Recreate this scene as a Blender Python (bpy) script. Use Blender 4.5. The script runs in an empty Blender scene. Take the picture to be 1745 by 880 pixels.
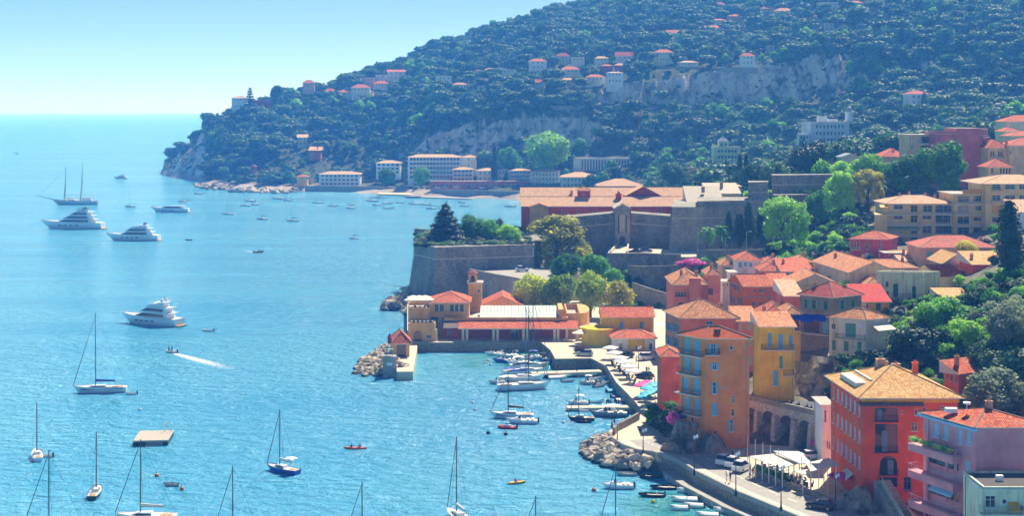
import bpy, math, random
import numpy as np
from mathutils import Vector

# ------------------------------------------------------------------ camera, sky, sun, exposure
S = bpy.context.scene
C = S.collection
F = 2424.0            # focal length in photo pixels (50 mm lens)
CAMZ = 60.0           # eye height above the sea
HOR = 190.0           # row of the sea horizon
CX = 872.5
R = math.radians
cam = bpy.data.cameras.new('camera')
camo = bpy.data.objects.new('camera', cam); C.objects.link(camo)
camo.location = (0, 0, CAMZ); camo.rotation_euler = (R(90), 0, 0)
cam.sensor_width = 36; cam.lens = 36 * F / 1745.0
cam.shift_y = -(440 - HOR) / 1745.0
cam.clip_start = 1; cam.clip_end = 200000
S.camera = camo

SUN_AZ, SUN_EL = R(24), R(50)
world = bpy.data.worlds.new('World'); S.world = world; world.use_nodes = True
wn = world.node_tree.nodes; wl = world.node_tree.links
sky = wn.new('ShaderNodeTexSky'); sky.sky_type = 'NISHITA'; sky.sun_disc = False
sky.sun_elevation = SUN_EL; sky.sun_rotation = SUN_AZ
sky.altitude = 0; sky.air_density = 0.23; sky.dust_density = 0.0; sky.ozone_density = 2.5
wl.new(sky.outputs[0], wn['Background'].inputs[0]); wn['Background'].inputs[1].default_value = 0.125
sd = bpy.data.lights.new('sun', 'SUN'); sd.energy = 4.7; sd.angle = R(0.53); sd.color = (1, .95, .86)
so = bpy.data.objects.new('sun', sd); C.objects.link(so)
sv = Vector((math.sin(SUN_AZ) * math.cos(SUN_EL), math.cos(SUN_AZ) * math.cos(SUN_EL), math.sin(SUN_EL)))
so.rotation_euler = sv.to_track_quat('Z', 'Y').to_euler(); so.location = (0, 0, 400)
S.view_settings.view_transform = 'Standard'; S.view_settings.look = 'None'
S.view_settings.exposure = 0.72; S.view_settings.gamma = 1
S.render.engine = 'CYCLES'
S.cycles.use_denoising = True
S.cycles.max_bounces = 6; S.cycles.diffuse_bounces = 3; S.cycles.glossy_bounces = 3
S.cycles.transparent_max_bounces = 12; S.cycles.volume_bounces = 1
S.cycles.sample_clamp_indirect = 6

random.seed(7); rng = np.random.default_rng(7)

# ------------------------------------------------------------------ helpers
def A(px): return (px - CX) / F
def at(px, py, Y): return Vector((A(px) * Y, Y, CAMZ - (py - HOR) / F * Y))
def onz(px, py, z=0.0):
    Y = (CAMZ - z) * F / (py - HOR)
    return Vector((A(px) * Y, Y, z))
def zat(py, Y): return CAMZ - (py - HOR) / F * Y
def lin(c):
    if isinstance(c, str):
        c = tuple(int(c[i:i+2], 16) / 255 for i in (0, 2, 4))
    return tuple((x / 12.92 if x <= .04045 else ((x + .055) / 1.055) ** 2.4) for x in c)

def vivid(c, k=1.35, g=1.0):
    m_ = sum(c) / 3; return tuple(min(.85, max(.012, (m_ + (x - m_) * k) * g)) for x in c)
MATS = {}
def nodes(m): return m.node_tree.nodes, m.node_tree.links
def newmat(name):
    m = bpy.data.materials.new(name); m.use_nodes = True
    n, l = nodes(m); b = n['Principled BSDF']
    MATS[name] = m
    return m, n, l, b
def noise(n, l, scale, detail=4, rough=.6, vec=None, dist=0):
    t = n.new('ShaderNodeTexNoise'); t.inputs['Scale'].default_value = scale
    t.inputs['Detail'].default_value = detail; t.inputs['Roughness'].default_value = rough
    t.inputs['Distortion'].default_value = dist
    if vec: l.new(vec, t.inputs['Vector'])
    return t.outputs['Fac']
def ramp(n, l, fac, stops):
    r = n.new('ShaderNodeValToRGB'); e = r.color_ramp.elements
    while len(e) < len(stops): e.new(.5)
    for k, (p, c) in enumerate(stops):
        e[k].position = p; e[k].color = (*c[:3], 1)
    l.new(fac, r.inputs[0]); return r.outputs[0]
def mixc(n, l, fac, a, b, mode='MIX'):
    x = n.new('ShaderNodeMix'); x.data_type = 'RGBA'; x.blend_type = mode
    for inp, v in ((x.inputs[0], fac), (x.inputs[6], a), (x.inputs[7], b)):
        if hasattr(v, 'node'): l.new(v, inp)
        elif isinstance(v, (int, float)): inp.default_value = v
        else: inp.default_value = (*v[:3], 1)
    return x.outputs[2]
def math_(n, l, op, a, b=0.0, clamp=False):
    x = n.new('ShaderNodeMath'); x.operation = op; x.use_clamp = clamp
    for i, v in enumerate((a, b)):
        if hasattr(v, 'node'): l.new(v, x.inputs[i])
        else: x.inputs[i].default_value = v
    return x.outputs[0]
def bump(n, l, b, h, strength=.5, dist=.05):
    x = n.new('ShaderNodeBump'); x.inputs['Strength'].default_value = strength
    x.inputs['Distance'].default_value = dist; l.new(h, x.inputs['Height'])
    l.new(x.outputs[0], b.inputs['Normal'])
def geo(n): return n.new('ShaderNodeNewGeometry').outputs['Position']
def scl(n, l, vec, s):
    x = n.new('ShaderNodeMapping'); x.inputs['Scale'].default_value = s; l.new(vec, x.inputs[0]); return x.outputs[0]

def plain(name, c, rough=.6, metal=0.0, var=.12, sc=3.0):
    """painted or solid surface with a little tonal wear"""
    if name in MATS: return MATS[name]
    m, n, l, b = newmat(name); c = lin(c)
    b.inputs['Roughness'].default_value = rough; b.inputs['Metallic'].default_value = metal
    f = noise(n, l, sc, 5, .65, geo(n))
    l.new(ramp(n, l, f, [(.3, tuple(x * (1 - var) for x in c)), (.7, tuple(min(1, x * (1 + var)) for x in c))]), b.inputs['Base Color'])
    return m
def plaster(name, c, wear=.25, dirt='6b6258'):
    """lime render: broad fading, rain streaks running down, fine grain"""
    if name in MATS: return MATS[name]
    m, n, l, b = newmat(name); c = vivid(lin(c), 1.2, 1.36); d = lin(dirt); p = geo(n)
    b.inputs['Roughness'].default_value = .9
    big = noise(n, l, .35, 4, .6, p)
    base = ramp(n, l, big, [(.28, tuple(x * .74 for x in c)), (.52, c), (.74, tuple(min(.85, x * 1.18 + .03) for x in c))])
    streak = noise(n, l, 1.0, 4, .65, scl(n, l, p, (1.6, 1.6, .16)))
    sf = ramp(n, l, streak, [(.46, (0, 0, 0)), (.74, (min(.7, wear * 1.9),) * 3)])
    col = mixc(n, l, sf, base, d)
    fine = noise(n, l, 9, 3, .6, p)
    col = mixc(n, l, .10, col, ramp(n, l, fine, [(.35, (0, 0, 0)), (.65, (1, 1, 1))]), 'OVERLAY')
    l.new(col, b.inputs['Base Color']); bump(n, l, b, fine, .3, .02)
    return m
def stone(name, c1, c2, mortar, sx=.6, sz=.35, wear=.3, bs=.6):
    """rubble / ashlar masonry from a 3-D cell pattern, with weather stains"""
    if name in MATS: return MATS[name]
    m, n, l, b = newmat(name); p = geo(n)
    b.inputs['Roughness'].default_value = .95
    v = n.new('ShaderNodeTexVoronoi'); v.feature = 'F1'; v.inputs['Scale'].default_value = 1
    sp = scl(n, l, p, (1 / sx, 1 / sx, 1 / sz)); l.new(sp, v.inputs['Vector'])
    e = n.new('ShaderNodeTexVoronoi'); e.feature = 'DISTANCE_TO_EDGE'; e.inputs['Scale'].default_value = 1; l.new(sp, e.inputs['Vector'])
    sep = n.new('ShaderNodeSeparateColor'); l.new(v.outputs['Color'], sep.inputs[0])
    col = mixc(n, l, sep.outputs[0], lin(c1), lin(c2))
    ed = ramp(n, l, e.outputs['Distance'], [(.0, (0, 0, 0)), (.09, (1, 1, 1))])
    col = mixc(n, l, ed, lin(mortar), col)
    st = noise(n, l, .2, 6, .7, scl(n, l, p, (1, 1, .28)))
    col = mixc(n, l, ramp(n, l, st, [(.42, (0, 0, 0)), (.72, (wear,) * 3)]), col, lin('2b2c2c'))
    lt = noise(n, l, .3, 6, .75, p)
    col = mixc(n, l, ramp(n, l, lt, [(.5, (0, 0, 0)), (.8, (wear * .8,) * 3)]), col, lin('b8ad98'))
    l.new(col, b.inputs['Base Color']); bump(n, l, b, ed, bs, .06)
    return m
def tiles(name, c1, c2, c3, tw=.26, tl=.38):
    """clay barrel tiles: ribs down the slope, rows across, every tile its own tone, lichen"""
    if name in MATS: return MATS[name]
    m, n, l, b = newmat(name)
    b.inputs['Roughness'].default_value = .85
    uv = n.new('ShaderNodeTexCoord').outputs['UV']
    s = n.new('ShaderNodeSeparateXYZ'); l.new(uv, s.inputs[0])
    u = math_(n, l, 'DIVIDE', s.outputs[0], tw); v = math_(n, l, 'DIVIDE', s.outputs[1], tl)
    cmb = n.new('ShaderNodeCombineXYZ')
    l.new(math_(n, l, 'FLOOR', u), cmb.inputs[0]); l.new(math_(n, l, 'FLOOR', v), cmb.inputs[1])
    w = n.new('ShaderNodeTexWhiteNoise'); w.noise_dimensions = '2D'; l.new(cmb.outputs[0], w.inputs['Vector'])
    col = ramp(n, l, w.outputs['Value'], [(0, vivid(lin(c1), 1.2, 1.15)), (.5, vivid(lin(c2), 1.2, 1.15)), (1, vivid(lin(c3), 1.2, 1.15))])
    big = noise(n, l, .6, 5, .65, geo(n))
    col = mixc(n, l, ramp(n, l, big, [(.45, (0, 0, 0)), (.75, (.32,) * 3)]), col, lin('8a7460'))
    big2 = noise(n, l, .33, 3, .6, geo(n))
    col = mixc(n, l, ramp(n, l, big2, [(.4, (0, 0, 0)), (.7, (.3,) * 3)]), col, lin(c3))
    fu = math_(n, l, 'FRACT', u); fv = math_(n, l, 'FRACT', v)
    rib = math_(n, l, 'SINE', math_(n, l, 'MULTIPLY', fu, math.pi))
    gap = ramp(n, l, rib, [(.0, (.38,) * 3), (.45, (1,) * 3)])
    col = mixc(n, l, 1.0, col, gap, 'MULTIPLY')
    l.new(col, b.inputs['Base Color'])
    h = math_(n, l, 'ADD', rib, math_(n, l, 'MULTIPLY', fv, -.35))
    bump(n, l, b, h, .9, .09)
    return m
def leafmat(name, c1, c2, c3, trans=.45, gain=1.7):
    if name in MATS: return MATS[name]
    m, n, l, b = newmat(name); p = geo(n)
    b.inputs['Roughness'].default_value = .6
    oi = n.new('ShaderNodeObjectInfo')
    isl = n.new('ShaderNodeNewGeometry').outputs['Random Per Island']
    f = math_(n, l, 'ADD', math_(n, l, 'MULTIPLY', noise(n, l, .35, 3, .6, p), .55), math_(n, l, 'MULTIPLY', isl, .3))
    f = math_(n, l, 'ADD', f, math_(n, l, 'MULTIPLY', oi.outputs['Random'], .35))
    k_ = gain; col = ramp(n, l, f, [(.3, [x * k_ for x in lin(c1)]), (.58, [x * k_ for x in lin(c2)]), (.85, [x * k_ for x in lin(c3)])])
    l.new(col, b.inputs['Base Color'])
    tr = n.new('ShaderNodeBsdfTranslucent'); l.new(col, tr.inputs[0])
    mx = n.new('ShaderNodeMixShader'); mx.inputs[0].default_value = trans
    l.new(b.outputs[0], mx.inputs[1]); l.new(tr.outputs[0], mx.inputs[2])
    l.new(mx.outputs[0], n['Material Output'].inputs[0])
    return m

# mesh builder ------------------------------------------------------
def rotz(p, a):
    c, s = math.cos(a), math.sin(a); return (p[0] * c - p[1] * s, p[0] * s + p[1] * c, p[2])
class MB:
    def __init__(s): s.v = []; s.f = []; s.m = []; s.uv = []
    def face(s, pts, m=0, uv=None):
        i = len(s.v); s.v += [tuple(p) for p in pts]; s.f.append(tuple(range(i, i + len(pts)))); s.m.append(m)
        s.uv.append(uv or [(0, 0)] * len(pts)); return s
    def box(s, c, d, rz=0.0, m=0, top=1.0):
        """box centred in plan at c, bottom at c.z; top scales the upper face"""
        x, y, h = d[0] / 2, d[1] / 2, d[2]; q = []
        for zz, k in ((0, 1.0), (h, top)):
            for sx, sy in ((-1, -1), (1, -1), (1, 1), (-1, 1)):
                p = rotz((sx * x * k, sy * y * k, 0), rz); q.append((c[0] + p[0], c[1] + p[1], c[2] + zz))
        i = len(s.v); s.v += q
        for f in ((3, 2, 1, 0), (4, 5, 6, 7), (0, 1, 5, 4), (1, 2, 6, 5), (2, 3, 7, 6), (3, 0, 4, 7)):
            s.f.append(tuple(i + k for k in f)); s.m.append(m); s.uv.append([(0, 0)] * 4)
        return s
    def tube(s, p0, p1, r0, r1=None, n=6, m=0, cap=True):
        r1 = r0 if r1 is None else r1; p0 = Vector(p0); p1 = Vector(p1); d = (p1 - p0)
        if d.length < 1e-6: return s
        d.normalize(); a = d.orthogonal().normalized(); b = d.cross(a); i = len(s.v)
        for p, r in ((p0, r0), (p1, r1)):
            for k in range(n):
                t = 2 * math.pi * k / n; s.v.append(tuple(p + a * (math.cos(t) * r) + b * (math.sin(t) * r)))
        for k in range(n):
            j = (k + 1) % n; s.f.append((i + k, i + j, i + n + j, i + n + k)); s.m.append(m); s.uv.append([(0, 0)] * 4)
        if cap:
            s.f.append(tuple(i + k for k in range(n - 1, -1, -1))); s.f.append(tuple(i + n + k for k in range(n)))
            s.m += [m, m]; s.uv += [[(0, 0)] * n] * 2
        return s
    def loft(s, rings, m=0, close=True, caps=True):
        """rings: equal-length point lists"""
        n = len(rings[0]); i = len(s.v)
        for r in rings: s.v += [tuple(p) for p in r]
        for k in range(len(rings) - 1):
            for j in range(n if close else n - 1):
                a = i + k * n + j; b_ = i + k * n + (j + 1) % n
                s.f.append((a, b_, b_ + n, a + n)); s.m.append(m); s.uv.append([(0, 0)] * 4)
        if caps:
            s.f.append(tuple(range(i + n - 1, i - 1, -1))); s.m.append(m); s.uv.append([(0, 0)] * n)
            e = i + (len(rings) - 1) * n
            s.f.append(tuple(range(e, e + n))); s.m.append(m); s.uv.append([(0, 0)] * n)
        return s
    def lathe(s, c, prof, n=10, m=0):
        """prof: (radius, z) pairs about a vertical axis at c"""
        return s.loft([[(c[0] + r * math.cos(2 * math.pi * k / n), c[1] + r * math.sin(2 * math.pi * k / n), c[2] + z) for k in range(n)] for r, z in prof], m)
    def poly(s, pts, z0, z1, m=0, mside=None):
        """vertical prism over a plan polygon (counter-clockwise)"""
        ar = sum(pts[k][0] * pts[(k + 1) % len(pts)][1] - pts[(k + 1) % len(pts)][0] * pts[k][1] for k in range(len(pts)))
        if ar < 0: pts = pts[::-1]
        mside = m if mside is None else mside
        s.face([(p[0], p[1], z1) for p in pts], m)
        for k in range(len(pts)):
            a, b = pts[k], pts[(k + 1) % len(pts)]
            s.face([(a[0], a[1], z0), (b[0], b[1], z0), (b[0], b[1], z1), (a[0], a[1], z1)], mside)
        return s
    def mesh(s, name, mats, smooth=False, off=None):
        me = bpy.data.meshes.new(name)
        v = s.v if off is None else [(p[0] - off[0], p[1] - off[1], p[2] - off[2]) for p in s.v]
        me.from_pydata(v, [], s.f)
        for k in (mats if isinstance(mats, (list, tuple)) else [mats]): me.materials.append(k)
        if any(s.m): me.polygons.foreach_set('material_index', s.m)
        if any(u != (0, 0) for q in s.uv for u in q):
            lay = me.uv_layers.new(name='UVMap'); lay.data.foreach_set('uv', [x for q in s.uv for u in q for x in u])
        if smooth: me.polygons.foreach_set('use_smooth', [True] * len(s.f))
        me.update(); return me
    def build(s, name, mats, parent=None, smooth=False, world=True):
        off = parent.location if (parent is not None and world) else None
        if parent is not None and parent.parent is not None and world: off = parent.location + parent.parent.location
        return link(name, s.mesh(name, mats, smooth, off), parent)
def link(name, me, parent=None, loc=(0, 0, 0), rz=0.0, sc=None):
    o = bpy.data.objects.new(name, me); C.objects.link(o); o.parent = parent
    o.location = loc; o.rotation_euler = (0, 0, rz)
    if sc: o.scale = sc
    return o
def tag(o, label=None, cat=None, group=None, kind=None):
    if label: o['label'] = label
    if cat: o['category'] = cat
    if group: o['group'] = group
    if kind: o['kind'] = kind
    return o
def thing(name, label, cat, loc=(0, 0, 0), rz=0.0, group=None):
    o = bpy.data.objects.new(name, None); C.objects.link(o); o.empty_display_size = .3
    o.location = loc; o.rotation_euler = (0, 0, rz)
    return tag(o, label, cat, group)
def struct(name, mb, mats, smooth=False):
    return tag(mb.build(name, mats, None, smooth), kind='structure')
def kids(o): return [x for x in C.objects if x.parent == o]

# value noise on numpy arrays ---------------------------------------
_P = rng.random((256, 256))
def vn(x, y):
    x = np.asarray(x, float); y = np.asarray(y, float)
    xi = np.floor(x).astype(int); yi = np.floor(y).astype(int); fx = x - xi; fy = y - yi
    fx = fx * fx * (3 - 2 * fx); fy = fy * fy * (3 - 2 * fy)
    g = lambda i, j: _P[i & 255, j & 255]
    return (g(xi, yi) * (1 - fx) + g(xi + 1, yi) * fx) * (1 - fy) + (g(xi, yi + 1) * (1 - fx) + g(xi + 1, yi + 1) * fx) * fy
def fbm(x, y, o=4):
    t = 0; a = .5
    for k in range(o): t = t + a * vn(x * 2 ** k + 17 * k, y * 2 ** k + 31 * k); a *= .5
    return t
# ------------------------------------------------------------------ land: one height field, profiles per bearing
NEARF = [(340, -3), (396, -3), (400, 1.6), (432, 1.6), (438, 6), (446, 10), (470, 11.5), (483, 12), (492, 14), (560, 11), (620, 4), (880, 4)]
COLS = {
 240: [(100, -4), (3000, -4)],
 270: [(100, -4), (1330, -4), (1350, -3), (1480, -4)],
 285: [(100, -4), (1318, -3), (1326, 3), (1345, 10), (1380, 13), (1450, 8), (1500, -3)],
 310: [(100, -4), (1268, -3), (1275, 3), (1300, 15), (1345, 25), (1420, 20), (1560, -3)],
 332: [(100, -4), (1128, -4), (1136, -1), (1150, -2), (1235, -2), (1245, 4), (1290, 22), (1345, 34), (1440, 30), (1600, -3)],
 350: [(100, -4), (1110, -3), (1122, 1), (1150, 2), (1200, 5), (1250, 22), (1335, 46), (1420, 44), (1600, 10)],
 400: [(100, -4), (1086, -3), (1094, 1), (1112, 2.5), (1150, 8), (1250, 34), (1330, 54), (1400, 54), (1600, 30)],
 450: [(100, -4), (1060, -3), (1068, 1), (1090, 3), (1130, 8), (1250, 36), (1345, 60), (1420, 60), (1600, 40)],
 550: [(100, -4), (1062, -3), (1067, 2), (1075, 4), (1110, 6), (1130, 12), (1250, 43), (1350, 68), (1410, 78), (1480, 76), (1700, 60)],
 650: [(100, -4), (1030, -3), (1038, 1), (1060, 4), (1085, 5.5), (1110, 11), (1150, 26), (1175, 35), (1280, 62), (1400, 90), (1460, 96), (1550, 92), (1800, 80)],
 750: [(100, -4), (988, -3), (1000, 2), (1008, 4), (1030, 5.5), (1070, 10), (1095, 22), (1110, 45), (1150, 58), (1250, 78), (1400, 104), (1520, 122), (1600, 120), (1800, 110)],
 850: [(100, -4), (968, -3), (981, 3), (1000, 5.5), (1050, 12), (1080, 26), (1096, 52), (1110, 61), (1124, 62.5), (1134, 66), (1180, 74), (1300, 98), (1450, 124), (1620, 147), (1720, 145), (1900, 140)],
 885: [(100, -4), (945, -3), (962, 1), (976, 5), (1000, 6.5), (1052, 13), (1080, 28), (1096, 53), (1108, 62), (1122, 62.8), (1132, 68), (1180, 77), (1300, 102), (1450, 130), (1640, 155), (1740, 152), (1900, 150)],
 950: NEARF + [(940, 5), (1000, 8), (1050, 16), (1082, 32), (1098, 54), (1110, 62.5), (1124, 63), (1140, 72), (1180, 82), (1300, 108), (1500, 143), (1690, 171), (1800, 170), (2000, 160)],
 1050: NEARF + [(930, 8), (1000, 15), (1030, 20), (1080, 36), (1105, 54), (1118, 62), (1130, 64), (1142, 80), (1165, 88), (1200, 93), (1300, 112), (1500, 155), (1720, 198), (1900, 200)],
 1100: [(100, -4), (255, -4), (262, 1.6), (425, 1.6), (440, 6), (470, 11), (485, 12.5), (495, 15), (560, 12), (620, 6), (880, 9), (1000, 18), (1080, 40), (1112, 57), (1128, 63), (1138, 66), (1146, 84), (1168, 92), (1220, 100), (1300, 115), (1500, 160), (1720, 206), (1900, 215)],
 1150: [(100, -4), (228, -4), (236, 1.6), (420, 1.6), (440, 5), (470, 11), (490, 13), (500, 16), (560, 14), (620, 8), (880, 10), (1000, 22), (1080, 44), (1118, 60), (1136, 63), (1145, 86), (1168, 95), (1250, 109), (1400, 140), (1600, 187), (1800, 222)],
 1200: [(100, -4), (222, -4), (228, 2), (262, 2.2), (275, 4), (320, 6), (380, 8), (430, 10), (480, 12.5), (505, 16), (560, 18), (880, 14), (990, 26), (1070, 46), (1114, 60), (1128, 66), (1138, 92), (1180, 100), (1280, 116), (1500, 160), (1700, 208)],
 1262: [(100, -4), (216, -4), (222, 2), (253.5, 2.2), (257, 8), (262, 9), (300, 11), (350, 13), (430, 12), (480, 13), (505, 20), (560, 22), (700, 18), (900, 16), (980, 28), (1060, 46), (1108, 60), (1118, 70), (1130, 95), (1200, 106), (1300, 121), (1500, 160), (1700, 210)],
 1350: [(100, -4), (205, -4), (210, 2), (238, 2.2), (247, 2.3), (249, 8), (256, 9.2), (300, 12), (350, 14.5), (430, 14), (470, 15), (500, 24), (540, 29), (700, 22), (880, 22), (960, 35), (1060, 52), (1100, 62), (1112, 80), (1126, 100), (1200, 112), (1350, 141), (1550, 190), (1700, 220)],
 1450: [(100, -4), (196, -4), (200, 2), (236, 2.4), (252, 9), (262, 13.5), (280, 14), (300, 15), (350, 17), (400, 18.5), (440, 20), (470, 24), (520, 30), (600, 30), (860, 30), (950, 45), (1040, 60), (1080, 75), (1098, 92), (1112, 107), (1200, 126), (1350, 160), (1600, 220)],
 1530: [(100, -4), (188, -4), (192, 2), (222, 2.6), (236, 4.5), (250, 9), (262, 14), (285, 17), (320, 17), (380, 18.5), (440, 21), (470, 26), (520, 33), (600, 34), (850, 33), (950, 49), (1035, 64), (1075, 80), (1094, 97), (1130, 112), (1300, 152), (1550, 214)],
 1600: [(100, -4), (182, -4), (186, 2), (212, 3), (232, 5), (248, 11), (268, 17), (285, 20), (320, 18.5), (380, 19), (440, 22), (470, 29), (520, 35), (600, 36), (840, 36), (950, 53), (1030, 68), (1070, 85), (1090, 101), (1150, 118), (1300, 155), (1500, 210)],
 1745: [(100, -4), (168, -4), (172, 2), (196, 4), (215, 9), (240, 16), (262, 22), (290, 26), (330, 26), (380, 26), (430, 27), (470, 33), (520, 38), (600, 38), (800, 40), (900, 56), (960, 69), (1000, 80), (1040, 100), (1100, 121), (1250, 160), (1450, 212)],
 2150: [(100, -4), (130, -4), (134, 2), (160, 6), (215, 14), (262, 25), (330, 30), (430, 30), (520, 42), (600, 44), (800, 50), (900, 64), (1000, 90), (1100, 125), (1250, 165), (1450, 215)],
}
_ck = np.array(sorted(COLS), float)
def _prof(k, Y):
    p = COLS[int(k)]; return np.interp(Y, [q[0] for q in p], [q[1] for q in p])
_YS = np.arange(100, 2401, 1.0)
_ZT = np.array([_prof(k, _YS) for k in _ck])
def ground0(px, Y):
    px = np.clip(np.asarray(px, float), _ck[0], _ck[-1]); Y = np.clip(np.asarray(Y, float), 100, 2399)
    i = np.clip(np.searchsorted(_ck, px, side='right') - 1, 0, len(_ck) - 2)
    t = (px - _ck[i]) / (_ck[i + 1] - _ck[i]); t = t * t * (3 - 2 * t) * .5 + t * .5
    j = np.clip((Y - 100).astype(int), 0, len(_YS) - 2); u = Y - 100 - j
    z0 = _ZT[i, j] * (1 - u) + _ZT[i, j + 1] * u; z1 = _ZT[i + 1, j] * (1 - u) + _ZT[i + 1, j + 1] * u
    return z0 * (1 - t) + z1 * t
def ground(px, Y):
    """height of the land with its own relief (far side only)"""
    px = np.asarray(px, float); Y = np.asarray(Y, float)
    X = (px - CX) / F * Y
    far = np.clip((Y - 900) / 120, 0, 1)
    yy = Y + far * ((fbm(X / 22, Y / 60 + 9, 4) - .47) * 26 + (fbm(X / 6.5, Y / 30 + 3, 3) - .44) * 10)
    z = ground0(px, yy)
    up = np.clip(z / 12, 0, 1) * far
    return z + up * (fbm(X / 40, Y / 40, 4) - .47) * 9 + up * (vn(X / 5, Y / 5) - .5) * 1.6
def gz(X, Y): return float(ground(X / Y * F + CX, Y))

def grid_mesh(name, pxs, Ys, cut=True):
    P, Q = np.meshgrid(pxs, Ys, indexing='ij'); Z = ground(P, Q)
    V = np.stack([(P - CX) / F * Q, Q, Z], -1).reshape(-1, 3)
    n, m = len(pxs), len(Ys)
    idx = np.arange(n * m).reshape(n, m)
    f = np.stack([idx[:-1, :-1], idx[1:, :-1], idx[1:, 1:], idx[:-1, 1:]], -1).reshape(-1, 4)
    f = f[(Z.reshape(-1)[f] > -2.9).any(1)]
    me = bpy.data.meshes.new(name); me.from_pydata(V.tolist(), [], f.tolist()); me.update()
    return me

# hillside ground: limestone on steep faces, dry scrub elsewhere
m, n, l, b = newmat('hill_ground'); p = geo(n); b.inputs['Roughness'].default_value = .95
g = n.new('ShaderNodeNewGeometry'); sx = n.new('ShaderNodeSeparateXYZ'); l.new(g.outputs['Normal'], sx.inputs[0])
nz = math_(n, l, 'ADD', sx.outputs[2], math_(n, l, 'MULTIPLY', math_(n, l, 'SUBTRACT', noise(n, l, .12, 5, .65, p), .5), .55))
rockn = noise(n, l, .09, 7, .7, scl(n, l, p, (1, 1, .35)), 1.2)
rock = ramp(n, l, rockn, [(.3, lin('4d4844')), (.42, lin('a89c90')), (.52, lin('dccdbc')), (.62, lin('efe0cc')), (.76, lin('c89a76'))])
fine = noise(n, l, .7, 5, .7, scl(n, l, p, (1, 1, .5)))
rock = mixc(n, l, .5, rock, ramp(n, l, fine, [(.35, (.1, .1, .1)), (.65, (.9, .9, .9))]), 'OVERLAY')
veg = noise(n, l, .16, 6, .7, p)
rock = mixc(n, l, ramp(n, l, veg, [(.58, (0, 0, 0)), (.64, (.8,) * 3)]), rock, lin('3c4a2c'))
scrub = ramp(n, l, noise(n, l, .2, 6, .7, p), [(.3, lin('24331f')), (.52, lin('3d4a2c')), (.7, lin('666a44')), (.84, lin('8f8764'))])
col = mixc(n, l, ramp(n, l, nz, [(.58, (1, 1, 1)), (.74, (0, 0, 0))]), scrub, rock)
sz_ = n.new('ShaderNodeSeparateXYZ'); l.new(p, sz_.inputs[0])
shore = ramp(n, l, math_(n, l, 'DIVIDE', math_(n, l, 'ADD', sz_.outputs[2], math_(n, l, 'MULTIPLY', fine, 5.0)), 12), [(.48, (1, 1, 1)), (.62, (0, 0, 0))])
col = mixc(n, l, shore, col, ramp(n, l, fine, [(.3, lin('6a6058')), (.5, lin('b3a697')), (.7, lin('d2c4b0'))]))
l.new(col, b.inputs['Base Color'])
bump(n, l, b, math_(n, l, 'ADD', rockn, math_(n, l, 'MULTIPLY', fine, .35)), .9, 3.0)
hg = MATS['hill_ground']
_Yf = np.concatenate([np.arange(560, 930, 12), np.arange(930, 1050, 3.0), np.arange(1050, 1185, 1.5), np.arange(1185, 1420, 4), np.arange(1420, 2000, 9)])
me = grid_mesh('headland_hill', np.concatenate([np.arange(262, 1760, 2.6), np.arange(1760, 2100, 9)]), _Yf); me.materials.append(hg)
tag(link('headland_hill', me), kind='structure')

# town slope: stony earth
m, n, l, b = newmat('town_earth'); p = geo(n); b.inputs['Roughness'].default_value = .95
l.new(ramp(n, l, noise(n, l, .3, 6, .7, p), [(.3, lin('3a4028')), (.5, lin('6a6550')), (.7, lin('9a9080'))]), b.inputs['Base Color'])
bump(n, l, b, noise(n, l, .8, 5, .7, p), .8, .5)
me = grid_mesh('town_slope', np.arange(905, 2150, 7.0), np.concatenate([np.arange(120, 320, 2.5), np.arange(320, 572, 4)])); me.materials.append(MATS['town_earth'])
tag(link('town_slope', me), kind='structure')

# ------------------------------------------------------------------ sea
m, n, l, b = newmat('sea'); p = geo(n)
b.inputs['IOR'].default_value = 1.33; b.inputs['Roughness'].default_value = .16
def wv(sx_, sy_, det, rough=.55): return noise(n, l, 1.0, det, rough, scl(n, l, p, (sx_, sy_, 1)), .3)
big = noise(n, l, 1.0, 4, .55, scl(n, l, p, (.006, .02, 1)), .8)       # wind lanes
w1 = wv(.22, .42, 5, .62); w2 = wv(.9, 1.5, 3)
h = math_(n, l, 'ADD', w1, math_(n, l, 'MULTIPLY', w2, .22))
amp = math_(n, l, 'ADD', .12, math_(n, l, 'MULTIPLY', big, 1.5))
bump(n, l, b, math_(n, l, 'MULTIPLY', h, amp), 1.0, 2.4)
sxy = n.new('ShaderNodeSeparateXYZ'); l.new(p, sxy.inputs[0])
deep = ramp(n, l, big, [(.3, lin('3e9cc4')), (.7, lin('60bcdc'))])
# shallow green water inside the small harbour (sea bed showing, fixed in place)
dx = math_(n, l, 'DIVIDE', math_(n, l, 'SUBTRACT', sxy.outputs[0], 22), 42)
dy = math_(n, l, 'DIVIDE', math_(n, l, 'SUBTRACT', sxy.outputs[1], 345), 30)
d2 = math_(n, l, 'ADD', math_(n, l, 'MULTIPLY', dx, dx), math_(n, l, 'MULTIPLY', dy, dy))
ex = math_(n, l, 'DIVIDE', math_(n, l, 'SUBTRACT', sxy.outputs[0], 30), 16)
ey = math_(n, l, 'DIVIDE', math_(n, l, 'SUBTRACT', sxy.outputs[1], 212), 18)
e2 = math_(n, l, 'ADD', math_(n, l, 'MULTIPLY', ex, ex), math_(n, l, 'MULTIPLY', ey, ey))
dd = math_(n, l, 'MINIMUM', d2, e2)
sh = ramp(n, l, math_(n, l, 'ADD', dd, math_(n, l, 'MULTIPLY', math_(n, l, 'SUBTRACT', noise(n, l, .08, 4, .6, p), .5), 1.0)), [(.25, (.8,) * 3), (1.1 / 1.2, (0, 0, 0))])
l.new(mixc(n, l, sh, deep, lin('1f8f90')), b.inputs['Base Color'])
mb = MB(); SR = 60000
xs = [-SR, -3000, -600, 600, 3000, SR]; ys = [-400, 100, 600, 1500, 4000, SR]
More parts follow.
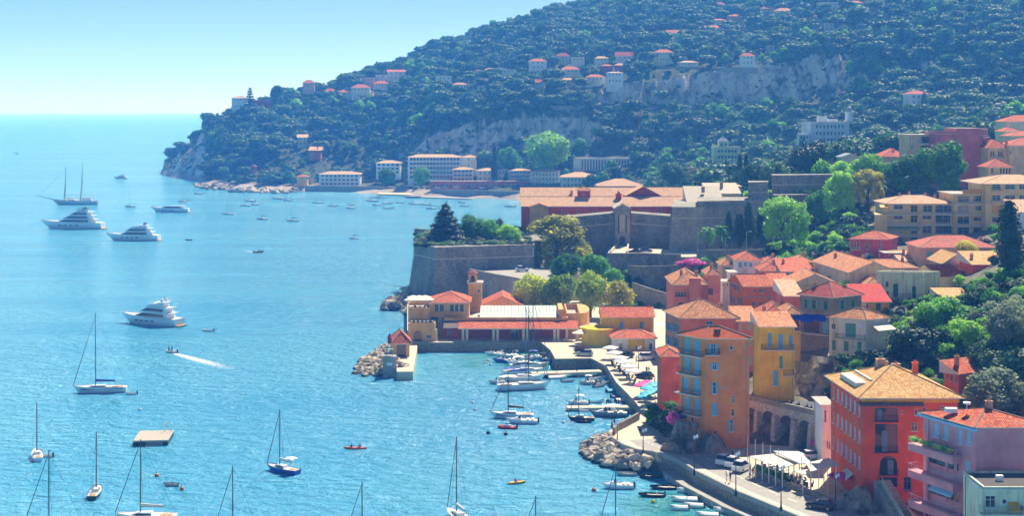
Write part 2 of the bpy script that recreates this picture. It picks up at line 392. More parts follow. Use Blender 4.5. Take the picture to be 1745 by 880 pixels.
for i in range(5):
    for j in range(5):
        mb.face([(xs[i], ys[j], 0), (xs[i + 1], ys[j], 0), (xs[i + 1], ys[j + 1], 0), (xs[i], ys[j + 1], 0)])
struct('sea', mb, MATS['sea'])

# ------------------------------------------------------------------ summer haze over the bay
m = bpy.data.materials.new('haze_air'); m.use_nodes = True; n, l = nodes(m)
n.remove(n['Principled BSDF'])
pv = n.new('ShaderNodeVolumePrincipled'); pv.inputs['Color'].default_value = (.09, .36, 1, 1); pv.inputs['Absorption Color'].default_value = (1, 1, 1, 1)
pv.inputs['Density'].default_value = .00033; pv.inputs['Anisotropy'].default_value = .1
l.new(pv.outputs[0], n['Material Output'].inputs['Volume'])
mb = MB(); HB = SR + 500
mb.box((0, SR / 2 - 250, -6), (2 * HB, SR + 1800, 300))
tag(mb.build('haze', m), kind='stuff')
# ------------------------------------------------------------------ shared materials
T_RED = tiles('tile_red', 'a8452e', 'c25a3a', 'd98a62')
T_OLD = tiles('tile_old', 'a5603f', 'c98258', 'dba77c')
T_TAN = tiles('tile_tan', 'b9824e', 'd7a468', 'e6c08a')
T_PALE = tiles('tile_pale', 'c08a6a', 'd9ab88', 'e6c6a6')
T_DEEP = tiles('tile_deep', '8c342a', 'a8443a', 'b9625a')
M_TRIM = plain('trim_cream', 'e6dcc8', .8); M_WHITE = plain('white_paint', 'eeeeea', .55, var=.06)
M_GREYT = plain('trim_grey', '9a9a98', .8); M_IRON = plain('dark_iron', '23262b', .5)
M_RAILW = plain('rail_pale', 'c8cccf', .45); M_BLUEMET = plain('rail_blue', '4b6f8e', .5)
M_CONC = plain('concrete', 'a8a296', .9, var=.2, sc=1.5); M_FLAT = plain('flat_roof', 'b9b1a4', .95, var=.2, sc=1.2)
M_WOOD = plain('wood_brown', '6a4a33', .7); M_SLATE = plain('zinc_sheet', '8b97a3', .5, var=.1)
m, n, l, b = newmat('window_glass'); b.inputs['Base Color'].default_value = (.025, .035, .045, 1)
b.inputs['Roughness'].default_value = .06; b.inputs['Specular IOR Level'].default_value = .8
M_GLASS = m
SHC = {'b': plain('shutter_blue', '6db4d6', .6), 'g': plain('shutter_green', '5fa08c', .65), 'd': plain('shutter_dark_green', '33695a', .65),
       's': plain('shutter_slate', '6c7f8c', .65), 'n': plain('shutter_brown', '6d4a38', .65), 'l': plain('shutter_lilac', 'a8c4dc', .65),
       'w': plain('shutter_white', 'dfe6ea', .6), 'r': plain('shutter_red', '7d3a32', .65), 'p': plain('shutter_pale_green', '9bc7b4', .65)}

P_CHIM = plaster('chimney_render', 'b08a72', .4)
_WC = {}
def cached(key, fn):
    if key not in _WC: _WC[key] = fn()
    return _WC[key]
def q5(x): return max(.2, round(x / .1) * .1)

def window_meshes(w, h, fr, far):
    """frame at the back of the reveal; local x along the wall, -y outward, z up from the sill"""
    def mk():
        mb = MB(); t = .07 if not far else .16; y = .14
        for (x, ww) in ((-w / 2 + t / 2, t), (w / 2 - t / 2, t)): mb.box((x, y, 0), (ww, .07, h))
        for z in (0, h - t): mb.box((0, y - .002, z), (w - .01, .07, t))
        if not far:
            if w > .7: mb.box((0, y - .004, t), (.06, .07, h - 2 * t))
            if h > 1.1: mb.box((0, y - .001, h * .62), (w - .12, .06, .05))
            mb.box((0, -.05, -.09), (w + .22, .2, .09))
        return mb.mesh('window', fr)
    def pane():
        mb = MB(); y = .18
        mb.face([(-w / 2, y, 0), (w / 2, y, 0), (w / 2, y, h), (-w / 2, y, h)]); return mb.mesh('pane', M_GLASS)
    return cached(('w', w, h, fr.name, far), mk), cached(('p', w, h), pane)
def shutter_mesh(w, h, mat):
    def mk():
        mb = MB(); t = .07
        mb.box((0, .012, 0), (w, .03, h))
        for x in (-w / 2 + t / 2, w / 2 - t / 2): mb.box((x, -.005, 0), (t, .05, h))
        for z in (0, h * .5 - t / 2, h - t): mb.box((0, -.007, z), (w - 2 * t, .045, t))
        return mb.mesh('shutter', mat)
    return cached(('s', w, h, mat.name), mk)

def wall_cells(mb, P0, u, n_, L, z0, z1, holes, m=0, mrev=None, depth=.22):
    """wall sheet with openings and reveals; holes: (s0, s1, z0, z1, arch)"""
    mrev = m if mrev is None else mrev
    def pt(s, z, d=0.0): return (P0[0] + u[0] * s - n_[0] * d, P0[1] + u[1] * s - n_[1] * d, z)
    hs = [(max(.02, a), min(L - .02, b_), max(z0 + .02, c), min(z1 - .02, d), ar) for a, b_, c, d, ar in holes]
    hs = [h for h in hs if h[1] - h[0] > .05 and h[3] - h[2] > .05]
    rows = sorted({z0, z1} | {x for h in hs for x in (h[2], h[3])})
    for k in range(len(rows) - 1):
        a, b_ = rows[k], rows[k + 1]
        if b_ - a < 1e-5: continue
        mid = (a + b_) / 2; cut = sorted((h[0], h[1]) for h in hs if h[2] < mid < h[3])
        s = 0.0
        for c0, c1 in cut + [(L, L)]:
            if c0 > s + 1e-5: mb.face([pt(s, a), pt(c0, a), pt(c0, b_), pt(s, b_)], m)
            s = max(s, c1)
    for a, b_, c, d, ar in hs:
        D = depth
        mb.face([pt(a, c), pt(a, c, D), pt(a, d, D), pt(a, d)], mrev); mb.face([pt(b_, c, D), pt(b_, c), pt(b_, d), pt(b_, d, D)], mrev)
        mb.face([pt(a, c, D), pt(a, c), pt(b_, c), pt(b_, c, D)], mrev); mb.face([pt(a, d), pt(a, d, D), pt(b_, d, D), pt(b_, d)], mrev)
        if ar:
            r = (b_ - a) / 2; cx = (a + b_) / 2; cz = d - r; N = 10; q = [(cx - r * math.cos(math.pi * k / N), cz + r * math.sin(math.pi * k / N)) for k in range(N + 1)]
            for k in range(N):
                (x0, y0), (x1, y1) = q[k], q[k + 1]
                mb.face([pt(x0, y0), pt(x1, y1), pt(x1, d), pt(x0, d)], m)
                mb.face([pt(x0, y0), pt(x0, y0, D), pt(x1, y1, D), pt(x1, y1)], mrev)

def roof_mesh(cs, kind, rise, z, over, tile, trim, axis='auto', k=1.0, th=.14):
    """cs: plan corners C,R,B,L"""
    C0, R0, B0, L0 = [Vector((c[0], c[1], 0)) for c in cs]
    u = (R0 - C0).normalized(); v = (L0 - C0).normalized()
    C1 = C0 - u * over - v * over; R1 = R0 + u * over - v * over; B1 = B0 + u * over + v * over; L1 = L0 - u * over + v * over
    lu = (R1 - C1).length; lv = (L1 - C1).length
    if axis == 'auto': axis = 'u' if lu >= lv else 'v'
    mb = MB(); up = Vector((0, 0, 1))
    def Z(p, zz): return Vector((p[0], p[1], zz))
    drop = rise * over / (max(min(lu, lv), .1) / 2) * (0 if kind == 'flat' else 1)
    ze = z - drop * .6
    def slope_face(pts, e0, e1):
        d = (e1 - e0); d.z = 0; d.normalize(); nn = (pts[1] - pts[0]).cross(pts[2] - pts[0]).normalized(); sl = nn.cross(d)
        uv = [((p - e0).dot(d), (p - e0).dot(sl)) for p in pts]
        mb.face(pts, 0, uv)
    zt = ze + th
    if kind == 'flat':
        mb.face([Z(p, zt) for p in (C1, R1, B1, L1)], 0, [(0, 0), (lu, 0), (lu, lv), (0, lv)])
    elif kind == 'shed':     # falls towards C-R
        hi = ze + th + rise
        slope_face([Z(C1, zt), Z(R1, zt), Z(B1, hi), Z(L1, hi)], Z(C1, zt), Z(R1, zt))
        mb.face([Z(R1, ze), Z(B1, ze), Z(B1, hi), Z(R1, zt)], 1); mb.face([Z(L1, ze), Z(C1, ze), Z(C1, zt), Z(L1, hi)], 1)
        mb.face([Z(B1, ze), Z(L1, ze), Z(L1, hi), Z(B1, hi)], 1)
    else:
        kk = 0.0 if kind == 'gable' else k
        if axis == 'u':
            m0, m1, d, half = (C1 + L1) / 2, (R1 + B1) / 2, u, lv / 2 * kk
            if half * 2 > lu: half = lu / 2 - .01
            r0, r1 = Z(m0 + d * half, zt + rise), Z(m1 - d * half, zt + rise)
            q = [([C1, R1], [r1, r0]), ([B1, L1], [r0, r1])]; tr = [([R1, B1], r1), ([L1, C1], r0)]
        else:
            m0, m1, d, half = (C1 + R1) / 2, (L1 + B1) / 2, v, lu / 2 * kk
            if half * 2 > lv: half = lv / 2 - .01
            r0, r1 = Z(m0 + d * half, zt + rise), Z(m1 - d * half, zt + rise)
            q = [([R1, B1], [r1, r0]), ([L1, C1], [r0, r1])]; tr = [([C1, R1], r0), ([B1, L1], r1)]
        for e, t_ in q: slope_face([Z(e[0], zt), Z(e[1], zt)] + t_, Z(e[0], zt), Z(e[1], zt))
        for e, t_ in tr:
            if kind == 'gable':
                mb.face([Z(e[0], ze + .02), Z(e[1], ze + .02), t_ - up * .02], 2)
            else: slope_face([Z(e[0], zt), Z(e[1], zt), t_], Z(e[0], zt), Z(e[1], zt))
        if (r1 - r0).length > .3: mb.tube(r0, r1, .13, n=5, m=3)
        for e, t_ in tr:
            if kind != 'gable':
                for p in e: mb.tube(Z(p, zt), t_, .12, n=5, m=3)
    cs1 = [C1, R1, B1, L1]
    if kind != 'shed':
        for i in range(4):
            a, b_ = cs1[i], cs1[(i + 1) % 4]; mb.face([Z(a, ze), Z(b_, ze), Z(b_, zt), Z(a, zt)], 1)
    else: mb.face([Z(C1, ze), Z(R1, ze), Z(R1, zt), Z(C1, zt)], 1)
    mb.face([Z(p, ze) for p in reversed(cs1)], 1)
    return mb

class House:
    def __init__(s, name, label, cat, pxL, pxC, pxR, eave, base, Y, wall, th=0, thL=None, dep=None, zb=None, group=None, sink=1.5, lenR=None):
        th = R(th); thL = th if thL is None else R(thL)
        s.Y = Y; a = A(pxC); s.X0 = a * Y; s.P = (s.X0, Y)
        s.uR = (math.cos(th), math.sin(th)); s.uL = (-math.sin(thL), math.cos(thL))
        aR = A(pxR); s.LR = (aR * Y - s.X0) / (s.uR[0] - aR * s.uR[1]) if lenR is None else lenR
        if dep is None:
            aL = A(pxL); s.LL = (s.X0 - aL * Y) / (aL * s.uL[1] - s.uL[0])
        else: s.LL = dep
        s.LR = min(max(s.LR, 1.2), 90); s.LL = min(max(s.LL, 1.2), 60)
        s.zt = zat(eave, Y); s.zv = zat(base, Y) if zb is None else zb; s.zb = s.zv - sink
        Rr = (s.X0 + s.uR[0] * s.LR, Y + s.uR[1] * s.LR); Ll = (s.X0 + s.uL[0] * s.LL, Y + s.uL[1] * s.LL)
        Bb = (Rr[0] + Ll[0] - s.X0, Rr[1] + Ll[1] - Y)
        s.cs = [s.P, Rr, Bb, Ll]
        def fac(p, q):
            d = Vector((q[0] - p[0], q[1] - p[1])); Ln = d.length; u = (d.x / Ln, d.y / Ln); return (p, u, (u[1], -u[0]), Ln)
        s.fac = {'R': fac(s.P, Rr), 'L': fac(Ll, s.P), 'E': fac(Rr, Bb), 'B': fac(Bb, Ll)}
        ctr = ((s.P[0] + Bb[0]) / 2, (s.P[1] + Bb[1]) / 2)
        s.t = thing(name, label, cat, (ctr[0], ctr[1], s.zv), 0, group); s.o = Vector((ctr[0], ctr[1], s.zv))
        s.wall = wall; s.holes = {k: [] for k in s.fac}; s.extra = MB(); s.far = Y > 700
        s.gable = None
        FOOT.append((ctr[0], ctr[1], math.hypot(s.LR, s.LL) / 2))
    def pix(s, fc, px, py):
        p, u, n_, L = s.fac[fc]; a = A(px); d = (a * p[1] - p[0]) / (u[0] - a * u[1]); y = p[1] + u[1] * d
        return d, zat(py, y)
    def pos(s, fc, d, z, out=0.0):
        p, u, n_, L = s.fac[fc]; return Vector((p[0] + u[0] * d + n_[0] * out, p[1] + u[1] * d + n_[1] * out, z))
    def add(s, name, mb, mats, smooth=False, parent=None): return mb.build(name, mats, parent or s.t, smooth)
    def hole(s, fc, s0, s1, z0, z1, kind='o', fr=None, arch=False, name='window'):
        """kind: o open panes, a letter pair 'O?' shutters open / 'C?' closed, '-' bare opening"""
        L = s.fac[fc][3]
        if s1 < .1 or s0 > L - .1: return
        s0 = max(.06, s0); s1 = min(L - .06, s1); w = q5(s1 - s0); h = q5(z1 - z0); c = (s0 + s1) / 2
        s0, s1, z1 = c - w / 2, c + w / 2, z0 + h
        s.holes[fc].append((s0, s1, z0, z1, arch))
        p, u, n_, _ = s.fac[fc]; rz = math.atan2(u[1], u[0])
        wm, pm = window_meshes(w, h, fr or M_TRIM, s.far)
        loc = s.pos(fc, c, z0) - s.o
        if kind == '-': 
            link('pane', pm, s.t, loc, rz); return
        win = link(name, wm, s.t, loc, rz)
        pn = link('pane', pm, win)
        if len(kind) == 2 and not s.far:
            sw = q5(w / 2); sm = shutter_mesh(w / 2, h, SHC[kind[1]])
            for sg in (-1, 1):
                x = sg * (w / 2 + w / 4 + .01) if kind[0] == 'O' else sg * w / 4
                link('shutter', sm, win, (x, -.05 if kind[0] == 'O' else .05, 0))
    def win(s, fc, boxes, kind='o', fr=None, arch=False, name='window'):
        for bx in boxes:
            x0, y0, x1, y1 = bx[:4]; kd = bx[4] if len(bx) > 4 else kind
            d0, za = s.pix(fc, x0, y1); d1, zb_ = s.pix(fc, x1, y0); _, zc = s.pix(fc, (x0 + x1) / 2, y1); _, zd = s.pix(fc, (x0 + x1) / 2, y0)
            s.hole(fc, d0, d1, zc, zd, kd, fr, arch, name)
    def grid(s, fc, cols, rows, w=.95, h=1.5, kind='o', fr=None, top=1.0, pitch=None, skip=(), m=.12, arch=False):
        """rows of windows counted from the eaves down"""
        L = s.fac[fc][3]; pitch = pitch or (s.zt - s.zv - top * .4) / rows
        w = min(w, L / cols * .6)
        for r in range(rows):
            for c in range(cols):
                if (r, c) in skip: continue
                x = L * (m + (1 - 2 * m) * ((c + .5) / cols)); z1 = s.zt - top - r * pitch
                if z1 - h < s.zv - .5: continue
                s.hole(fc, x - w / 2, x + w / 2, z1 - h, z1, kind, fr, arch)
    def band(s, z, h=.18, out=.06, mat=None, fcs='RL', name='cornice'):
        mb = MB()
        for fc in fcs:
            p, u, n_, L = s.fac[fc]; q = s.pos(fc, L / 2, z, out / 2); mb.box(q, (L + out * 2 - .01, out, h), math.atan2(u[1], u[0]))
        s.add(name, mb, mat or M_TRIM)
    def strip(s, fc, x0, y0, x1, y1, mat, out=.012, name='paint_band'):
        """painted field on a wall, pixel box"""
        d0, za = s.pix(fc, x0, y1); d1, zb_ = s.pix(fc, x1, y0); mb = MB()
        mb.face([s.pos(fc, d0, za, out), s.pos(fc, d1, za, out), s.pos(fc, d1, zb_, out), s.pos(fc, d0, zb_, out)]); s.add(name, mb, mat)
    def balc(s, fc, x0, x1, y, depth=1.1, rail=1.0, slab=None, rmat=None, t=.16, solid=None, bars=.16):
        """balcony: slab in pixels along the facade, y = floor row at its middle"""
        d0, _ = s.pix(fc, x0, y); d1, _ = s.pix(fc, x1, y); _, z = s.pix(fc, (x0 + x1) / 2, y)
        s.balc_m(fc, d0, d1, z, depth, rail, slab, rmat, t, solid, bars)
    def balc_m(s, fc, d0, d1, z, depth=1.1, rail=1.0, slab=None, rmat=None, t=.16, solid=None, bars=.16):
        p, u, n_, L = s.fac[fc]; rz = math.atan2(u[1], u[0]); c = s.pos(fc, (d0 + d1) / 2, z - t, depth / 2 - .02)
        bo = s.add('balcony', MB().box(c, (d1 - d0, depth, t), rz), slab or M_TRIM)
        mb = MB(); w = d1 - d0 - .06
        def rp(x, o, zz): return s.pos(fc, (d0 + d1) / 2 + x, zz, o)
        path = [(-w / 2, .02), (-w / 2, depth - .08), (w / 2, depth - .08), (w / 2, .02)]
        for (xa, oa), (xb, ob) in zip(path, path[1:]):
            if solid:
                a, b_ = rp(xa, oa, z), rp(xb, ob, z); mb.box((a + b_) / 2, ((b_ - a).length + .1, .1, rail), math.atan2(b_.y - a.y, b_.x - a.x))
                continue
            for zz in (z + rail, z + .1): mb.tube(rp(xa, oa, zz), rp(xb, ob, zz), .03, n=4)
            Ln = math.hypot(xb - xa, ob - oa); k = max(1, int(Ln / bars))
            for i in range(k + 1):
                f = i / k; mb.tube(rp(xa + (xb - xa) * f, oa + (ob - oa) * f, z + .0), rp(xa + (xb - xa) * f, oa + (ob - oa) * f, z + rail), .014, n=3, cap=False)
        s.add('railing', mb, solid or rmat or M_IRON, parent=bo)
    def awn(s, fc, x0, y0, x1, y1, depth, mat, val=.25):
        d0, z1 = s.pix(fc, x0, y0); d1, _ = s.pix(fc, x1, y0); _, z0 = s.pix(fc, (x0 + x1) / 2, y1); _, z1 = s.pix(fc, (x0 + x1) / 2, y0)
        mb = MB(); a, b_ = s.pos(fc, d0, z1, .03), s.pos(fc, d1, z1, .03); c, d = s.pos(fc, d1, z0, depth), s.pos(fc, d0, z0, depth)
        dn = Vector((0, 0, .05)); v = Vector((0, 0, val))
        mb.face([d, c, b_, a]); mb.face([a - dn, b_ - dn, c - dn, d - dn]); mb.face([d - v, c - v, c + dn * .1, d + dn * .1])
        mb.face([a - dn, d - v, d, a]); mb.face([c - v, b_ - dn, b_, c])
        s.add('awning', mb, mat)
    def roof(s, kind='hip', rise=1.8, tile=None, over=.45, trim=None, axis='auto', k=1.0, th=.14, z=None):
        tile = tile or T_RED
        mb = roof_mesh(s.cs, kind, rise, s.zt if z is None else z, over, tile, trim, axis, k, th)
        s.rise, s.kind = rise, kind
        s.roofo = s.add('roof', mb, [tile, trim or M_TRIM, s.wall, T_PALE if tile is not T_TAN else T_TAN]); return s
    def at(s, f, g): # plan point by fractions along R and L
        c = s.cs; return Vector((c[0][0] + (c[1][0] - c[0][0]) * f + (c[3][0] - c[0][0]) * g, c[0][1] + (c[1][1] - c[0][1]) * f + (c[3][1] - c[0][1]) * g, 0))
    def chimney(s, f, g, h=1.3, w=.7, mat=None, z=None, pots=2):
        p = s.at(f, g); k = min(f, 1 - f, g, 1 - g) * 2; zz = (s.zt + s.rise * k * .7 - .5) if z is None else z
        hh = h + .8; mb = MB().box((p.x, p.y, zz), (w, w * .7, hh)); mb.box((p.x, p.y, zz + hh), (w + .14, w * .7 + .14, .1))
        for i in range(pots): mb.tube((p.x + (i - (pots - 1) / 2) * .3, p.y, zz + hh + .1), (p.x + (i - (pots - 1) / 2) * .3, p.y, zz + hh + .4), .1, n=6)
        s.add('chimney', mb, mat or (s.wall if s.far else P_CHIM))
    def antenna(s, f, g, h=2.2):
        p = s.at(f, g); z = s.zt + s.rise * .4; mb = MB().tube((p.x, p.y, z - .4), (p.x, p.y, z + h), .03, n=4)
        for k in range(3): mb.tube((p.x - .5 + .1 * k, p.y - .2, z + h - .25 * k), (p.x + .5 - .1 * k, p.y + .2, z + h - .25 * k), .018, n=3)
        s.add('antenna', mb, M_GREYT)
    def parapet(s, h=.6, t=.25, mat=None):
        mb = MB()
        for fc in 'RLEB':
            p, u, n_, L = s.fac[fc]; q = s.pos(fc, L / 2, s.zt, -t / 2 + .01); mb.box(q, (L - (.0 if fc in 'RB' else 2 * t), t, h), math.atan2(u[1], u[0]))
        s.add('parapet', mb, mat or s.wall)
    def done(s, base=None, zbase=None):
        mb = MB()
        for fc, (p, u, n_, L) in s.fac.items(): wall_cells(mb, p, u, n_, L, s.zb, s.zt, s.holes[fc])
        s.add('wall', mb, s.wall)
        if not s.far and s.zt - s.zv > 6:
            for fc, e in (('R', .93), ('L', .12)):
                p, u, n_, L = s.fac[fc]
                if L > 5: q = s.pos(fc, L * e, s.zv, .07); s.add('drainpipe', MB().tube(q, (q.x, q.y, s.zt - .1), .055, n=5), M_GREYT)
        # dark interior behind the openings
        mb = MB(); c = [s.at(f, g) for f, g in ((.06, .06), (.94, .06), (.94, .94), (.06, .94))]
        return s
FOOT = []
# ------------------------------------------------------------------ foliage meshes
L_FAR = leafmat('leaf_far', '143824', '285638', '5a8450', .3, 1.1)
L_PINE = leafmat('leaf_pine', '183c28', '2e5e3a', '648c50', .3, 1.15)
L_PLANE = leafmat('leaf_plane', '3c5a14', '7d9422', 'b8b432', .5, 2.0)
L_GOLD = leafmat('leaf_gold', '5a6418', '98962e', 'c4b440', .5, 2.0)
L_GREEN = leafmat('leaf_green', '22491c', '3f7a28', '6ea436')
L_LIME = leafmat('leaf_lime', '4a7a1e', '74a530', '9fc44a')
L_DARK = leafmat('leaf_dark', '142c1c', '21422a', '2f5a34', .12, 1.1)
L_CEDAR = leafmat('leaf_cedar', '16302c', '24443c', '335a4a', .1, 1.1)
L_OLIVE = leafmat('leaf_olive', '4a5a44', '6f7d60', '93a080')
L_BOUG = leafmat('leaf_bougainvillea', '8a2a6a', 'b8468e', 'd070b0')
L_DRY = leafmat('leaf_dry', '5a5230', '7d7040', 'a09050')
M_BARK = plain('bark', '5a4a3c', .95, var=.3, sc=6)

def leaf_cloud(name, lumps, n, size, mat, jit=.55, inner=.72, seed=1, flat=1.0, core=True):
    """leaf-sized faces spread through a group of ellipsoids, mostly facing outward"""
    g = np.random.default_rng(seed); L = np.array(lumps, float)
    wgt = (L[:, 3] * L[:, 4] * L[:, 5]) ** (2 / 3); k = g.choice(len(L), n, p=wgt / wgt.sum())
    d = g.normal(size=(n, 3)); d /= np.linalg.norm(d, axis=1)[:, None]
    rad = inner + (1.04 - inner) * g.random(n) ** .6; rad = np.where(g.random(n) < .16, rad + .32 * g.random(n), rad)
    c = L[k, :3] + d * L[k, 3:] * rad[:, None]
    nr = d / L[k, 3:]; nr /= np.linalg.norm(nr, axis=1)[:, None]; nr += g.normal(size=(n, 3)) * jit; nr /= np.linalg.norm(nr, axis=1)[:, None]
    t = np.cross(nr, g.normal(size=(n, 3))); t /= np.linalg.norm(t, axis=1)[:, None]; b_ = np.cross(nr, t)
    s = (size * (.6 + .8 * g.random(n)))[:, None]
    P = np.stack([c - t * s, c + b_ * s * .6 * flat, c + t * s, c - b_ * s * .6 * flat], 1).reshape(-1, 3)
    Fq = np.arange(4 * n).reshape(n, 4)
    verts = P.tolist(); faces = Fq.tolist()
    if core:
        for q in L:
            i = len(verts)
            for zz, rr in ((-.9, .35), (-.4, .85), (.15, .95), (.65, .7), (.95, .2)):
                for a_ in range(7):
                    t_ = 2 * math.pi * a_ / 7; verts.append([q[0] + q[3] * .74 * rr * math.cos(t_), q[1] + q[4] * .74 * rr * math.sin(t_), q[2] + q[5] * .74 * zz])
            for r_ in range(4):
                for a_ in range(7):
                    faces.append([i + r_ * 7 + a_, i + r_ * 7 + (a_ + 1) % 7, i + r_ * 7 + 7 + (a_ + 1) % 7, i + r_ * 7 + 7 + a_])
            faces.append([i + 28 + a_ for a_ in range(7)]); faces.append([i + 6 - a_ for a_ in range(7)])
    me = bpy.data.meshes.new(name); me.from_pydata(verts, [], faces); me.materials.append(mat); me.update(); return me
def lumps_round(n, r, h, z0, seed, lr=.45, bias=.2):
    g = np.random.default_rng(seed); out = []
    for _ in range(n):
        d = g.normal(size=3); d /= np.linalg.norm(d); rr = (.45 + .35 * g.random())
        s = r * lr * (.75 + .5 * g.random())
        out.append((d[0] * r * rr, d[1] * r * rr, z0 + h / 2 + d[2] * h / 2 * rr, s, s, s * .85 * min(1.3, h / (2 * r))))
    out.append((0, 0, z0 + h * .5, r * .6, r * .6, h * .36)); return out

FARP = []
for k in range(4): FARP.append(leaf_cloud('far_round', lumps_round(6, 4.0, 6.6, .8, 40 + k, .5), 620, .8, L_FAR if k % 2 else L_PINE, seed=k, jit=.45))
for k in range(2): FARP.append(leaf_cloud('far_pine', [(0, 0, 7.2, 4.6, 4.6, 1.5), (1.8, .8, 7.9, 2.8, 2.6, 1.2), (-1.9, -.5, 7.7, 2.6, 2.8, 1.2), (.3, -2, 7.2, 2.5, 2.3, 1.1)], 560, .75, L_PINE, seed=60 + k, jit=.45))
FARP.append(leaf_cloud('far_spire', [(0, 0, 4.5 , 1.3, 1.3, 4.6), (0, 0, 2.5, 1.6, 1.6, 2.4)], 240, .6, L_DARK, seed=70))
FARP.append(leaf_cloud('far_shrub', [(0, 0, .9, 2, 2, 1.2), (1.3, .7, .8, 1.4, 1.2, 1), (-1.2, .4, .9, 1.3, 1.4, 1)], 130, .6, L_PINE, seed=71))
FARP.append(leaf_cloud('far_bright', lumps_round(6, 4.4, 7.5, .8, 91, .5), 620, .8, L_GREEN, seed=92, jit=.45))

def scatter(name, protos, pts, idx, rot, scl3):
    """one object of many plants: instances on its own points"""
    me = bpy.data.meshes.new(name); me.from_pydata([tuple(p) for p in pts], [], [])
    a = me.attributes.new('idx', 'INT', 'POINT'); a.data.foreach_set('value', np.asarray(idx, np.int32))
    a = me.attributes.new('rot', 'FLOAT_VECTOR', 'POINT'); a.data.foreach_set('vector', np.asarray(rot, np.float32).ravel())
    a = me.attributes.new('scl', 'FLOAT_VECTOR', 'POINT'); a.data.foreach_set('vector', np.asarray(scl3, np.float32).ravel())
    o = link(name, me); col = bpy.data.collections.new(name + '_kinds')
    for k, p in enumerate(protos): col.objects.link(bpy.data.objects.new('%02d_%s' % (k, p.name), p))
    g = bpy.data.node_groups.new(name, 'GeometryNodeTree')
    g.interface.new_socket('Geometry', in_out='INPUT', socket_type='NodeSocketGeometry'); g.interface.new_socket('Geometry', in_out='OUTPUT', socket_type='NodeSocketGeometry')
    N = g.nodes.new; gi = N('NodeGroupInput'); go = N('NodeGroupOutput'); ip = N('GeometryNodeInstanceOnPoints'); ci = N('GeometryNodeCollectionInfo')
    ci.inputs['Collection'].default_value = col; ci.inputs['Separate Children'].default_value = True; ci.inputs['Reset Children'].default_value = True
    def na(nm, ty):
        x = N('GeometryNodeInputNamedAttribute'); x.data_type = ty; x.inputs['Name'].default_value = nm; return x.outputs['Attribute']
    K = g.links.new
    K(gi.outputs[0], ip.inputs['Points']); K(ci.outputs[0], ip.inputs['Instance']); ip.inputs['Pick Instance'].default_value = True
    K(na('idx', 'INT'), ip.inputs['Instance Index']); K(na('rot', 'FLOAT_VECTOR'), ip.inputs['Rotation']); K(na('scl', 'FLOAT_VECTOR'), ip.inputs['Scale'])
    K(ip.outputs[0], go.inputs[0])
    md = o.modifiers.new('plants', 'NODES'); md.node_group = g
    return o

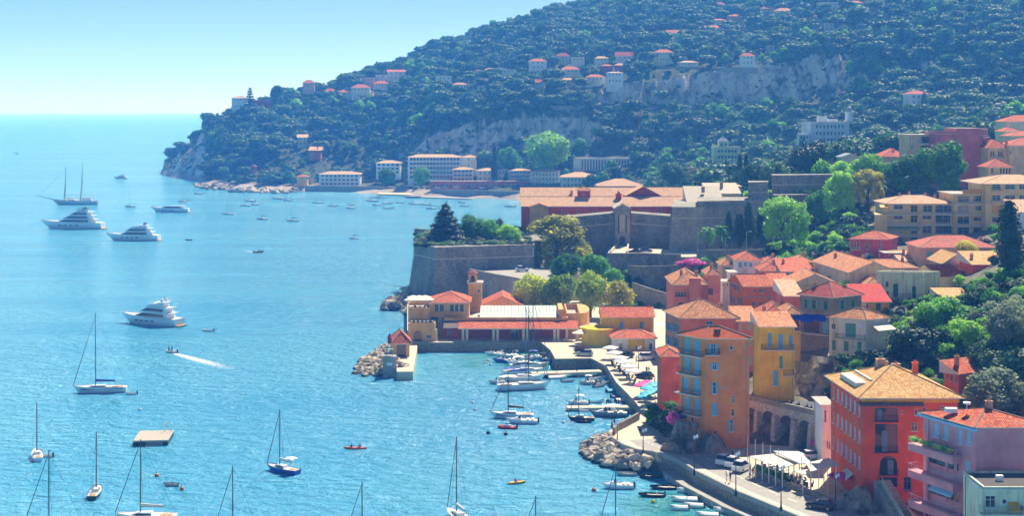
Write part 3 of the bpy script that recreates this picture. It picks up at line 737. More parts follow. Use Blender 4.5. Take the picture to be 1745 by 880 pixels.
# ------------------------------------------------------------------ houses on the headland
PW = {'w': plaster('far_white', 'e8e6df', .12), 'c': plaster('far_cream', 'e6d9bc', .15), 'p': plaster('far_pink', 'd9a898', .15), 'r': plaster('far_red', 'a8564a', .15),
      'm': plaster('far_maroon', '86424a', .15), 'o': plaster('far_ochre', 'd8a070', .15), 'y': plaster('far_yellow', 'e8d8a0', .12), 'g': plaster('far_grey', 'b9b8b2', .15)}
def hitY(px, py, y0=930.0, y1=1900.0):
    Y = np.arange(y0, y1, 1.5); d = ground(np.full_like(Y, px), Y) - (CAMZ - (py - HOR) / F * Y)
    i = np.argmax(d > 0); return float(Y[i]) if (d > 0).any() else 1350.0
TL = {'o': T_RED, 'p': T_PALE, 'd': T_DEEP, 'n': T_OLD, 'f': M_FLAT, 't': T_TAN}
HILL = [
 (395, 419, 167, 191, 'hip', 3, 'w', 'p', 4, 2, 'tall white shuttered villa standing on the tip of the headland ridge'),
 (433, 463, 171, 186, 'flat', 0, 'r', 'f', 4, 1, 'long low rose house under the tiered conifer on the ridge'),
 (516, 536, 141, 151, 'hip', 5, 'p', 'o', 3, 1, 'small pink house outlined against the sky on the ridge'),
 (551, 572, 155, 164, 'hip', 5, 'c', 'o', 3, 1, 'orange roofed bungalow at the left of the row of three'),
 (576, 600, 157, 166, 'hip', 5, 'c', 'o', 3, 1, 'orange roofed bungalow in the middle of the row of three'),
 (598, 630, 149, 160, 'hip', 6, 'c', 'o', 4, 1, 'widest orange roofed bungalow, right of the row of three'),
 (617, 638, 133, 146, 'flat', 0, 'p', 'f', 3, 2, 'flat topped pink house behind the three orange roofed bungalows'),
 (636, 663, 142, 153, 'hip', 5, 'w', 'o', 4, 1, 'white house with orange roof beside the flat pink house'),
 (640, 658, 128, 137, 'flat', 0, 'w', 'f', 2, 1, 'small white flat block left of the white terraced house'),
 (660, 690, 122, 138, 'gable', 4, 'w', 'o', 3, 2, 'big white terraced house high below the ridge forest'),
 (603, 619, 168, 178, 'flat', 0, 'w', 'f', 2, 1, 'little white cabin half hidden below the orange roofed bungalows'),
 (627, 650, 164, 170, 'hip', 4, 'c', 'n', 3, 1, 'low tan roofed house just right of the little white cabin'),
 (668, 678, 166, 178, 'flat', 0, 'c', 'f', 1, 2, 'narrow cream tower house among trees on the upper slope'),
 (507, 524, 234, 250, 'shed', 5, 'c', 'p', 2, 2, 'tall pale house with sloping roof above the red house'),
 (526, 546, 256, 272, 'shed', 6, 'r', 'p', 3, 1, 'red house with sloping pink roof above the terraces'),
 (506, 523, 301, 318, 'hip', 4, 'o', 'o', 1, 1, 'small terracotta boat house at the foot of the terraces'),
 (426, 436, 284, 294, 'gable', 3, 'r', 'o', 1, 1, 'tiny red hut among bushes above the rocky spit'),
 (744, 770, 130, 146, 'flat', 0, 'c', 'f', 3, 2, 'cream villa with flat parapet above the garden terraces'),
 (771, 797, 144, 160, 'hip', 4, 'c', 'n', 4, 2, 'ivory villa below the cream flat villa'),
 (807, 825, 122, 130, 'hip', 4, 'p', 'd', 2, 1, 'pink roofed house left of the white villas in the pines'),
 (826, 848, 119, 127, 'hip', 4, 'w', 'p', 3, 1, 'white villa with pale roof behind the dark pines'),
 (854, 879, 119, 130, 'flat', 0, 'w', 'f', 3, 1, 'white cube villa right of the pale roofed villa'),
 (815, 836, 147, 156, 'flat', 0, 'w', 'f', 3, 1, 'bright white modern villa above the long retaining wall'),
 (901, 932, 104, 127, 'hip', 5, 'w', 'o', 3, 3, 'tall white villa with balconies and orange roof'),
 (903, 928, 140, 154, 'hip', 6, 'c', 'o', 3, 1, 'orange roofed house directly below the tall white villa'),
 (947, 971, 95, 107, 'hip', 6, 'c', 'd', 3, 1, 'house with dark pink roof at the edge of the upper forest'),
 (973, 996, 98, 111, 'flat', 0, 'c', 'f', 3, 1, 'cream flat roofed villa beside the dark pink roof'),
 (1014, 1037, 99, 108, 'hip', 4, 'c', 't', 3, 1, 'low villa with sandy roof left of the white gabled house'),
 (1049, 1080, 95, 106, 'gable', 8, 'w', 'd', 3, 1, 'white gabled house high above the cliff'),
 (955, 989, 118, 130, 'hip', 6, 'c', 'o', 4, 1, 'wide orange hipped house above the pink cottage'),
 (956, 980, 136, 146, 'hip', 4, 'p', 'p', 3, 1, 'pink cottage below the wide orange hipped house'),
 (998, 1031, 131, 142, 'hip', 5, 'c', 'o', 4, 1, 'orange roofed house left of the big white cliff edge villa'),
 (1024, 1044, 112, 124, 'hip', 3, 'm', 'o', 2, 1, 'left one of the two maroon houses'),
 (1047, 1070, 111, 123, 'hip', 4, 'm', 'p', 3, 1, 'right one of the two maroon houses'),
 (1033, 1062, 124, 146, 'hip', 2, 'w', 'p', 4, 2, 'big white villa standing on the edge of the cliff'),
 (1114, 1148, 89, 108, 'hip', 6, 'c', 'o', 5, 2, 'tall cream villa with orange hipped roof above the cliff'),
 (1158, 1190, 106, 114, 'hip', 3, 'w', 'p', 5, 1, 'low white modern villa with wide flat eaves'),
 (1134, 1160, 55, 64, 'gable', 5, 'c', 'o', 3, 1, 'house with orange gable alone in the upper gardens'),
 (1202, 1232, 47, 56, 'gable', 5, 'c', 'o', 3, 1, 'grey and cream house with orange roof in the upper gardens'),
 (1211, 1240, 9, 15, 'hip', 7, 'p', 'o', 3, 1, 'pink hipped house at the very top of the picture'),
 (1212, 1237, 34, 40, 'hip', 3, 'c', 'o', 3, 1, 'flat fronted villa under the long upper wall'),
 (1240, 1265, 27, 34, 'hip', 4, 'o', 'o', 3, 1, 'ochre house with orange roof near the top of the hill'),
 (1298, 1324, 14, 20, 'hip', 5, 'c', 'n', 3, 1, 'leftmost house of the roof cluster near the hilltop'),
 (1322, 1354, 18, 24, 'hip', 6, 'c', 'n', 4, 1, 'largest house of the roof cluster near the hilltop'),
 (1366, 1390, 21, 27, 'hip', 4, 'o', 't', 3, 1, 'low sandy roofed house right of the hilltop cluster'),
 (1380, 1396, 27, 35, 'hip', 3, 'p', 'o', 2, 1, 'small pink house below the sandy roofed house'),
 (1404, 1422, 40, 53, 'flat', 0, 'w', 'f', 2, 2, 'white stepped house among trees at upper right'),
 (1398, 1428, 4, 12, 'flat', 0, 'w', 'f', 4, 1, 'long white house at the top edge above the trees'),
 (1448, 1473, 4, 13, 'hip', 4, 'c', 'o', 3, 1, 'cream house with orange roof at the top edge, far right'),
 (1262, 1287, 95, 113, 'hip', 6, 'w', 'o', 3, 2, 'white house with orange pyramid roof right on the cliff rim'),
 (1309, 1320, 78, 90, 'flat', 0, 'w', 'f', 1, 1, 'small white cabin above the pyramid roofed house'),
]
SEEN = [(695, 812, 268, 300, 1050), (544, 629, 297, 316, 1070), (640, 682, 278, 296, 1070), (977, 1078, 268, 292, 1028), (1217, 1262, 245, 270, 898), (1362, 1454, 190, 240, 900), (1518, 1585, 155, 196, 978), (813, 960, 291, 312, 1010)]
for (x0, x1, ev, bs, rk, rp, w, t, nc, nr, lab) in HILL:
    Y = min(hitY(q_, bs) for q_ in (x0, (x0 + x1) / 2, x1)) - 1; mpp = Y / F; SEEN.append((x0, x1, ev, bs, Y))
    h = House('villa', lab, 'house', None, x0, x1, ev, bs, Y, PW[w], th=random.uniform(-6, 10), dep=max(7, (x1 - x0) * mpp * .62), sink=5, group='houses on the headland')
    h.grid('R', nc, nr, 1.0, 1.5, 'o', M_GREYT, top=.6)
    h.grid('L', 2, nr, .9, 1.4, 'o', M_GREYT, top=.6)
    h.roof(rk, max(rp * mpp, .3), TL[t], over=.7)
    if rk == 'flat': h.parapet(.5)
    elif nc > 2: h.chimney(.7, .5, 1.0, 1.0)
    h.done()

# hotels and blocks along the far waterfront
def slab_block(lab, x0, x1, ev, bs, Y, nc, nr, wall, dep=13, tile=T_PALE, rise=2.0, side=None, th=0, w=2.3, hh=2.0, name='hotel_block'):
    h = House(name, lab, 'building', None, x0, x1, ev, bs, Y, wall, th=th, dep=dep, sink=4, group='blocks along the far waterfront')
    p = (h.zt - h.zv) / nr
    for r in range(nr):
        for c in range(nc):
            L = h.LR; x = L * (.03 + .94 * (c + .5) / nc); z1 = h.zt - .5 - r * p
            h.hole('R', x - w / 2, x + w / 2, z1 - hh, z1, 'o', M_GREYT)
        h.band(h.zt - r * p - p + .25, .5, .35, M_WHITE, 'R', 'floor_slab')
    for c in range(nc + 1):
        x = h.LR * (.03 + .94 * c / nc); h.add('pier', MB().box(h.pos('R', min(x, h.LR - .2), h.zv, .16), (.3, .3, h.zt - h.zv)), M_WHITE)
    h.roof('hip', rise, tile, over=.9).done(); return h
WW, WC = PW['w'], PW['c']
slab_block('three storey white hotel with loggias on the sea wall', 544, 613, 297, 317, 1072, 9, 3, WW, 14)
slab_block('two storey white block behind the round waterfront tree', 641, 682, 278, 297, 1072, 5, 3, WW, 12)
slab_block('large four storey white hotel with rows of loggias', 695, 786, 268, 306, 1052, 15, 5, WW, 14)
h = House('stair_tower', 'plain cream end block joined to the large white hotel', 'building', None, 786.5, 811, 268, 308, 1050, WC, dep=15, sink=4, group='blocks along the far waterfront'); h.grid('R', 1, 4, 1, 1.6, 'o', M_GREYT); h.roof('hip', 1.6, T_PALE, .8).done()
slab_block('small white loggia block in front of the large hotel', 772, 806, 289, 309, 1030, 5, 3, WC, 10, rise=1.6)
def plain_block(lab, x0, x1, ev, bs, Y, nc, nr, wall, tile=T_PALE, rise=1.8, dep=12, kind='hip', th=0):
    h = House('waterfront_block', lab, 'building', None, x0, x1, ev, bs, Y, wall, dep=dep, sink=4, th=th, group='blocks along the far waterfront')
    h.grid('R', nc, nr, 1.1, 1.7, 'o', M_GREYT, top=.9, m=.05); h.roof(kind, rise, tile, .8).done(); return h
plain_block('pale block between the two dark cypresses', 813, 847, 291, 311, 1026, 4, 2, WC)
plain_block('narrow pale block right of the tall cypress', 848.5, 867, 290, 311, 1030, 3, 2, WW)
slab_block('white balconied block at the middle of the waterfront', 868, 903, 291, 311, 1026, 6, 3, WW, 11, rise=1.4)
plain_block('cream block with a row of tall dark strips', 904, 954, 293, 318, 1010, 8, 3, WC)
plain_block('beige block with broad pale roof behind the barracks', 956, 1019, 302, 322, 985, 9, 2, WC, T_PALE, 3.2, 20)
plain_block('wide low shed with pale tiled roof behind the barracks', 1020, 1096, 317, 334, 900, 7, 1, PW['g'], T_PALE, 4.2, 22)
h = House('ribbed_building', 'long modern white building with tall vertical slits', 'building', None, 977, 1078, 270, 294, 1030, WW, dep=14, sink=5)
for c in range(17): x = h.LR * (.14 + .82 * c / 17); h.hole('R', x, x + 1.0, h.zv + 1.5, h.zt - 1.0, 'o', M_GREYT)
h.roof('flat', 0, M_FLAT, .3).parapet(.4); h.done()
h = House('arcade_wall', 'long pink arcade wall along the far quay road', 'building', None, 733, 905, 309, 320, 1008, PW['r'], dep=5, sink=2)
for c in range(22): x = h.LR * (.02 + .96 * c / 22); h.hole('R', x, x + 1.7, h.zv + .3, h.zv + 2.6, 'o', M_GREYT)
h.roof('flat', 0, M_FLAT, .2).done()

# yellow chateau with pyramid tower, white palace with domed tower, white tower house
Yc = 900
h = House('chateau', 'pale yellow chateau with small pyramid roofed tower', 'building', None, 1217, 1262, 252, 274, Yc, PW['y'], dep=12, sink=5)
h.grid('R', 6, 2, 1.5, 2.0, 'o', M_GREYT); h.roof('flat', 0, M_FLAT, .4).parapet(.7)
c0 = at(1232, 252, Yc + 4); mb = MB().box((c0.x, c0.y, h.zt), (6, 6, 4.2)); h.add('tower', mb, PW['y'])
mb = MB(); mb.loft([[(c0.x + sx * k, c0.y + sy * k, h.zt + 4.2 + zz) for sx, sy in ((-1, -1), (1, -1), (1, 1), (-1, 1))] for k, zz in ((3.4, 0), (1.6, 1.8), (.1, 3.6))]); h.add('tower_roof', mb, M_SLATE)
for k in (-1.4, 1.4): h.add('tower_window', MB().box((c0.x + k, c0.y - 3.02, h.zt + 1.2), (1.2, .1, 1.7)), M_GLASS)
h.done()
Yp = 905
h = House('palace', 'white palace on the wooded slope with a domed corner tower', 'building', 1379, 1381, 1447, 210, 246, Yp, PW['w'], th=10, dep=16, sink=8)
h.grid('R', 8, 3, 1.3, 2.2, 'o', M_GREYT); h.band(h.zt - .6, .6, .5, M_WHITE, 'RL'); h.roof('flat', 0, M_FLAT, .3).parapet(.8)
for x0, x1, y in ((1395, 1410, 198), (1412, 1428, 203)):
    a, c = at(x0, 210, Yp + 8), at(x1, 210, Yp + 8); h.add('roof_pavilion', MB().box(((a.x + c.x) / 2, Yp + 11, h.zt), (c.x - a.x, 6, zat(y, Yp + 8) - h.zt)), PW['w'])
a = at(1447, 210, Yp + 12)
mb = MB().lathe((a.x, a.y, h.zt - 12), [(2.6, 0), (2.6, 18.4), (3.1, 18.6), (3.1, 19.3), (2.4, 19.4)], 12); h.add('tower', mb, PW['w'])
mb = MB().lathe((a.x, a.y, h.zt + 7.4), [(2.0, 0), (2.1, 1.4), (1.7, 2.4), (.9, 3.1), (.15, 3.5), (.1, 5.2)], 12); h.add('tower_dome', mb, M_SLATE)
a = at(1362, 228, Yp - 6); c = at(1379, 228, Yp - 6); tw = h.add('terrace_wing', MB().box(((a.x + c.x) / 2, Yp - 2, a.z - 10), (c.x - a.x, 8, 10)), PW['w'])
for k in range(3): h.add('wing_window', MB().box((a.x + 1.2 + 1.9 * k, Yp - 6.03, a.z - 3), (1.1, .1, 1.8)), M_GLASS)
h.done()
Yt = 985
h = House('tower_house', 'white three storey house with stepped terraces beside a cypress', 'house', None, 1549, 1583, 160, 193, Yt, PW['w'], dep=11, sink=8, th=6)
h.grid('R', 3, 3, 1.2, 1.7, 'o', M_GREYT); h.roof('hip', 2.6, T_RED, .7)
for x0, x1, y0, y1, d in ((1542, 1570, 178, 196, 7), (1518, 1550, 194, 201, 9)):
    a, c = at(x0, y0, Yt - d), at(x1, y1, Yt - d); h.add('terrace', MB().box(((a.x + c.x) / 2, Yt - d + 4, c.z - 5), (c.x - a.x, 8, a.z - c.z + 5)), PW['w'])
h.done()

# retaining walls of the cliff road and the far quay
M_RET = stone('retaining_stone', 'b3aca0', '98928a', '7d7870', .9, .5)
def wall_run(name, lab, cat, pts, h, t=.6, mat=None, zoff=0.0, group=None):
    """free-standing wall following points (x, y, zbase)"""
    mb = MB()
    for a, b_ in zip(pts, pts[1:]):
        d = Vector((b_[0] - a[0], b_[1] - a[1], 0)); d.normalize(); nn = Vector((-d.y, d.x, 0)) * t / 2
        lo = -2.0
        q = [Vector(a) - nn, Vector(b_) - nn, Vector(b_) + nn, Vector(a) + nn]
        bot = [p + Vector((0, 0, lo)) for p in q]; top = [p + Vector((0, 0, h)) for p in q]
        mb.face([bot[0], bot[1], top[1], top[0]]); mb.face([bot[2], bot[3], top[3], top[2]]); mb.face(top); mb.face([bot[1], bot[2], top[2], top[1]]); mb.face([bot[3], bot[0], top[0], top[3]])
    return tag(mb.build(name, mat or M_RET), lab, cat, group, 'thing')
def far_pts(x0, x1, py, n, dz=0):
    out = []
    for k in range(n + 1):
        px = x0 + (x1 - x0) * k / n; Y = hitY(px, py); out.append((A(px) * Y, Y - 2.5, zat(py, Y - 2.5) - 1 + dz))
    return out
wall_run('road_wall', 'pale parapet wall of the road running along the cliff', 'wall', far_pts(768, 1150, 183, 24), 2.2, 1.0)
wall_run('garden_wall', 'tall retaining wall under the villas above the cliff road', 'wall', far_pts(800, 892, 172, 6), 6.0, 1.0)
for x0_, x1_, y_, hh_, lb_ in ((1112, 1200, 117, 2.5, 'pale garden wall below the low modern villa'), (1186, 1262, 29, 2.2, 'long pale wall high in the upper gardens'), (940, 1000, 152, 2.5, 'pale garden wall below the pink cottage'), (1215, 1290, 118, 2.5, 'wall along the cliff rim by the pyramid roofed house'), (745, 800, 165, 2.5, 'garden wall below the ivory villa')): wall_run('garden_wall', lb_, 'wall', far_pts(x0_, x1_, y_, 6), hh_, .8)
wall_run('sea_wall', 'grey sea wall under the far quay road', 'wall', [(A(x) * y, y, 0) for x, y in ((735, 1005), (790, 995), (840, 985), (884, 975))], 5.2, 1.2)
wall_run('hotel_sea_wall', 'grey sea wall under the three storey white hotel', 'wall', [(A(x) * y, y, 0) for x, y in ((520, 1064), (560, 1062), (612, 1058), (650, 1050), (690, 1042))], 4.4, 1.2)

# bathing jetty and beach on the far shore
M_SAND = plain('sand', 'd8bf98', .95, var=.15, sc=.5)
mb = MB().poly([(A(x) * y, y) for x, y in ((640, 1018), (720, 1003), (742, 1006), (735, 1030), (690, 1045), (650, 1043))], -2, 1.0); struct('beach', mb, M_SAND)
mb = MB().poly([(A(x) * y, y) for x, y in ((690, 992), (805, 965), (806, 970), (742, 1004), (700, 1005))], -2, .7); struct('bathing_jetty', mb, M_CONC)

# ------------------------------------------------------------------ the wood on the headland (one mass)
FT = np.array(FOOT)
gx, gy = np.meshgrid(np.arange(-400, 760, 5.8), np.arange(600, 1830, 5.8)); X = gx.ravel() + rng.uniform(-2.6, 2.6, gx.size); Yv = gy.ravel() + rng.uniform(-2.6, 2.6, gx.size)
px = X / Yv * F + CX; ok = (px > 268) & (px < 1850) & ((Yv > 935) | (px > 1110)); X, Yv, px = X[ok], Yv[ok], px[ok]
Z = ground(px, Yv); e = 3.0
slope = np.hypot((ground((X + e) / Yv * F + CX, Yv) - ground((X - e) / Yv * F + CX, Yv)) / (2 * e), (ground(X / (Yv + e) * F + CX, Yv + e) - ground(X / (Yv - e) * F + CX, Yv - e)) / (2 * e))
keep = (Z > 3.5) & ((slope < .95) | (rng.random(len(X)) < .07))
keep &= ~((px > 500) & (Yv < 1095) & (Z < 9) & (px < 1000))
dens = fbm(X / 60, Yv / 60, 3)
for fx, fy, fr in FT: keep &= ~((np.abs(X - fx) < fr * .8 + 2.5) & (Yv - fy < fr + 2) & (Yv - fy > -fr - 20))
# terraces and gardens of the lower point stay open
keep &= ~((px > 440) & (px < 640) & (Z > 6) & (Z < 24) & (Yv < 1190) & (rng.random(len(X)) < .75))
ah = np.maximum(ground(X / (Yv + 14) * F + CX, Yv + 14) - ground(X / (Yv + 8) * F + CX, Yv + 8), ground(X / (Yv + 22) * F + CX, Yv + 22) - ground(X / (Yv + 16) * F + CX, Yv + 16))
keep &= ~((ah > 7.5) & (rng.random(len(X)) < .75))
ztop = Z + 9.5; pyt = HOR + (CAMZ - ztop) / Yv * F; luck = rng.random(len(X))
keep &= ~((px > 1010) & (px < 1410) & (Yv < 1126) & (pyt < 172) & (luck < .9))
keep &= ~((px > 640) & (px < 1010) & (Yv < 1100) & (pyt < 262 - np.clip(px - 640, 0, 160) * .26) & (Z < 55) & (luck < .85))
for a_, b_, e_, f_, y_ in SEEN: keep &= ~((px > a_ - 4) & (px < b_ + 4) & (Yv < y_ + 1) & (pyt < f_ - (f_ - e_) * .25) & (luck < .93))
keep &= ~((dens < .37) & (rng.random(len(X)) < .6))
X, Yv, px, Z, slope, dens = [q[keep] for q in (X, Yv, px, Z, slope, dens)]
N_ = len(X); u_ = rng.random(N_)
kind = np.where(u_ < .62, rng.integers(0, 4, N_), np.where(u_ < .84, rng.integers(4, 6, N_), np.where(u_ < .88, 6, 7)))
kind = np.where((slope > .8) , 7, kind)
low = (Z < 26) & (px > 850) & (Yv > 900) & (rng.random(N_) < .16); kind = np.where(low, 8, kind)
zone = fbm(X / 90 + 5, Yv / 90 + 2, 3)
kind = np.where((zone > .5) & (kind < 4) & (rng.random(N_) < .5), 4 + (kind % 2), kind); kind = np.where((zone < .36) & (rng.random(N_) < .12), 8, kind)
s_ = 1.25 * (.45 + .85 * rng.random(N_) ** 1.4 + .12) * np.where(kind == 7, .9, 1.0) * np.clip(.7 + Z / 60, .75, 1.0) * (.75 + .5 * dens)
tag(scatter('wooded_hillside', FARP, np.stack([X, Yv, Z - .6], 1), kind, np.stack([np.zeros(N_), np.zeros(N_), rng.random(N_) * 6.28], 1),
    np.stack([s_ * (.9 + .3 * rng.random(N_)), s_ * (.9 + .3 * rng.random(N_)), s_ * (.85 + .4 * rng.random(N_))], 1)), 'dense pine and oak wood covering the headland', kind='stuff')
# scrub everywhere between the trees
M2 = 9000; X = rng.uniform(-380, 720, M2); Yv = rng.uniform(940, 1500, M2); px = X / Yv * F + CX; Z = ground(px, Yv)
keep = (Z > 4) & (px > 275) & (px < 1850)
for fx, fy, fr in FT: keep &= ~((np.abs(X - fx) < fr * .8 + 1) & (Yv - fy < fr + 1) & (Yv - fy > -fr - 2))
X, Yv, Z = X[keep], Yv[keep], Z[keep]; N_ = len(X); s_ = .4 + .7 * rng.random(N_)
tag(scatter('hillside_scrub', [FARP[7]], np.stack([X, Yv, Z - .2], 1), np.zeros(N_), np.stack([rng.normal(0, .3, N_), rng.normal(0, .3, N_), rng.random(N_) * 6.28], 1), np.stack([s_, s_, s_ * .9], 1)), 'low scrub on the cliffs and terraces', kind='stuff')
# ------------------------------------------------------------------ single trees
def crown_mesh(sp, mat, var):
    me = crown_raw(sp, mat, var)
    if sp in ('plane', 'big', 'weep', 'bush', 'cypress', 'cedar'):      # fill the nominal size
        n_ = len(me.vertices); v = np.empty(n_ * 3, np.float32); me.vertices.foreach_get('co', v); v = v.reshape(-1, 3); w, h = NOM[sp]
        r = np.percentile(np.hypot(v[:, 0], v[:, 1]), 96); top = np.percentile(v[:, 2], 99.5)
        v[:, :2] *= w / 2 / r; v[:, 2] *= h / top; me.vertices.foreach_set('co', v.ravel()); me.update()
    return me
def crown_raw(sp, mat, var):
    s = 100 + var * 7
    if sp == 'plane': return leaf_cloud('crown', lumps_round(17, 5.0, 11.0, .9, s, .42), 5200, .36, mat, seed=s, jit=.55)
    if sp == 'big': return leaf_cloud('crown', lumps_round(20, 6.0, 13, 2.0, s, .36), 6500, .38, mat, seed=s, jit=.42)
    if sp == 'weep':
        g = np.random.default_rng(s); L = lumps_round(10, 5.0, 8, 6, s, .36)
        for k in range(14):
            a = g.random() * 6.28; r = 3.2 + 1.8 * g.random(); L.append((math.cos(a) * r, math.sin(a) * r, 3.6 + 4 * g.random(), 1.0, 1.0, 2.4))
        return leaf_cloud('crown', L, 6000, .32, mat, seed=s, jit=.42)
    if sp == 'cypress': return leaf_cloud('crown', [(0, 0, 5.0, 1.25, 1.25, 5.0), (.2, .1, 3.0, 1.45, 1.45, 2.9), (-.1, 0, 7.6, .8, .8, 2.5)], 1900, .24, mat, seed=s, jit=.4)
    if sp == 'cedar':
        g = np.random.default_rng(s); L = []
        for k in range(26):
            t = k / 25; z = 1.6 + 10.6 * t; r = 4.6 * (1 - t) ** .75 + .5; a = k * 2.4
            L.append((math.cos(a) * r * .55, math.sin(a) * r * .55, z, r * .62, r * .62, .75))
        return leaf_cloud('crown', L, 5000, .34, mat, seed=s, jit=.45)
    if sp == 'umbrella': return FARP[4]
    if sp == 'tier':
        L = [(0, 0, 2.2 + 1.35 * k, 3.6 * (1 - k / 9), 3.6 * (1 - k / 9), .42) for k in range(8)]
        return leaf_cloud('crown', L, 900, .5, mat, seed=s)
    if sp == 'bush': return leaf_cloud('crown', lumps_round(8, 2.0, 2.8, .1, s, .45), 1300, .22, mat, seed=s)
    if sp == 'hedge': return leaf_cloud('crown', [(0, 0, 1.4, 1.9, 1.9, 1.5), (.3, .2, 1.6, 1.7, 1.6, 1.4)], 1500, .16, mat, seed=s, jit=.4)
    if sp == 'palm':
        mb = MB(); g = np.random.default_rng(s)
        for k in range(34):
            a = g.random() * 6.28; el = g.uniform(-.5, 1.2); d = Vector((math.cos(a), math.sin(a), 0)); sd = Vector((-d.y, d.x, 0)); p0 = Vector((0, 0, 4.4)); pv = None; L_ = 2.6 + .5 * g.random()
            for q in range(6):
                t = q / 5; c = p0 + d * (L_ * t * math.cos(el * (1 - t * .4))) + Vector((0, 0, L_ * (math.sin(el) * t - .75 * t * t))); w = .30 * math.sin(math.pi * (.15 + .8 * t)) + .04
                dr = Vector((0, 0, -w * .5)); ed = (c + sd * w + dr, c, c - sd * w + dr)
                if pv: mb.face([pv[0], ed[0], ed[1], pv[1]]); mb.face([pv[1], ed[1], ed[2], pv[2]])
                pv = ed
        return mb.mesh('crown', mat)
NOM = {'plane': (11, 12), 'big': (13.5, 15.3), 'weep': (11.5, 14.5), 'cypress': (3, 10.2), 'cedar': (10, 13.2), 'umbrella': (9.6, 9.2), 'tier': (7.4, 13.4), 'bush': (4.6, 3.2), 'hedge': (4, 3.1), 'palm': (5.2, 6.2)}
def trunk_mesh(sp):
    mb = MB(); g = random.Random(hash(sp) % 97)
    H = {'plane': 6, 'big': 7.5, 'weep': 8.5, 'cypress': 2, 'cedar': 11.5, 'umbrella': 7, 'tier': 12.5, 'bush': 1.2, 'hedge': 1.0, 'palm': 4.5}[sp]
    r = {'plane': .38, 'big': .5, 'weep': .45, 'cypress': .22, 'cedar': .45, 'umbrella': .3, 'tier': .28, 'bush': .12, 'hedge': .12, 'palm': .26}[sp]
    pts = [Vector((0, 0, -.6)), Vector((.06, .05, H * .3)), Vector((-.08, .1, H * .62)), Vector((.05, 0, H))]; rr = [r * 1.25, r, r * .75, r * (.7 if sp == 'palm' else .3)]
    for k in range(3): mb.tube(pts[k], pts[k + 1], rr[k], rr[k + 1], 8)
    if sp in ('plane', 'big', 'weep', 'umbrella', 'bush', 'hedge'):
        for k in range(7):
            a = k * .9 + g.random(); z = H * (.35 + .09 * k); q = Vector((math.cos(a), math.sin(a), .75)) * H * .42
            mb.tube((0, .05, z), Vector((0, .05, z)) + q, r * .45, r * .12, 5)
    return mb.mesh('trunk', M_BARK, True)
_tn = [0]
def tree(name, lab, px, Y, z, w, h, sp, mat, group=None, cat='tree'):
    _tn[0] += 1; var = _tn[0] % 3; nw, nh = NOM[sp]
    t = thing(name, lab, cat, (A(px) * Y, Y, z), 0, group)
    sc = (w / nw, w / nw, h / nh)
    link('trunk', cached(('tr', sp), lambda: trunk_mesh(sp)), t, sc=(max(sc[0], .6 * sc[2]),) * 2 + (sc[2],))
    link('crown', cached(('cr', sp, mat.name, var), lambda: crown_mesh(sp, mat, var)), t, rz=random.random() * 6.28, sc=sc)
    return t
def treep(name, lab, x0, x1, ytop, ybase, Y, sp, mat, group=None, cat='tree'):
    """tree by the box it fills in the photograph at distance Y"""
    return tree(name, lab, (x0 + x1) / 2, Y, zat(ybase, Y), (x1 - x0) / F * Y, (ybase - ytop) / F * Y, sp, mat, group, cat)
# ------------------------------------------------------------------ citadel
M_FORT = stone('fort_stone', 'b3ada3', '8f8a82', '6a6660', .7, .5, .62, .8)
M_FORTL = stone('fort_stone_light', 'c2baac', '9c9589', '78726a', .6, .45, .5, .8)
M_CAP = plain('stone_cap', 'c9bda8', .95, var=.2, sc=1.5)
M_RUB = stone('rubble', 'b0a998', '8a8478', '6c675e', .35, .28, .3, .8)
M_PAVE = plain('pale_paving', 'cdbfa6', .9, var=.1, sc=.6)
M_ASPH = plain('pale_asphalt', 'a39e95', .9, var=.12, sc=.8)
def P2(px, Y): return (A(px) * Y, Y)
def battered(name, lab, plan, z0, zs, bat, mat, cap=.5, cat='wall', cord=None):
    """closed masonry mass; plan = top outline (x, y), sides lean out by bat going down; zs = top heights per corner"""
    n_ = len(plan); cx = sum(p[0] for p in plan) / n_; cy = sum(p[1] for p in plan) / n_
    if not isinstance(zs, (list, tuple)): zs = [zs] * n_
    def out(p, d):
        v = Vector((p[0] - cx, p[1] - cy)); v.normalize(); return (p[0] + v.x * d, p[1] + v.y * d)
    t = thing(name, lab, cat, (cx, cy, z0)); mb = MB()
    mb.loft([[(*out(p, bat), z0) for p in plan], [(*p, zs[i] - 3.2) for i, p in enumerate(plan)], [(*p, zs[i]) for i, p in enumerate(plan)]])
    mb.build('wall', mat, t)
    mb = MB()
    mb.loft([[(*out(p, k), zs[i] - 3.2 + dz) for i, p in enumerate(plan)] for k, dz in ((.02, -.2), (.22, -.12), (.22, .12), (.02, .2))], caps=False); mb.build('cordon', M_CAP, t)
    mb = MB(); mb.loft([[(*out(p, .12), zs[i] + .003) for i, p in enumerate(plan)], [(*out(p, .12), zs[i] + cap) for i, p in enumerate(plan)]]); mb.build('coping', mat, t)
    return t
battered('corner_bastion', 'tall grey stone bastion rising from the sea with greenery on top',
         [P2(705, 456), P2(743, 440), P2(846, 446), P2(908, 450), P2(935, 478), P2(900, 520), P2(740, 520)], -3, 17.4, 3.0, M_FORT)
battered('gate_curtain', 'grey curtain wall with the gate in its middle', [P2(955, 482), P2(1046, 482), P2(1046.2, 492), P2(955, 492)], 8, [23.5, 25.2, 25.2, 23.5], .8, M_FORT, .35)
battered('gate_curtain', 'grey curtain wall between the gate and the right bastion', [P2(1076, 482), P2(1190, 482), P2(1190, 492), P2(1076, 492)], 8, [25.2, 23.4, 23.4, 25.2], .8, M_FORT, .35)
battered('right_bastion', 'broad grey bastion with a sharp sloping edge right of the gate', [P2(1145, 466), P2(1188, 466), P2(1315, 474), P2(1315, 505), P2(1150, 505)], 8, 28.2, 2.6, M_FORTL)
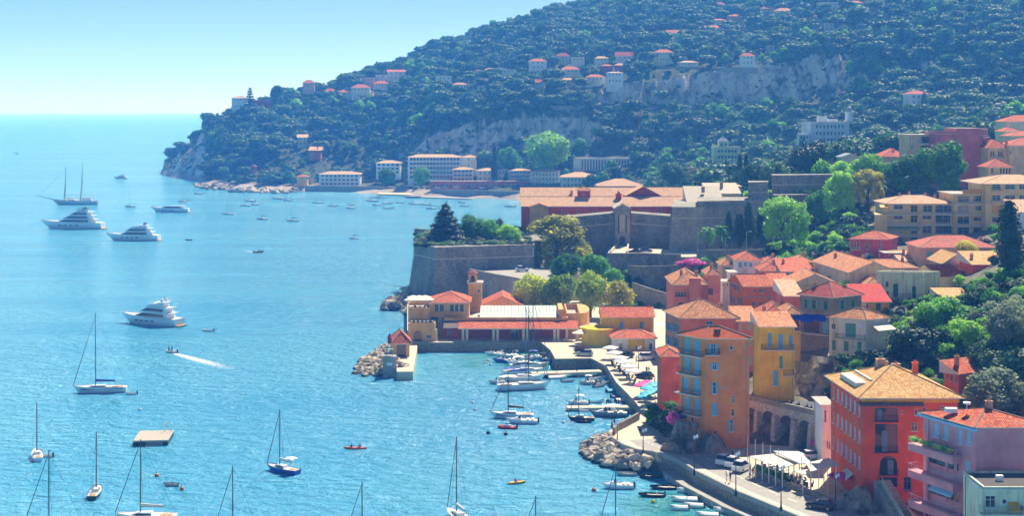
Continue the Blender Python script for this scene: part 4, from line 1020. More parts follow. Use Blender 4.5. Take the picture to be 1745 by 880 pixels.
battered('bastion_parapet', 'raised stone parapet with a gun opening on the right bastion', [P2(1188, 467), P2(1304, 473.5), P2(1304, 490), P2(1188, 490)], 27, 30.2, .3, M_FORTL, .3)
battered('watch_block', 'square stone block with dry grass on its top', [P2(1275, 476), P2(1309, 478), P2(1309, 486), P2(1275, 486)], 27, 36.0, .2, M_FORTL, .3)
battered('upper_wall', 'high straight stone wall in front of the garden trees', [P2(1316, 506), P2(1424, 512), P2(1424, 517), P2(1316, 516)], 22, 37.0, .4, M_FORTL, .3)
battered('low_wall', 'lower rubble wall under the high straight stone wall', [P2(1318, 496), P2(1424, 503), P2(1424, 507), P2(1318, 505)], 20, 30.5, .4, M_RUB, .3)
o = MB().box((*P2(1203, 466.9), 28.0), (1.7, .3, 1.5)).build('gun_opening', M_GLASS, [x for x in C.objects if x.get('label', '').startswith('raised stone parapet')][0])
# gatehouse
gt = thing('gatehouse', 'narrow pale stone gatehouse with small pediment and drawbridge slots', 'gatehouse', (*P2(1061, 479), 13.5)); gp = P2(1061, 479)
mb = MB(); wall_cells(mb, P2(1048, 478), (1, 0), (0, -1), 5.1, 13, 27.2, [(1.5, 3.6, 14.4, 18.0, True), (1.6, 3.5, 19.2, 25.2, False)], depth=.6)
x0, x1 = P2(1048, 478)[0], P2(1048, 478)[0] + 5.1
mb.face([(x0, 478, 13), (x0, 478, 27.2), (x0, 486, 27.2), (x0, 486, 13)]); mb.face([(x1, 478, 13), (x1, 486, 13), (x1, 486, 27.2), (x1, 478, 27.2)])
mb.face([(x0, 478, 27.2), (x1, 478, 27.2), ((x0 + x1) / 2, 478, 28.9)]); mb.build('wall', M_FORTL, gt)
mb = MB(); a, b_, c = Vector((x0 - .4, 477.6, 27.1)), Vector(((x0 + x1) / 2, 477.6, 29.1)), Vector((x1 + .4, 477.6, 27.1)); dd_ = Vector((0, 9, 0)); th = Vector((0, 0, .3))
for p, q in ((a, b_), (b_, c)): mb.face([p, q, q + th, p + th]); mb.face([p + th, q + th, q + th + dd_, p + th + dd_])
mb.build('pediment', M_CAP, gt)
mb = MB().face([(x0 + 1.6, 478.55, 19.2), (x0 + 3.5, 478.55, 19.2), (x0 + 3.5, 478.55, 25.2), (x0 + 1.6, 478.55, 25.2)]); mb.build('panel', M_CAP, gt)
mb = MB().face([(x0 + 1.5, 478.58, 14.4), (x0 + 3.6, 478.58, 14.4), (x0 + 3.6, 478.58, 18), (x0 + 1.5, 478.58, 18)]); mb.build('door', M_WOOD, gt)
for k in (1.15, 3.75): MB().box((x0 + k, 477.97, 19), (.3, .12, 6.2)).build('drawbridge_slot', M_IRON, gt)
# ramp to the gate
mb = MB(); q = [P2(1040, 455), P2(1068, 455), P2(1071, 478), P2(1052, 478)]; zz = [14.4, 14.4, 15.0, 15.0]
mb.face([(*q[i], zz[i]) for i in range(4)])
for i in range(4): mb.face([(*q[i], 8), (*q[(i + 1) % 4], 8), (*q[(i + 1) % 4], zz[(i + 1) % 4]), (*q[i], zz[i])])
struct('gate_ramp', mb, M_PAVE)
for i, j, lb in ((0, 3, 'left'), (1, 2, 'right')): wall_run('ramp_wall', 'low pale wall on the %s of the ramp to the gate' % lb, 'wall', [(*q[i], zz[i]), (*q[j], zz[j])], .9, .5, M_CAP)
# road in front of the citadel and its retaining walls
mb = MB().poly([P2(1037, 451), P2(1100, 451), P2(1160, 447), P2(1240, 446), P2(1330, 446), P2(1330, 462), P2(1240, 463), P2(1150, 470), P2(1037, 478)], 6, 14.25); struct('citadel_road', mb, M_PAVE)
wall_run('terrace_wall', 'stone retaining wall below the parked cars at the gate', 'wall', [(*P2(1034, 450.6), 9), (*P2(1100, 450.6), 9), (*P2(1160, 446.6), 9)], 6.1, .7, M_FORT)
wall_run('street_wall', 'pale stone wall along the street below the palms', 'wall', [(*P2(1187, 445.6), 11.5), (*P2(1260, 445.6), 11.5), (*P2(1330, 447), 11.5)], 5.2, .6, M_FORTL)
wall_run('lower_wall', 'second retaining wall with pale coping under the gate terrace', 'wall', [(*P2(1070, 440), 7.5), (*P2(1120, 438), 7.5), (*P2(1190, 436), 8.5)], 4.8, .6, M_FORT)
wall_run('garden_path_wall', 'long low wall of the sloping path behind the plane trees', 'wall', [(*P2(1078, 424), 5), (*P2(1112, 420), 3.5), (*P2(1145, 415), 2.5)], 4.0, .6, M_RUB)
# ramp road with the white car
mb = MB().poly([P2(800, 440), P2(850, 424), P2(905, 410), P2(960, 414), P2(975, 440), P2(945, 449), P2(800, 449)], 1, 10.6); struct('ramp_road', mb, [M_ASPH])
wall_run('ramp_road_wall', 'stone retaining wall slanting below the road with the white car', 'wall', [(*P2(798, 440), 3), (*P2(850, 423.5), 3), (*P2(906, 409.5), 3)], 8.4, .6, M_FORT)
# barracks
P_RED = plaster('barracks_red', 'b04a42', .2); P_TANW = plaster('barracks_tan', 'b9986e', .3)
h = House('barracks', 'long red citadel barracks, front range with tiled roof', 'barracks', None, 889, 1171, 352, 372, 500, P_RED, dep=13, sink=8)
for x in (959, 985, 1014, 1097, 1125): h.win('R', [(x - 2.5, 357, x + 2.5, 364)])
h.roof('gable', 3.0, T_PALE, .5, axis='u', th=.2); h.chimney(.17, .4, .5, .9); h.done()
h = House('barracks', 'long red citadel barracks, higher rear range with tiled roof', 'barracks', None, 888.5, 1175, 337, 352, 515, P_RED, dep=13, sink=12)
h.roof('gable', 3.4, T_PALE, .5, axis='u', th=.2); h.chimney(.30, .15, 1.3, 1.0); h.done()
h = House('barracks_wing', 'tan gabled end wing at the left of the barracks', 'building', None, 903, 935, 353, 395, 494, P_TANW, dep=8, sink=4); h.roof('gable', 1.3, T_OLD, .3, axis='v').done()
h = House('barracks_lantern', 'red roof tower with tiled cap in the middle of the barracks roof', 'tower', None, 985, 1006, 325, 344, 506, P_RED, dep=6, sink=2); h.hole('R', 1.6, 2.6, h.zv + 1.4, h.zv + 3); h.roof('hip', 1.2, T_OLD, .3).done()
h = House('roof_house', 'small tiled roof house right of the roof tower', 'house', None, 1011, 1029, 328, 340, 519, P_RED, dep=5, sink=2); h.roof('shed', 1.6, T_OLD, .3).done()
h = House('gabled_barracks', 'dark red gabled block on the right of the barracks roof', 'building', None, 1068, 1125, 334, 350, 508, plaster('barracks_dark', '8a3c38', .2), dep=12, sink=4); h.roof('gable', 3.4, T_PALE, .4, axis='v', th=.2).done()
bt = thing('bell_gable', 'small red bell gable on the barracks roof', 'bell gable', (*P2(1054, 505), 28)); c = P2(1054, 505)
MB().box((*c, 27.5), (2.0, .8, 3.0)).box((*c, 30.5), (2.4, 1.0, .3)).box((c[0], c[1], 30.8), (1.2, .8, .9), 0, 0, .3).build('gable', P_RED, bt); MB().lathe((c[0], c[1] - .5, 28.9), [(.32, 0), (.28, .4), (.1, .7)], 8).build('bell', M_IRON, bt)
# old vaulted stone roofs of the inner keep
for i, (x0, x1, ev, bs, Y, rk, rs, lb) in enumerate(((1172, 1232, 345, 362, 492, 'shed', 5.0, 'sloping stone roofed keep building next to the barracks'), (1205, 1262, 330, 345, 508, 'shed', 3.2, 'higher stone keep with broken pale roofs'), (1236, 1264, 318, 332, 520, 'flat', .1, 'small flat stone turret at the back of the keep'))):
    h = House('stone_keep', lb, 'building', None, x0, x1, ev, bs, Y, M_FORTL, dep=12, sink=4); h.roof(rk, rs, M_CAP, .3).done()
    if i < 2: h.chimney(.5, .5, 1.2, 1.1, M_RUB, pots=0)

# ------------------------------------------------------------------ quay, plaza, road
QZ = 2.4
edge_px = [(694, 584), (922, 584), (938, 597), (946, 612), (1007, 611), (1033, 624), (1050, 652), (1068, 670), (1083, 686), (1094, 701), (1090, 709), (1062, 719), (1040, 731), (1034, 741), (1042, 753), (1060, 765), (1085, 774), (1110, 777), (1150, 788), (1183, 810), (1253, 845), (1335, 879), (1420, 915), (1520, 960)]
edge = [onz(x, y, QZ) for x, y in edge_px]
inland = [P2(1760, 182), P2(1600, 204), P2(1500, 226), P2(1400, 243), P2(1262, 246.5), P2(1180, 252), P2(1180, 300), P2(1175, 400), P2(1140, 428), P2(1080, 432), P2(900, 432), P2(694, 425)]
mb = MB().poly([(p.x, p.y) for p in edge] + inland, -3.5, QZ, 0, 1); struct('quay', mb, [M_PAVE, M_RUB])
# carriageway sheet with kerbed seaward pavement
def offs(pts, d):
    out = []
    for i, p in enumerate(pts):
        a = pts[max(i - 1, 0)]; b_ = pts[min(i + 1, len(pts) - 1)]; t = Vector((b_[0] - a[0], b_[1] - a[1])); t.normalize(); out.append((p[0] - t.y * d, p[1] + t.x * d))
    return out
rl = [(p.x, p.y) for p in edge[11:]]
def strip_mesh(a, b_, z): 
    mb = MB()
    for i in range(len(a) - 1): mb.face([(*a[i], z), (*a[i + 1], z), (*b_[i + 1], z), (*b_[i], z)])
    return mb
def dens_(pts, n=6):
    out = []
    for a, b_ in zip(pts, pts[1:]):
        for k in range(n): out.append((a[0] + (b_[0] - a[0]) * k / n, a[1] + (b_[1] - a[1]) * k / n))
    return out + [pts[-1]]
rl = rl[3:]
struct('quay_road', strip_mesh(offs(rl, 3.0), offs(rl, 9.0), QZ + .005), M_ASPH)
pa = offs(rl, .6); pb = offs(rl, 2.95); mb = MB()
for i in range(len(rl) - 1):
    q = [pa[i], pa[i + 1], pb[i + 1], pb[i]]; mb.face([(*p, QZ + .12) for p in q]); mb.face([(*q[2], QZ), (*q[3], QZ), (*q[3], QZ + .12), (*q[2], QZ + .12)][::-1])
struct('seaside_pavement', mb, plain('pavement', 'd0c4ae', .9))
lm = MB(); cl = dens_(offs(rl, 6.0), 5)
for i in range(0, len(cl) - 1, 2):
    a, b_ = Vector((*cl[i], QZ + .01)), Vector((*cl[i + 1], QZ + .01)); d = (b_ - a).normalized(); nn = Vector((-d.y, d.x, 0)) * .07; lm.face([a - nn, b_ - nn, b_ + nn, a + nn])
struct('lane_markings', lm, M_WHITE)
for k in range(5):
    a = onz(1122 + 3 * k, 544 + k * .3, QZ + .012); MB
cw = MB()
for k in range(6):
    p = onz(1119 + 3.6 * k, 553, QZ + .012); cw.face([(p.x - .22, p.y - 2, QZ + .012), (p.x + .22, p.y - 2, QZ + .012), (p.x + .22, p.y + 2, QZ + .012), (p.x - .22, p.y + 2, QZ + .012)])
struct('crosswalk_markings', cw, M_WHITE)
wall_run('quay_parapet', 'long pale parapet along the seaside road', 'wall', [(*p, QZ) for p in offs(rl, .3)], .75, .5, M_CONC)
wall_run('promenade_wall', 'curved stone wall on the inner side of the promenade bend', 'wall', [(*onz(x, y, QZ).xy, QZ) for x, y in ((1088, 716), (1070, 726), (1052, 735), (1046, 742))], 1.3, .5, M_RUB)
mb = strip_mesh(offs([(p.x, p.y) for p in edge[18:]], -2.2), [(p.x, p.y) for p in edge[18:]], 1.0)
ol = offs([(p.x, p.y) for p in edge[18:]], -2.2)
for i in range(len(ol) - 1): mb.face([(*ol[i], -3), (*ol[i + 1], -3), (*ol[i + 1], 1.0), (*ol[i], 1.0)])
struct('mooring_ledge', mb, M_CONC)
# slipway beside the customs hall
mb = MB(); a = [onz(940, 600, .1), onz(950, 612, .1), onz(1004, 607, 2.45), onz(1000, 590, 2.45), onz(985, 592, 2.45)]
q = [onz(936, 603, .15), onz(946, 613.5, .15), onz(1000, 611, QZ + .01), onz(1000, 594, QZ + .01)]; mb.face(q); struct('slipway', mb, M_PAVE)
# concrete piers of the small harbour
def pier(lab, pts, w, z=1.1):
    mb = MB(); p = [onz(x, y, z) for x, y in pts]; t = thing('pier', lab, 'pier', (p[0].x, p[0].y, 0))
    for a, b_ in zip(p, p[1:]):
        d = (b_ - a); L = d.length; rz = math.atan2(d.y, d.x); c = (a + b_) / 2; MB().box((c.x, c.y, z - .45), (L, w, .45), rz).build('deck', M_PAVE, t)
        k = max(2, int(L / 5))
        for i in range(k + 1): s_ = a + d * (i / k); MB().box((s_.x, s_.y, -3), (.7, w * .8, z + 2.56), rz).build('pillar', M_CONC, t)
    return t
pier('pale concrete pier reaching from the plaza towards the sailing boats', [(1024, 632), (905, 636)], 2.6)
pier('short pale pier at the foot of the slipway', [(1005, 613), (948, 615)], 2.2)
pier('low wooden floating jetty with moored boats near the promenade', [(1085, 693), (966, 694)], 2.4, .7)

# ------------------------------------------------------------------ customs hall on the quay
P_CUS = plaster('customs_orange', 'd89c6c', .18); P_CUSR = plaster('customs_red', '9c4a42', .15); P_PIL = plain('pillar_cream', 'e2d2b0', .8)
YC = 357.0
h = House('customs_hall', 'long orange quayside hall with red walls and cream columns', 'building', None, 757, 968, 549, 585, YC + 4, P_CUSR, dep=16, zb=QZ, sink=2)
for x0, x1 in ((762, 768), (793, 800), (870, 884), (905, 912)): h.win('R', [(x0, 561, x1, 580)])
h.roof('flat', 0, M_FLAT, .2, P_CUS); h.parapet(1.1, .4, P_CUS)
mb = MB(); zl, zh = zat(560, YC), zat(547, YC + 4)
xa, xb = A(755) * YC, A(985) * YC
def porch(xs0, xs1, y0, y1, zl, zh, mb):
    mb.face([(xs0, y0, zl), (xs1, y0, zl), (xs1, y1, zh), (xs0, y1, zh)], 0, [(0, 0), (xs1 - xs0, 0), (xs1 - xs0, 5), (0, 5)]); mb.face([(xs0, y0, zl - .25), (xs1, y0, zl - .25), (xs1, y0, zl - .003), (xs0, y0, zl - .003)], 1)
    mb.face([(xs0, y0, zl - .25), (xs0, y1, zh - .2), (xs1, y1, zh - .2), (xs1, y0, zl - .25)], 1)
porch(xa, A(780) * YC, YC + 1, YC + 4, zl + .1, zh, mb); po = h.add('porch_roof', mb, [tiles('tile_dark_and_shadow', '6a5a5a', '7d6a68', '8f7d78'), M_TRIM])  # left end: shadow cast by the taller house is put into the tile colour
mb = MB(); porch(A(780.5) * YC, xb, YC - .4, YC + 4, zl, zh + .05, mb); h.add('porch_roof', mb, [T_RED, M_TRIM])
for px in (743, 789, 796, 841, 848, 892, 899, 945, 951, 966, 984):
    x = A(px) * YC; h.add('column', MB().box((x, YC + .2, QZ), (.62, .62, zl - QZ - .26)).box((x, YC + .2, QZ), (.8, .8, .35)), P_PIL)
mb = MB(); xs0, xs1 = A(818) * 366, A(950) * 366; z0 = h.zt + .9
for k in range(22):
    a = xs0 + (xs1 - xs0) * k / 22; mb.face([(a, 362.5, z0), (a + (xs1 - xs0) / 24, 362.5, z0), (a + (xs1 - xs0) / 24, 374, z0 + 1.5), (a, 374, z0 + 1.5)])
h.add('glass_roof', mb, plain('pale_green_sheet', 'b9c8ba', .5))
h.add('glass_roof_end', MB().box((xs1 + .8, 368, h.zt), (1.2, 12, 3.0)), P_CUS)
h.done()
h = House('customs_annex', 'round ended orange terrace house at the right of the quayside hall', 'building', None, 966, 990, 545, 585, YC + 6, P_CUS, dep=18, zb=QZ); h.roof('flat', 0, M_FLAT, .15, P_CUS)
c = h.at(1, .5); mb = MB(); mb.loft([[(c.x + 2.6 * math.cos(t), c.y + 9 * math.sin(t), zz) for t in [math.pi * (-.5 + k / 10) for k in range(11)]] for zz in (QZ, h.zt + 1.6)]); h.add('round_end', mb, P_CUS)
h.parapet(1.6, .3, P_CUS); h.done()
h = House('customs_house', 'orange two storey house with hipped roof at left of the hall', 'house', None, 733, 799, 516, 552, 364, P_CUS, dep=12, zb=QZ, sink=1)
h.win('R', [(741, 520, 747, 531), (749.5, 520, 756, 531), (767, 520, 773, 531), (775.5, 520, 781, 531), (784, 520, 790, 531)], 'o', SHC['s']); h.win('R', [(733, 541, 747, 552), (753, 541, 761, 552)], 'o', SHC['b'])
h.roof('hip', 2.1, T_RED, .5).done()
h = House('bell_tower', 'slim orange clock tower with little domed belfry', 'tower', None, 798, 821, 482, 540, 378, P_CUS, dep=4, zb=QZ, sink=1)
h.win('R', [(814.5, 493, 817.5, 500)]); h.band(h.zt - .3, .35, .3, M_TRIM, 'RLE'); h.roof('flat', 0, M_FLAT, .1)
cc = h.at(.32, .5); mb = MB(); wall_cells(mb, (cc.x - 1.1, cc.y - 1.1), (1, 0), (0, -1), 2.2, h.zt + .1, h.zt + 2.2, [(.6, 1.6, h.zt + .3, h.zt + 1.8, True)], depth=.4)
for a, b_ in (((1.1, -1.1), (1.1, 1.1)), ((1.1, 1.1), (-1.1, 1.1)), ((-1.1, 1.1), (-1.1, -1.1))): mb.face([(cc.x + a[0], cc.y + a[1], h.zt + .1), (cc.x + b_[0], cc.y + b_[1], h.zt + .1), (cc.x + b_[0], cc.y + b_[1], h.zt + 2.2), (cc.x + a[0], cc.y + a[1], h.zt + 2.2)])
h.add('belfry', mb, P_CUS); mb = MB().lathe((cc.x, cc.y, h.zt + 2.2), [(1.5, 0), (1.5, .15), (1.1, .45), (.5, .8), (.1, 1.0)], 10); h.add('belfry_dome', mb, T_RED); h.done()
h = House('gabled_house', 'orange house with low gable behind the glass roof', 'house', None, 823, 889, 521, 545, 388, P_CUS, dep=12, zb=QZ); h.roof('gable', 2.6, T_RED, .4, axis='v').done()
h = House('terrace_restaurant', 'orange terrace wing with a roof full of white parasols', 'restaurant', 691, 696, 733, 532, 555, 362, P_CUS, th=4, dep=12, zb=QZ); h.roof('flat', 0, M_FLAT, .05, P_CUS); h.parapet(1.0, .25, P_CUS); h.done(); TERR = h
h = House('arched_wing', 'low orange wing with arched door next to the breakwater', 'building', None, 696, 741, 557, 586, 356.5, P_CUS, dep=6, zb=QZ); h.win('R', [(704.5, 564, 719, 584)], '-', arch=True); h.win('R', [(727, 571, 735, 578)]); h.roof('flat', 0, M_FLAT, .05, P_CUS); h.parapet(.8, .25, P_CUS); h.done(); ARW = h
h = House('pavilion', 'small pavilion with bright orange hipped roof by the breakwater', 'pavilion', 666, 671, 698, 584, 612, 336, P_CUS, th=8, dep=8, zb=QZ, sink=3); h.win('R', [(676, 588, 692, 609)], '-'); h.roof('hip', 2.6, T_RED, .7).done()
# yellow harbour office
P_YEL = plaster('ochre_yellow', 'e6ae30', .15); P_STN = plaster('pale_stucco', 'dcd8cc', .2)
h = House('harbour_office', 'yellow two storey harbour office with red roof', 'building', None, 1026, 1114, 541, 600, 352, P_YEL, dep=9, zb=QZ)
h.win('R', [(1056, 549, 1062, 560), (1090, 549, 1096, 560)], 'Cb', M_WHITE); h.roof('gable', 2.0, T_RED, .35, axis='u'); h.chimney(.94, .5, 1.5, .8)
c = h.at(-.06, .3); mb = MB().lathe((c.x, c.y - 2.5, QZ), [(4.3, 0), (4.2, 4.1), (4.2, 4.11)], 20); h.add('round_wall', mb, P_YEL); h.done()
h = House('office_porch', 'single storey yellow and white porch building with hipped roof', 'building', None, 1044, 1117, 577, 605, 343, P_STN, dep=8, zb=QZ)
h.win('R', [(1055, 586, 1061, 597), (1106, 586, 1112, 597)], 'o'); h.win('R', [(1079, 586, 1088, 604)], 'o', SHC['s'], True, 'door'); h.strip('R', 1070, 579, 1100, 605, P_YEL); h.roof('hip', 1.6, T_RED, .5).done()

# ------------------------------------------------------------------ breakwaters: every boulder its own piece
def rock_mesh(seed, mat):
    g = np.random.default_rng(seed); mb = MB(); n_ = 7; rings = []
    for zz, rr in ((-.55, .55), (-.15, 1.0), (.3, .92), (.62, .5)):
        rings.append([((rr * (.8 + .4 * g.random())) * math.cos(2 * math.pi * k / n_), (rr * (.8 + .4 * g.random())) * math.sin(2 * math.pi * k / n_), zz + .18 * g.normal()) for k in range(n_)])
    mb.loft(rings); return mb.mesh('boulder', mat)
M_ROCK = plain('boulder_rock', 'c4b59e', .95, var=.3, sc=1.2); M_ROCK2 = plain('boulder_rock_dark', '8d8475', .95, var=.3, sc=1.2)
for m in (M_ROCK, M_ROCK2):      # wet, weedy foot at the water line
    n, l = nodes(m); b = n['Principled BSDF']; old = b.inputs['Base Color'].links[0].from_socket; p = geo(n); s_ = n.new('ShaderNodeSeparateXYZ'); l.new(p, s_.inputs[0])
    f = ramp(n, l, math_(n, l, 'ADD', s_.outputs[2], math_(n, l, 'MULTIPLY', noise(n, l, 1.5, 4, .6, p), .6)), [(.55, (1, 1, 1)), (.85, (0, 0, 0))]); l.new(mixc(n, l, f, old, lin('3c3a32')), b.inputs['Base Color'])
ROCKS = [rock_mesh(k, M_ROCK if k % 4 else M_ROCK2) for k in range(10)]
def riprap(lab, poly, n_, s0, s1, zfun, core=None):
    p = [onz(x, y, 0) for x, y in poly]; xs = [q.x for q in p]; ys = [q.y for q in p]; t = thing('rock_breakwater', lab, 'breakwater', (sum(xs) / len(xs), sum(ys) / len(ys), 0))
    def inside(x, y):
        r = False; j = len(p) - 1
        for i in range(len(p)):
            if (p[i].y > y) != (p[j].y > y) and x < (p[j].x - p[i].x) * (y - p[i].y) / (p[j].y - p[i].y) + p[i].x: r = not r
            j = i
        return r
    k = 0; tries = 0; used = []
    while k < n_ and tries < n_ * 60:
        tries += 1; x = random.uniform(min(xs), max(xs)); y = random.uniform(min(ys), max(ys))
        if not inside(x, y) or any((x - a) ** 2 + (y - b_) ** 2 < (s0 * 1.1) ** 2 for a, b_ in used): continue
        used.append((x, y)); s_ = random.uniform(s0, s1); z = zfun(x, y)
        o = link('boulder', ROCKS[random.randrange(10)], t, (x - t.location.x, y - t.location.y, z), random.random() * 6.28, (s_ * random.uniform(.9, 1.4), s_, s_ * random.uniform(.7, 1.0)))
        o.rotation_euler = (random.uniform(-.5, .5), random.uniform(-.5, .5), random.random() * 6.28); k += 1
    return t
def d_edge(pts):
    q = [onz(x, y, QZ) for x, y in pts]
    def f(x, y):
        return min((Vector((x, y)) - Vector((a.x, a.y)).lerp(Vector((b_.x, b_.y)), max(0, min(1, ((x - a.x) * (b_.x - a.x) + (y - a.y) * (b_.y - a.y)) / ((b_ - a).length_squared + 1e-6))))).length for a, b_ in zip(q, q[1:]))
    return f
e1 = d_edge([(1034, 741), (1042, 753), (1060, 765), (1085, 774), (1110, 777), (1135, 785)])
riprap('heap of pale boulders below the promenade bend', [(1036, 741), (1012, 752), (994, 768), (1000, 782), (1040, 798), (1085, 806), (1130, 806), (1134, 792), (1100, 785), (1060, 772)], 150, .7, 1.35, lambda x, y: max(.1, 2.2 - .55 * e1(x, y)))
# outer jetty head beside the customs hall
mb = MB().poly([(p.x, p.y) for p in (onz(676, 588, 1.9), onz(676, 634, 1.9), onz(704, 634, 1.9), onz(711, 592, 1.9), onz(711, 586, 1.9))], -3, 1.9); struct('jetty_head', mb, M_PAVE)
e2 = d_edge([(676, 590), (676, 634), (704, 635)])
riprap('breakwater of pale boulders at the harbour mouth', [(690, 588), (648, 592), (622, 612), (604, 632), (610, 641), (650, 643), (700, 640), (674, 630)], 170, .7, 1.4, lambda x, y: max(.05, 2.3 - .42 * e2(x, y)))
riprap('rough dark rocks at the foot of the corner bastion', [(700, 498), (676, 512), (656, 522), (660, 530), (690, 532), (700, 545)], 60, 1.0, 2.0, lambda x, y: random.uniform(.2, 2.2))
# rocky spit on the far shore
riprap('low rocky spit at the foot of the far headland', [(331, 316), (352, 314), (420, 321), (470, 325), (512, 327), (480, 331), (400, 328), (340, 323)], 120, 1.6, 3.4, lambda x, y: random.uniform(.0, .9))
# harbour light on its stone block
lt = thing('harbour_light', 'red harbour light on a grey stone block at the jetty head', 'beacon', (*onz(664, 632, 1.0).xy, 1.0)); c = onz(664, 630, 1.5)
MB().box((c.x, c.y, 0), (3.2, 3.0, 4.6), .1, 0, .92).build('stone_block', M_CONC, lt); MB().box((c.x + .1, c.y - 1.52, 2.6), (1.2, .06, .7), .1).build('plaque', M_WHITE, lt)
mb = MB()
for sx in (-.7, .7):
    for sy in (-.7, .7): mb.tube((c.x + sx, c.y + sy, 4.6), (c.x + sx * .4, c.y + sy * .4, 7.4), .07, n=4)
mb.box((c.x, c.y, 6.0), (1.5, 1.5, .1)).build('lattice', plain('light_green_paint', '7fa898', .6), lt)
MB().lathe((c.x, c.y, 7.4), [(.45, 0), (.45, 1.2), (.6, 1.25), (.3, 1.7), (.08, 2.3)], 10).build('lantern', plain('signal_red', 'b02a2a', .5), lt)
# ------------------------------------------------------------------ trees one can point at
G = 'plane trees behind the customs hall'
for x0, x1, yt, Y, m_, lb in ((873, 937, 469, 398, L_PLANE, 'leftmost yellow green plane tree behind the customs hall'), (923, 980, 471, 394, L_PLANE, 'second plane tree from the left behind the customs hall'), (976, 1036, 466, 398, L_PLANE, 'tallest plane tree, third from the left behind the customs hall'), (1024, 1079, 480, 392, L_GOLD, 'golden plane tree on the right, above the yellow harbour office')):
    treep('plane_tree', lb, x0, x1, yt, 190 + 57.6 * F / Y, Y, 'plane', m_, G)
treep('cedar', 'dark blue green cedar on the corner bastion', 726, 792, 350, 423, 462, 'cedar', L_CEDAR)
for x0, x1, yt, yb, Y, m_, lb in ((780, 830, 368, 418, 474, L_GREEN, 'bright green tree right of the cedar'), (818, 852, 375, 420, 470, L_GREEN, 'middle green tree on the bastion top'), (846, 888, 384, 420, 466, L_LIME, 'lighter green tree at the right of the bastion top'), (832, 860, 374, 418, 490, L_DARK, 'darker tree behind the bastion greenery')):
    treep('bastion_tree', lb, x0, x1, yt, yb, Y, 'plane', m_, 'trees on the bastion')
treep('willow', 'large yellow green drooping tree in front of the barracks', 893, 1008, 368, 478, 462, 'weep', L_GOLD)
for x0, x1, yt, yb, Y, lb in ((940, 992, 434, 490, 428, 'dark green tree under the large drooping tree'), (985, 1042, 434, 486, 432, 'round green tree left of the gate terrace wall'), (1030, 1062, 458, 492, 426, 'small bright green tree beside the golden plane tree')):
    treep('garden_tree', lb, x0, x1, yt, yb, Y, 'plane', L_GREEN, 'trees below the gate')
for x0, x1, yt, yb, Y, lb in ((1234, 1250, 360, 418, 458, 'left cypress of the pair beside the palms'), (1249, 1272, 362, 420, 455, 'broad dark cypress next to the palms'), (1266, 1286, 345, 420, 457, 'tallest cypress in front of the right bastion'), (1287, 1308, 356, 420, 456, 'cypress right of the stone stair')):
    treep('cypress', lb, x0, x1, yt, yb, Y, 'cypress', L_DARK, 'cypresses by the citadel')
for x, yt, yb, Y, lb in ((1204, 380, 425, 452, 'left palm in front of the right bastion'), (1228, 376, 424, 454, 'right palm in front of the right bastion')):
    treep('palm', lb, x - 17, x + 17, yt, yb, Y, 'palm', L_GREEN, 'palms by the citadel')
treep('feathery_tree', 'bright lime feathery tree right of the cypresses', 1297, 1375, 337, 425, 445, 'weep', L_LIME)
treep('garden_oak', 'dark round tree right of the feathery tree', 1370, 1410, 326, 380, 470, 'plane', L_GREEN)
treep('shade_tree', 'tall willowy green tree left of the arched ruin', 1406, 1457, 293, 372, 480, 'weep', L_LIME)
treep('shade_tree', 'olive green tall tree right of the arched ruin', 1452, 1508, 290, 366, 478, 'weep', L_GOLD)
treep('great_tree', 'huge dense green tree in front of the pink apartment tower', 1564, 1650, 243, 342, 470, 'big', L_GREEN)
treep('great_tree', 'broad green tree left of the huge dense tree', 1506, 1590, 266, 342, 474, 'big', L_GREEN)
treep('lime_tree', 'bright lime green tree above the citadel gardens', 1450, 1512, 264, 330, 505, 'plane', L_LIME)
treep('evergreen_oak', 'large dark evergreen oak above the high stone wall', 1344, 1416, 242, 310, 560, 'plane', L_DARK)
treep('evergreen_oak', 'dark evergreen left of the large oak above the wall', 1292, 1350, 278, 330, 530, 'plane', L_PINE)
treep('evergreen_oak', 'low rounded evergreen behind the square stone block', 1262, 1306, 280, 326, 545, 'plane', L_PINE)
for x0, x1, yt, lb in ((1384, 1420, 274, 'left light green shrub tree behind the high stone wall'), (1410, 1456, 276, 'yellow green shrub tree behind the high stone wall')): treep('shrub_tree', lb, x0, x1, yt, 318, 545, 'bush', L_LIME, 'shrubs behind the wall')
treep('round_tree', 'solid dark round tree behind the barracks', 1124, 1166, 279, 324, 760, 'plane', L_PINE)
treep('round_tree', 'dry brown green tree right of the round tree', 1168, 1216, 287, 325, 740, 'plane', L_DRY)
for x0, x1, lb in ((1255, 1266, 'left one of two dark spires below the yellow chateau'), (1266, 1277, 'right one of two dark spires below the yellow chateau')): treep('cypress', lb, x0, x1, 262, 300, 640, 'cypress', L_DARK)
treep('bright_trees', 'big light green tree above the waterfront blocks', 888, 972, 226, 300, 1022, 'big', L_LIME)
treep('bright_trees', 'smaller light green tree left of the big one on the waterfront', 846, 886, 252, 300, 1040, 'plane', L_GREEN)
for x0, x1, yt, yb, lb in ((703, 733, 286, 320, 'round green tree on the beach before the large hotel'), (642, 674, 288, 318, 'round green tree before the two storey block')): treep('beach_tree', lb, x0, x1, yt, yb, 1000, 'plane', L_GREEN)
for x, w, yt, lb in ((842, 11, 244, 'tallest dark cypress on the far waterfront'), (845, 9, 286, 'dark cypress left among the pale blocks'), (863, 9, 290, 'dark cypress right among the pale blocks')): treep('cypress', lb, x - w / 2, x + w / 2, yt, 312, 1015, 'cypress', L_DARK, 'far cypresses')
treep('star_pine', 'tiered conifer standing out on the headland ridge', 415, 437, 146, 189, 1335, 'tier', L_CEDAR)
treep('ridge_tree', 'round tree on the skyline right of the tiered conifer', 461, 480, 146, 178, 1345, 'plane', L_DARK)
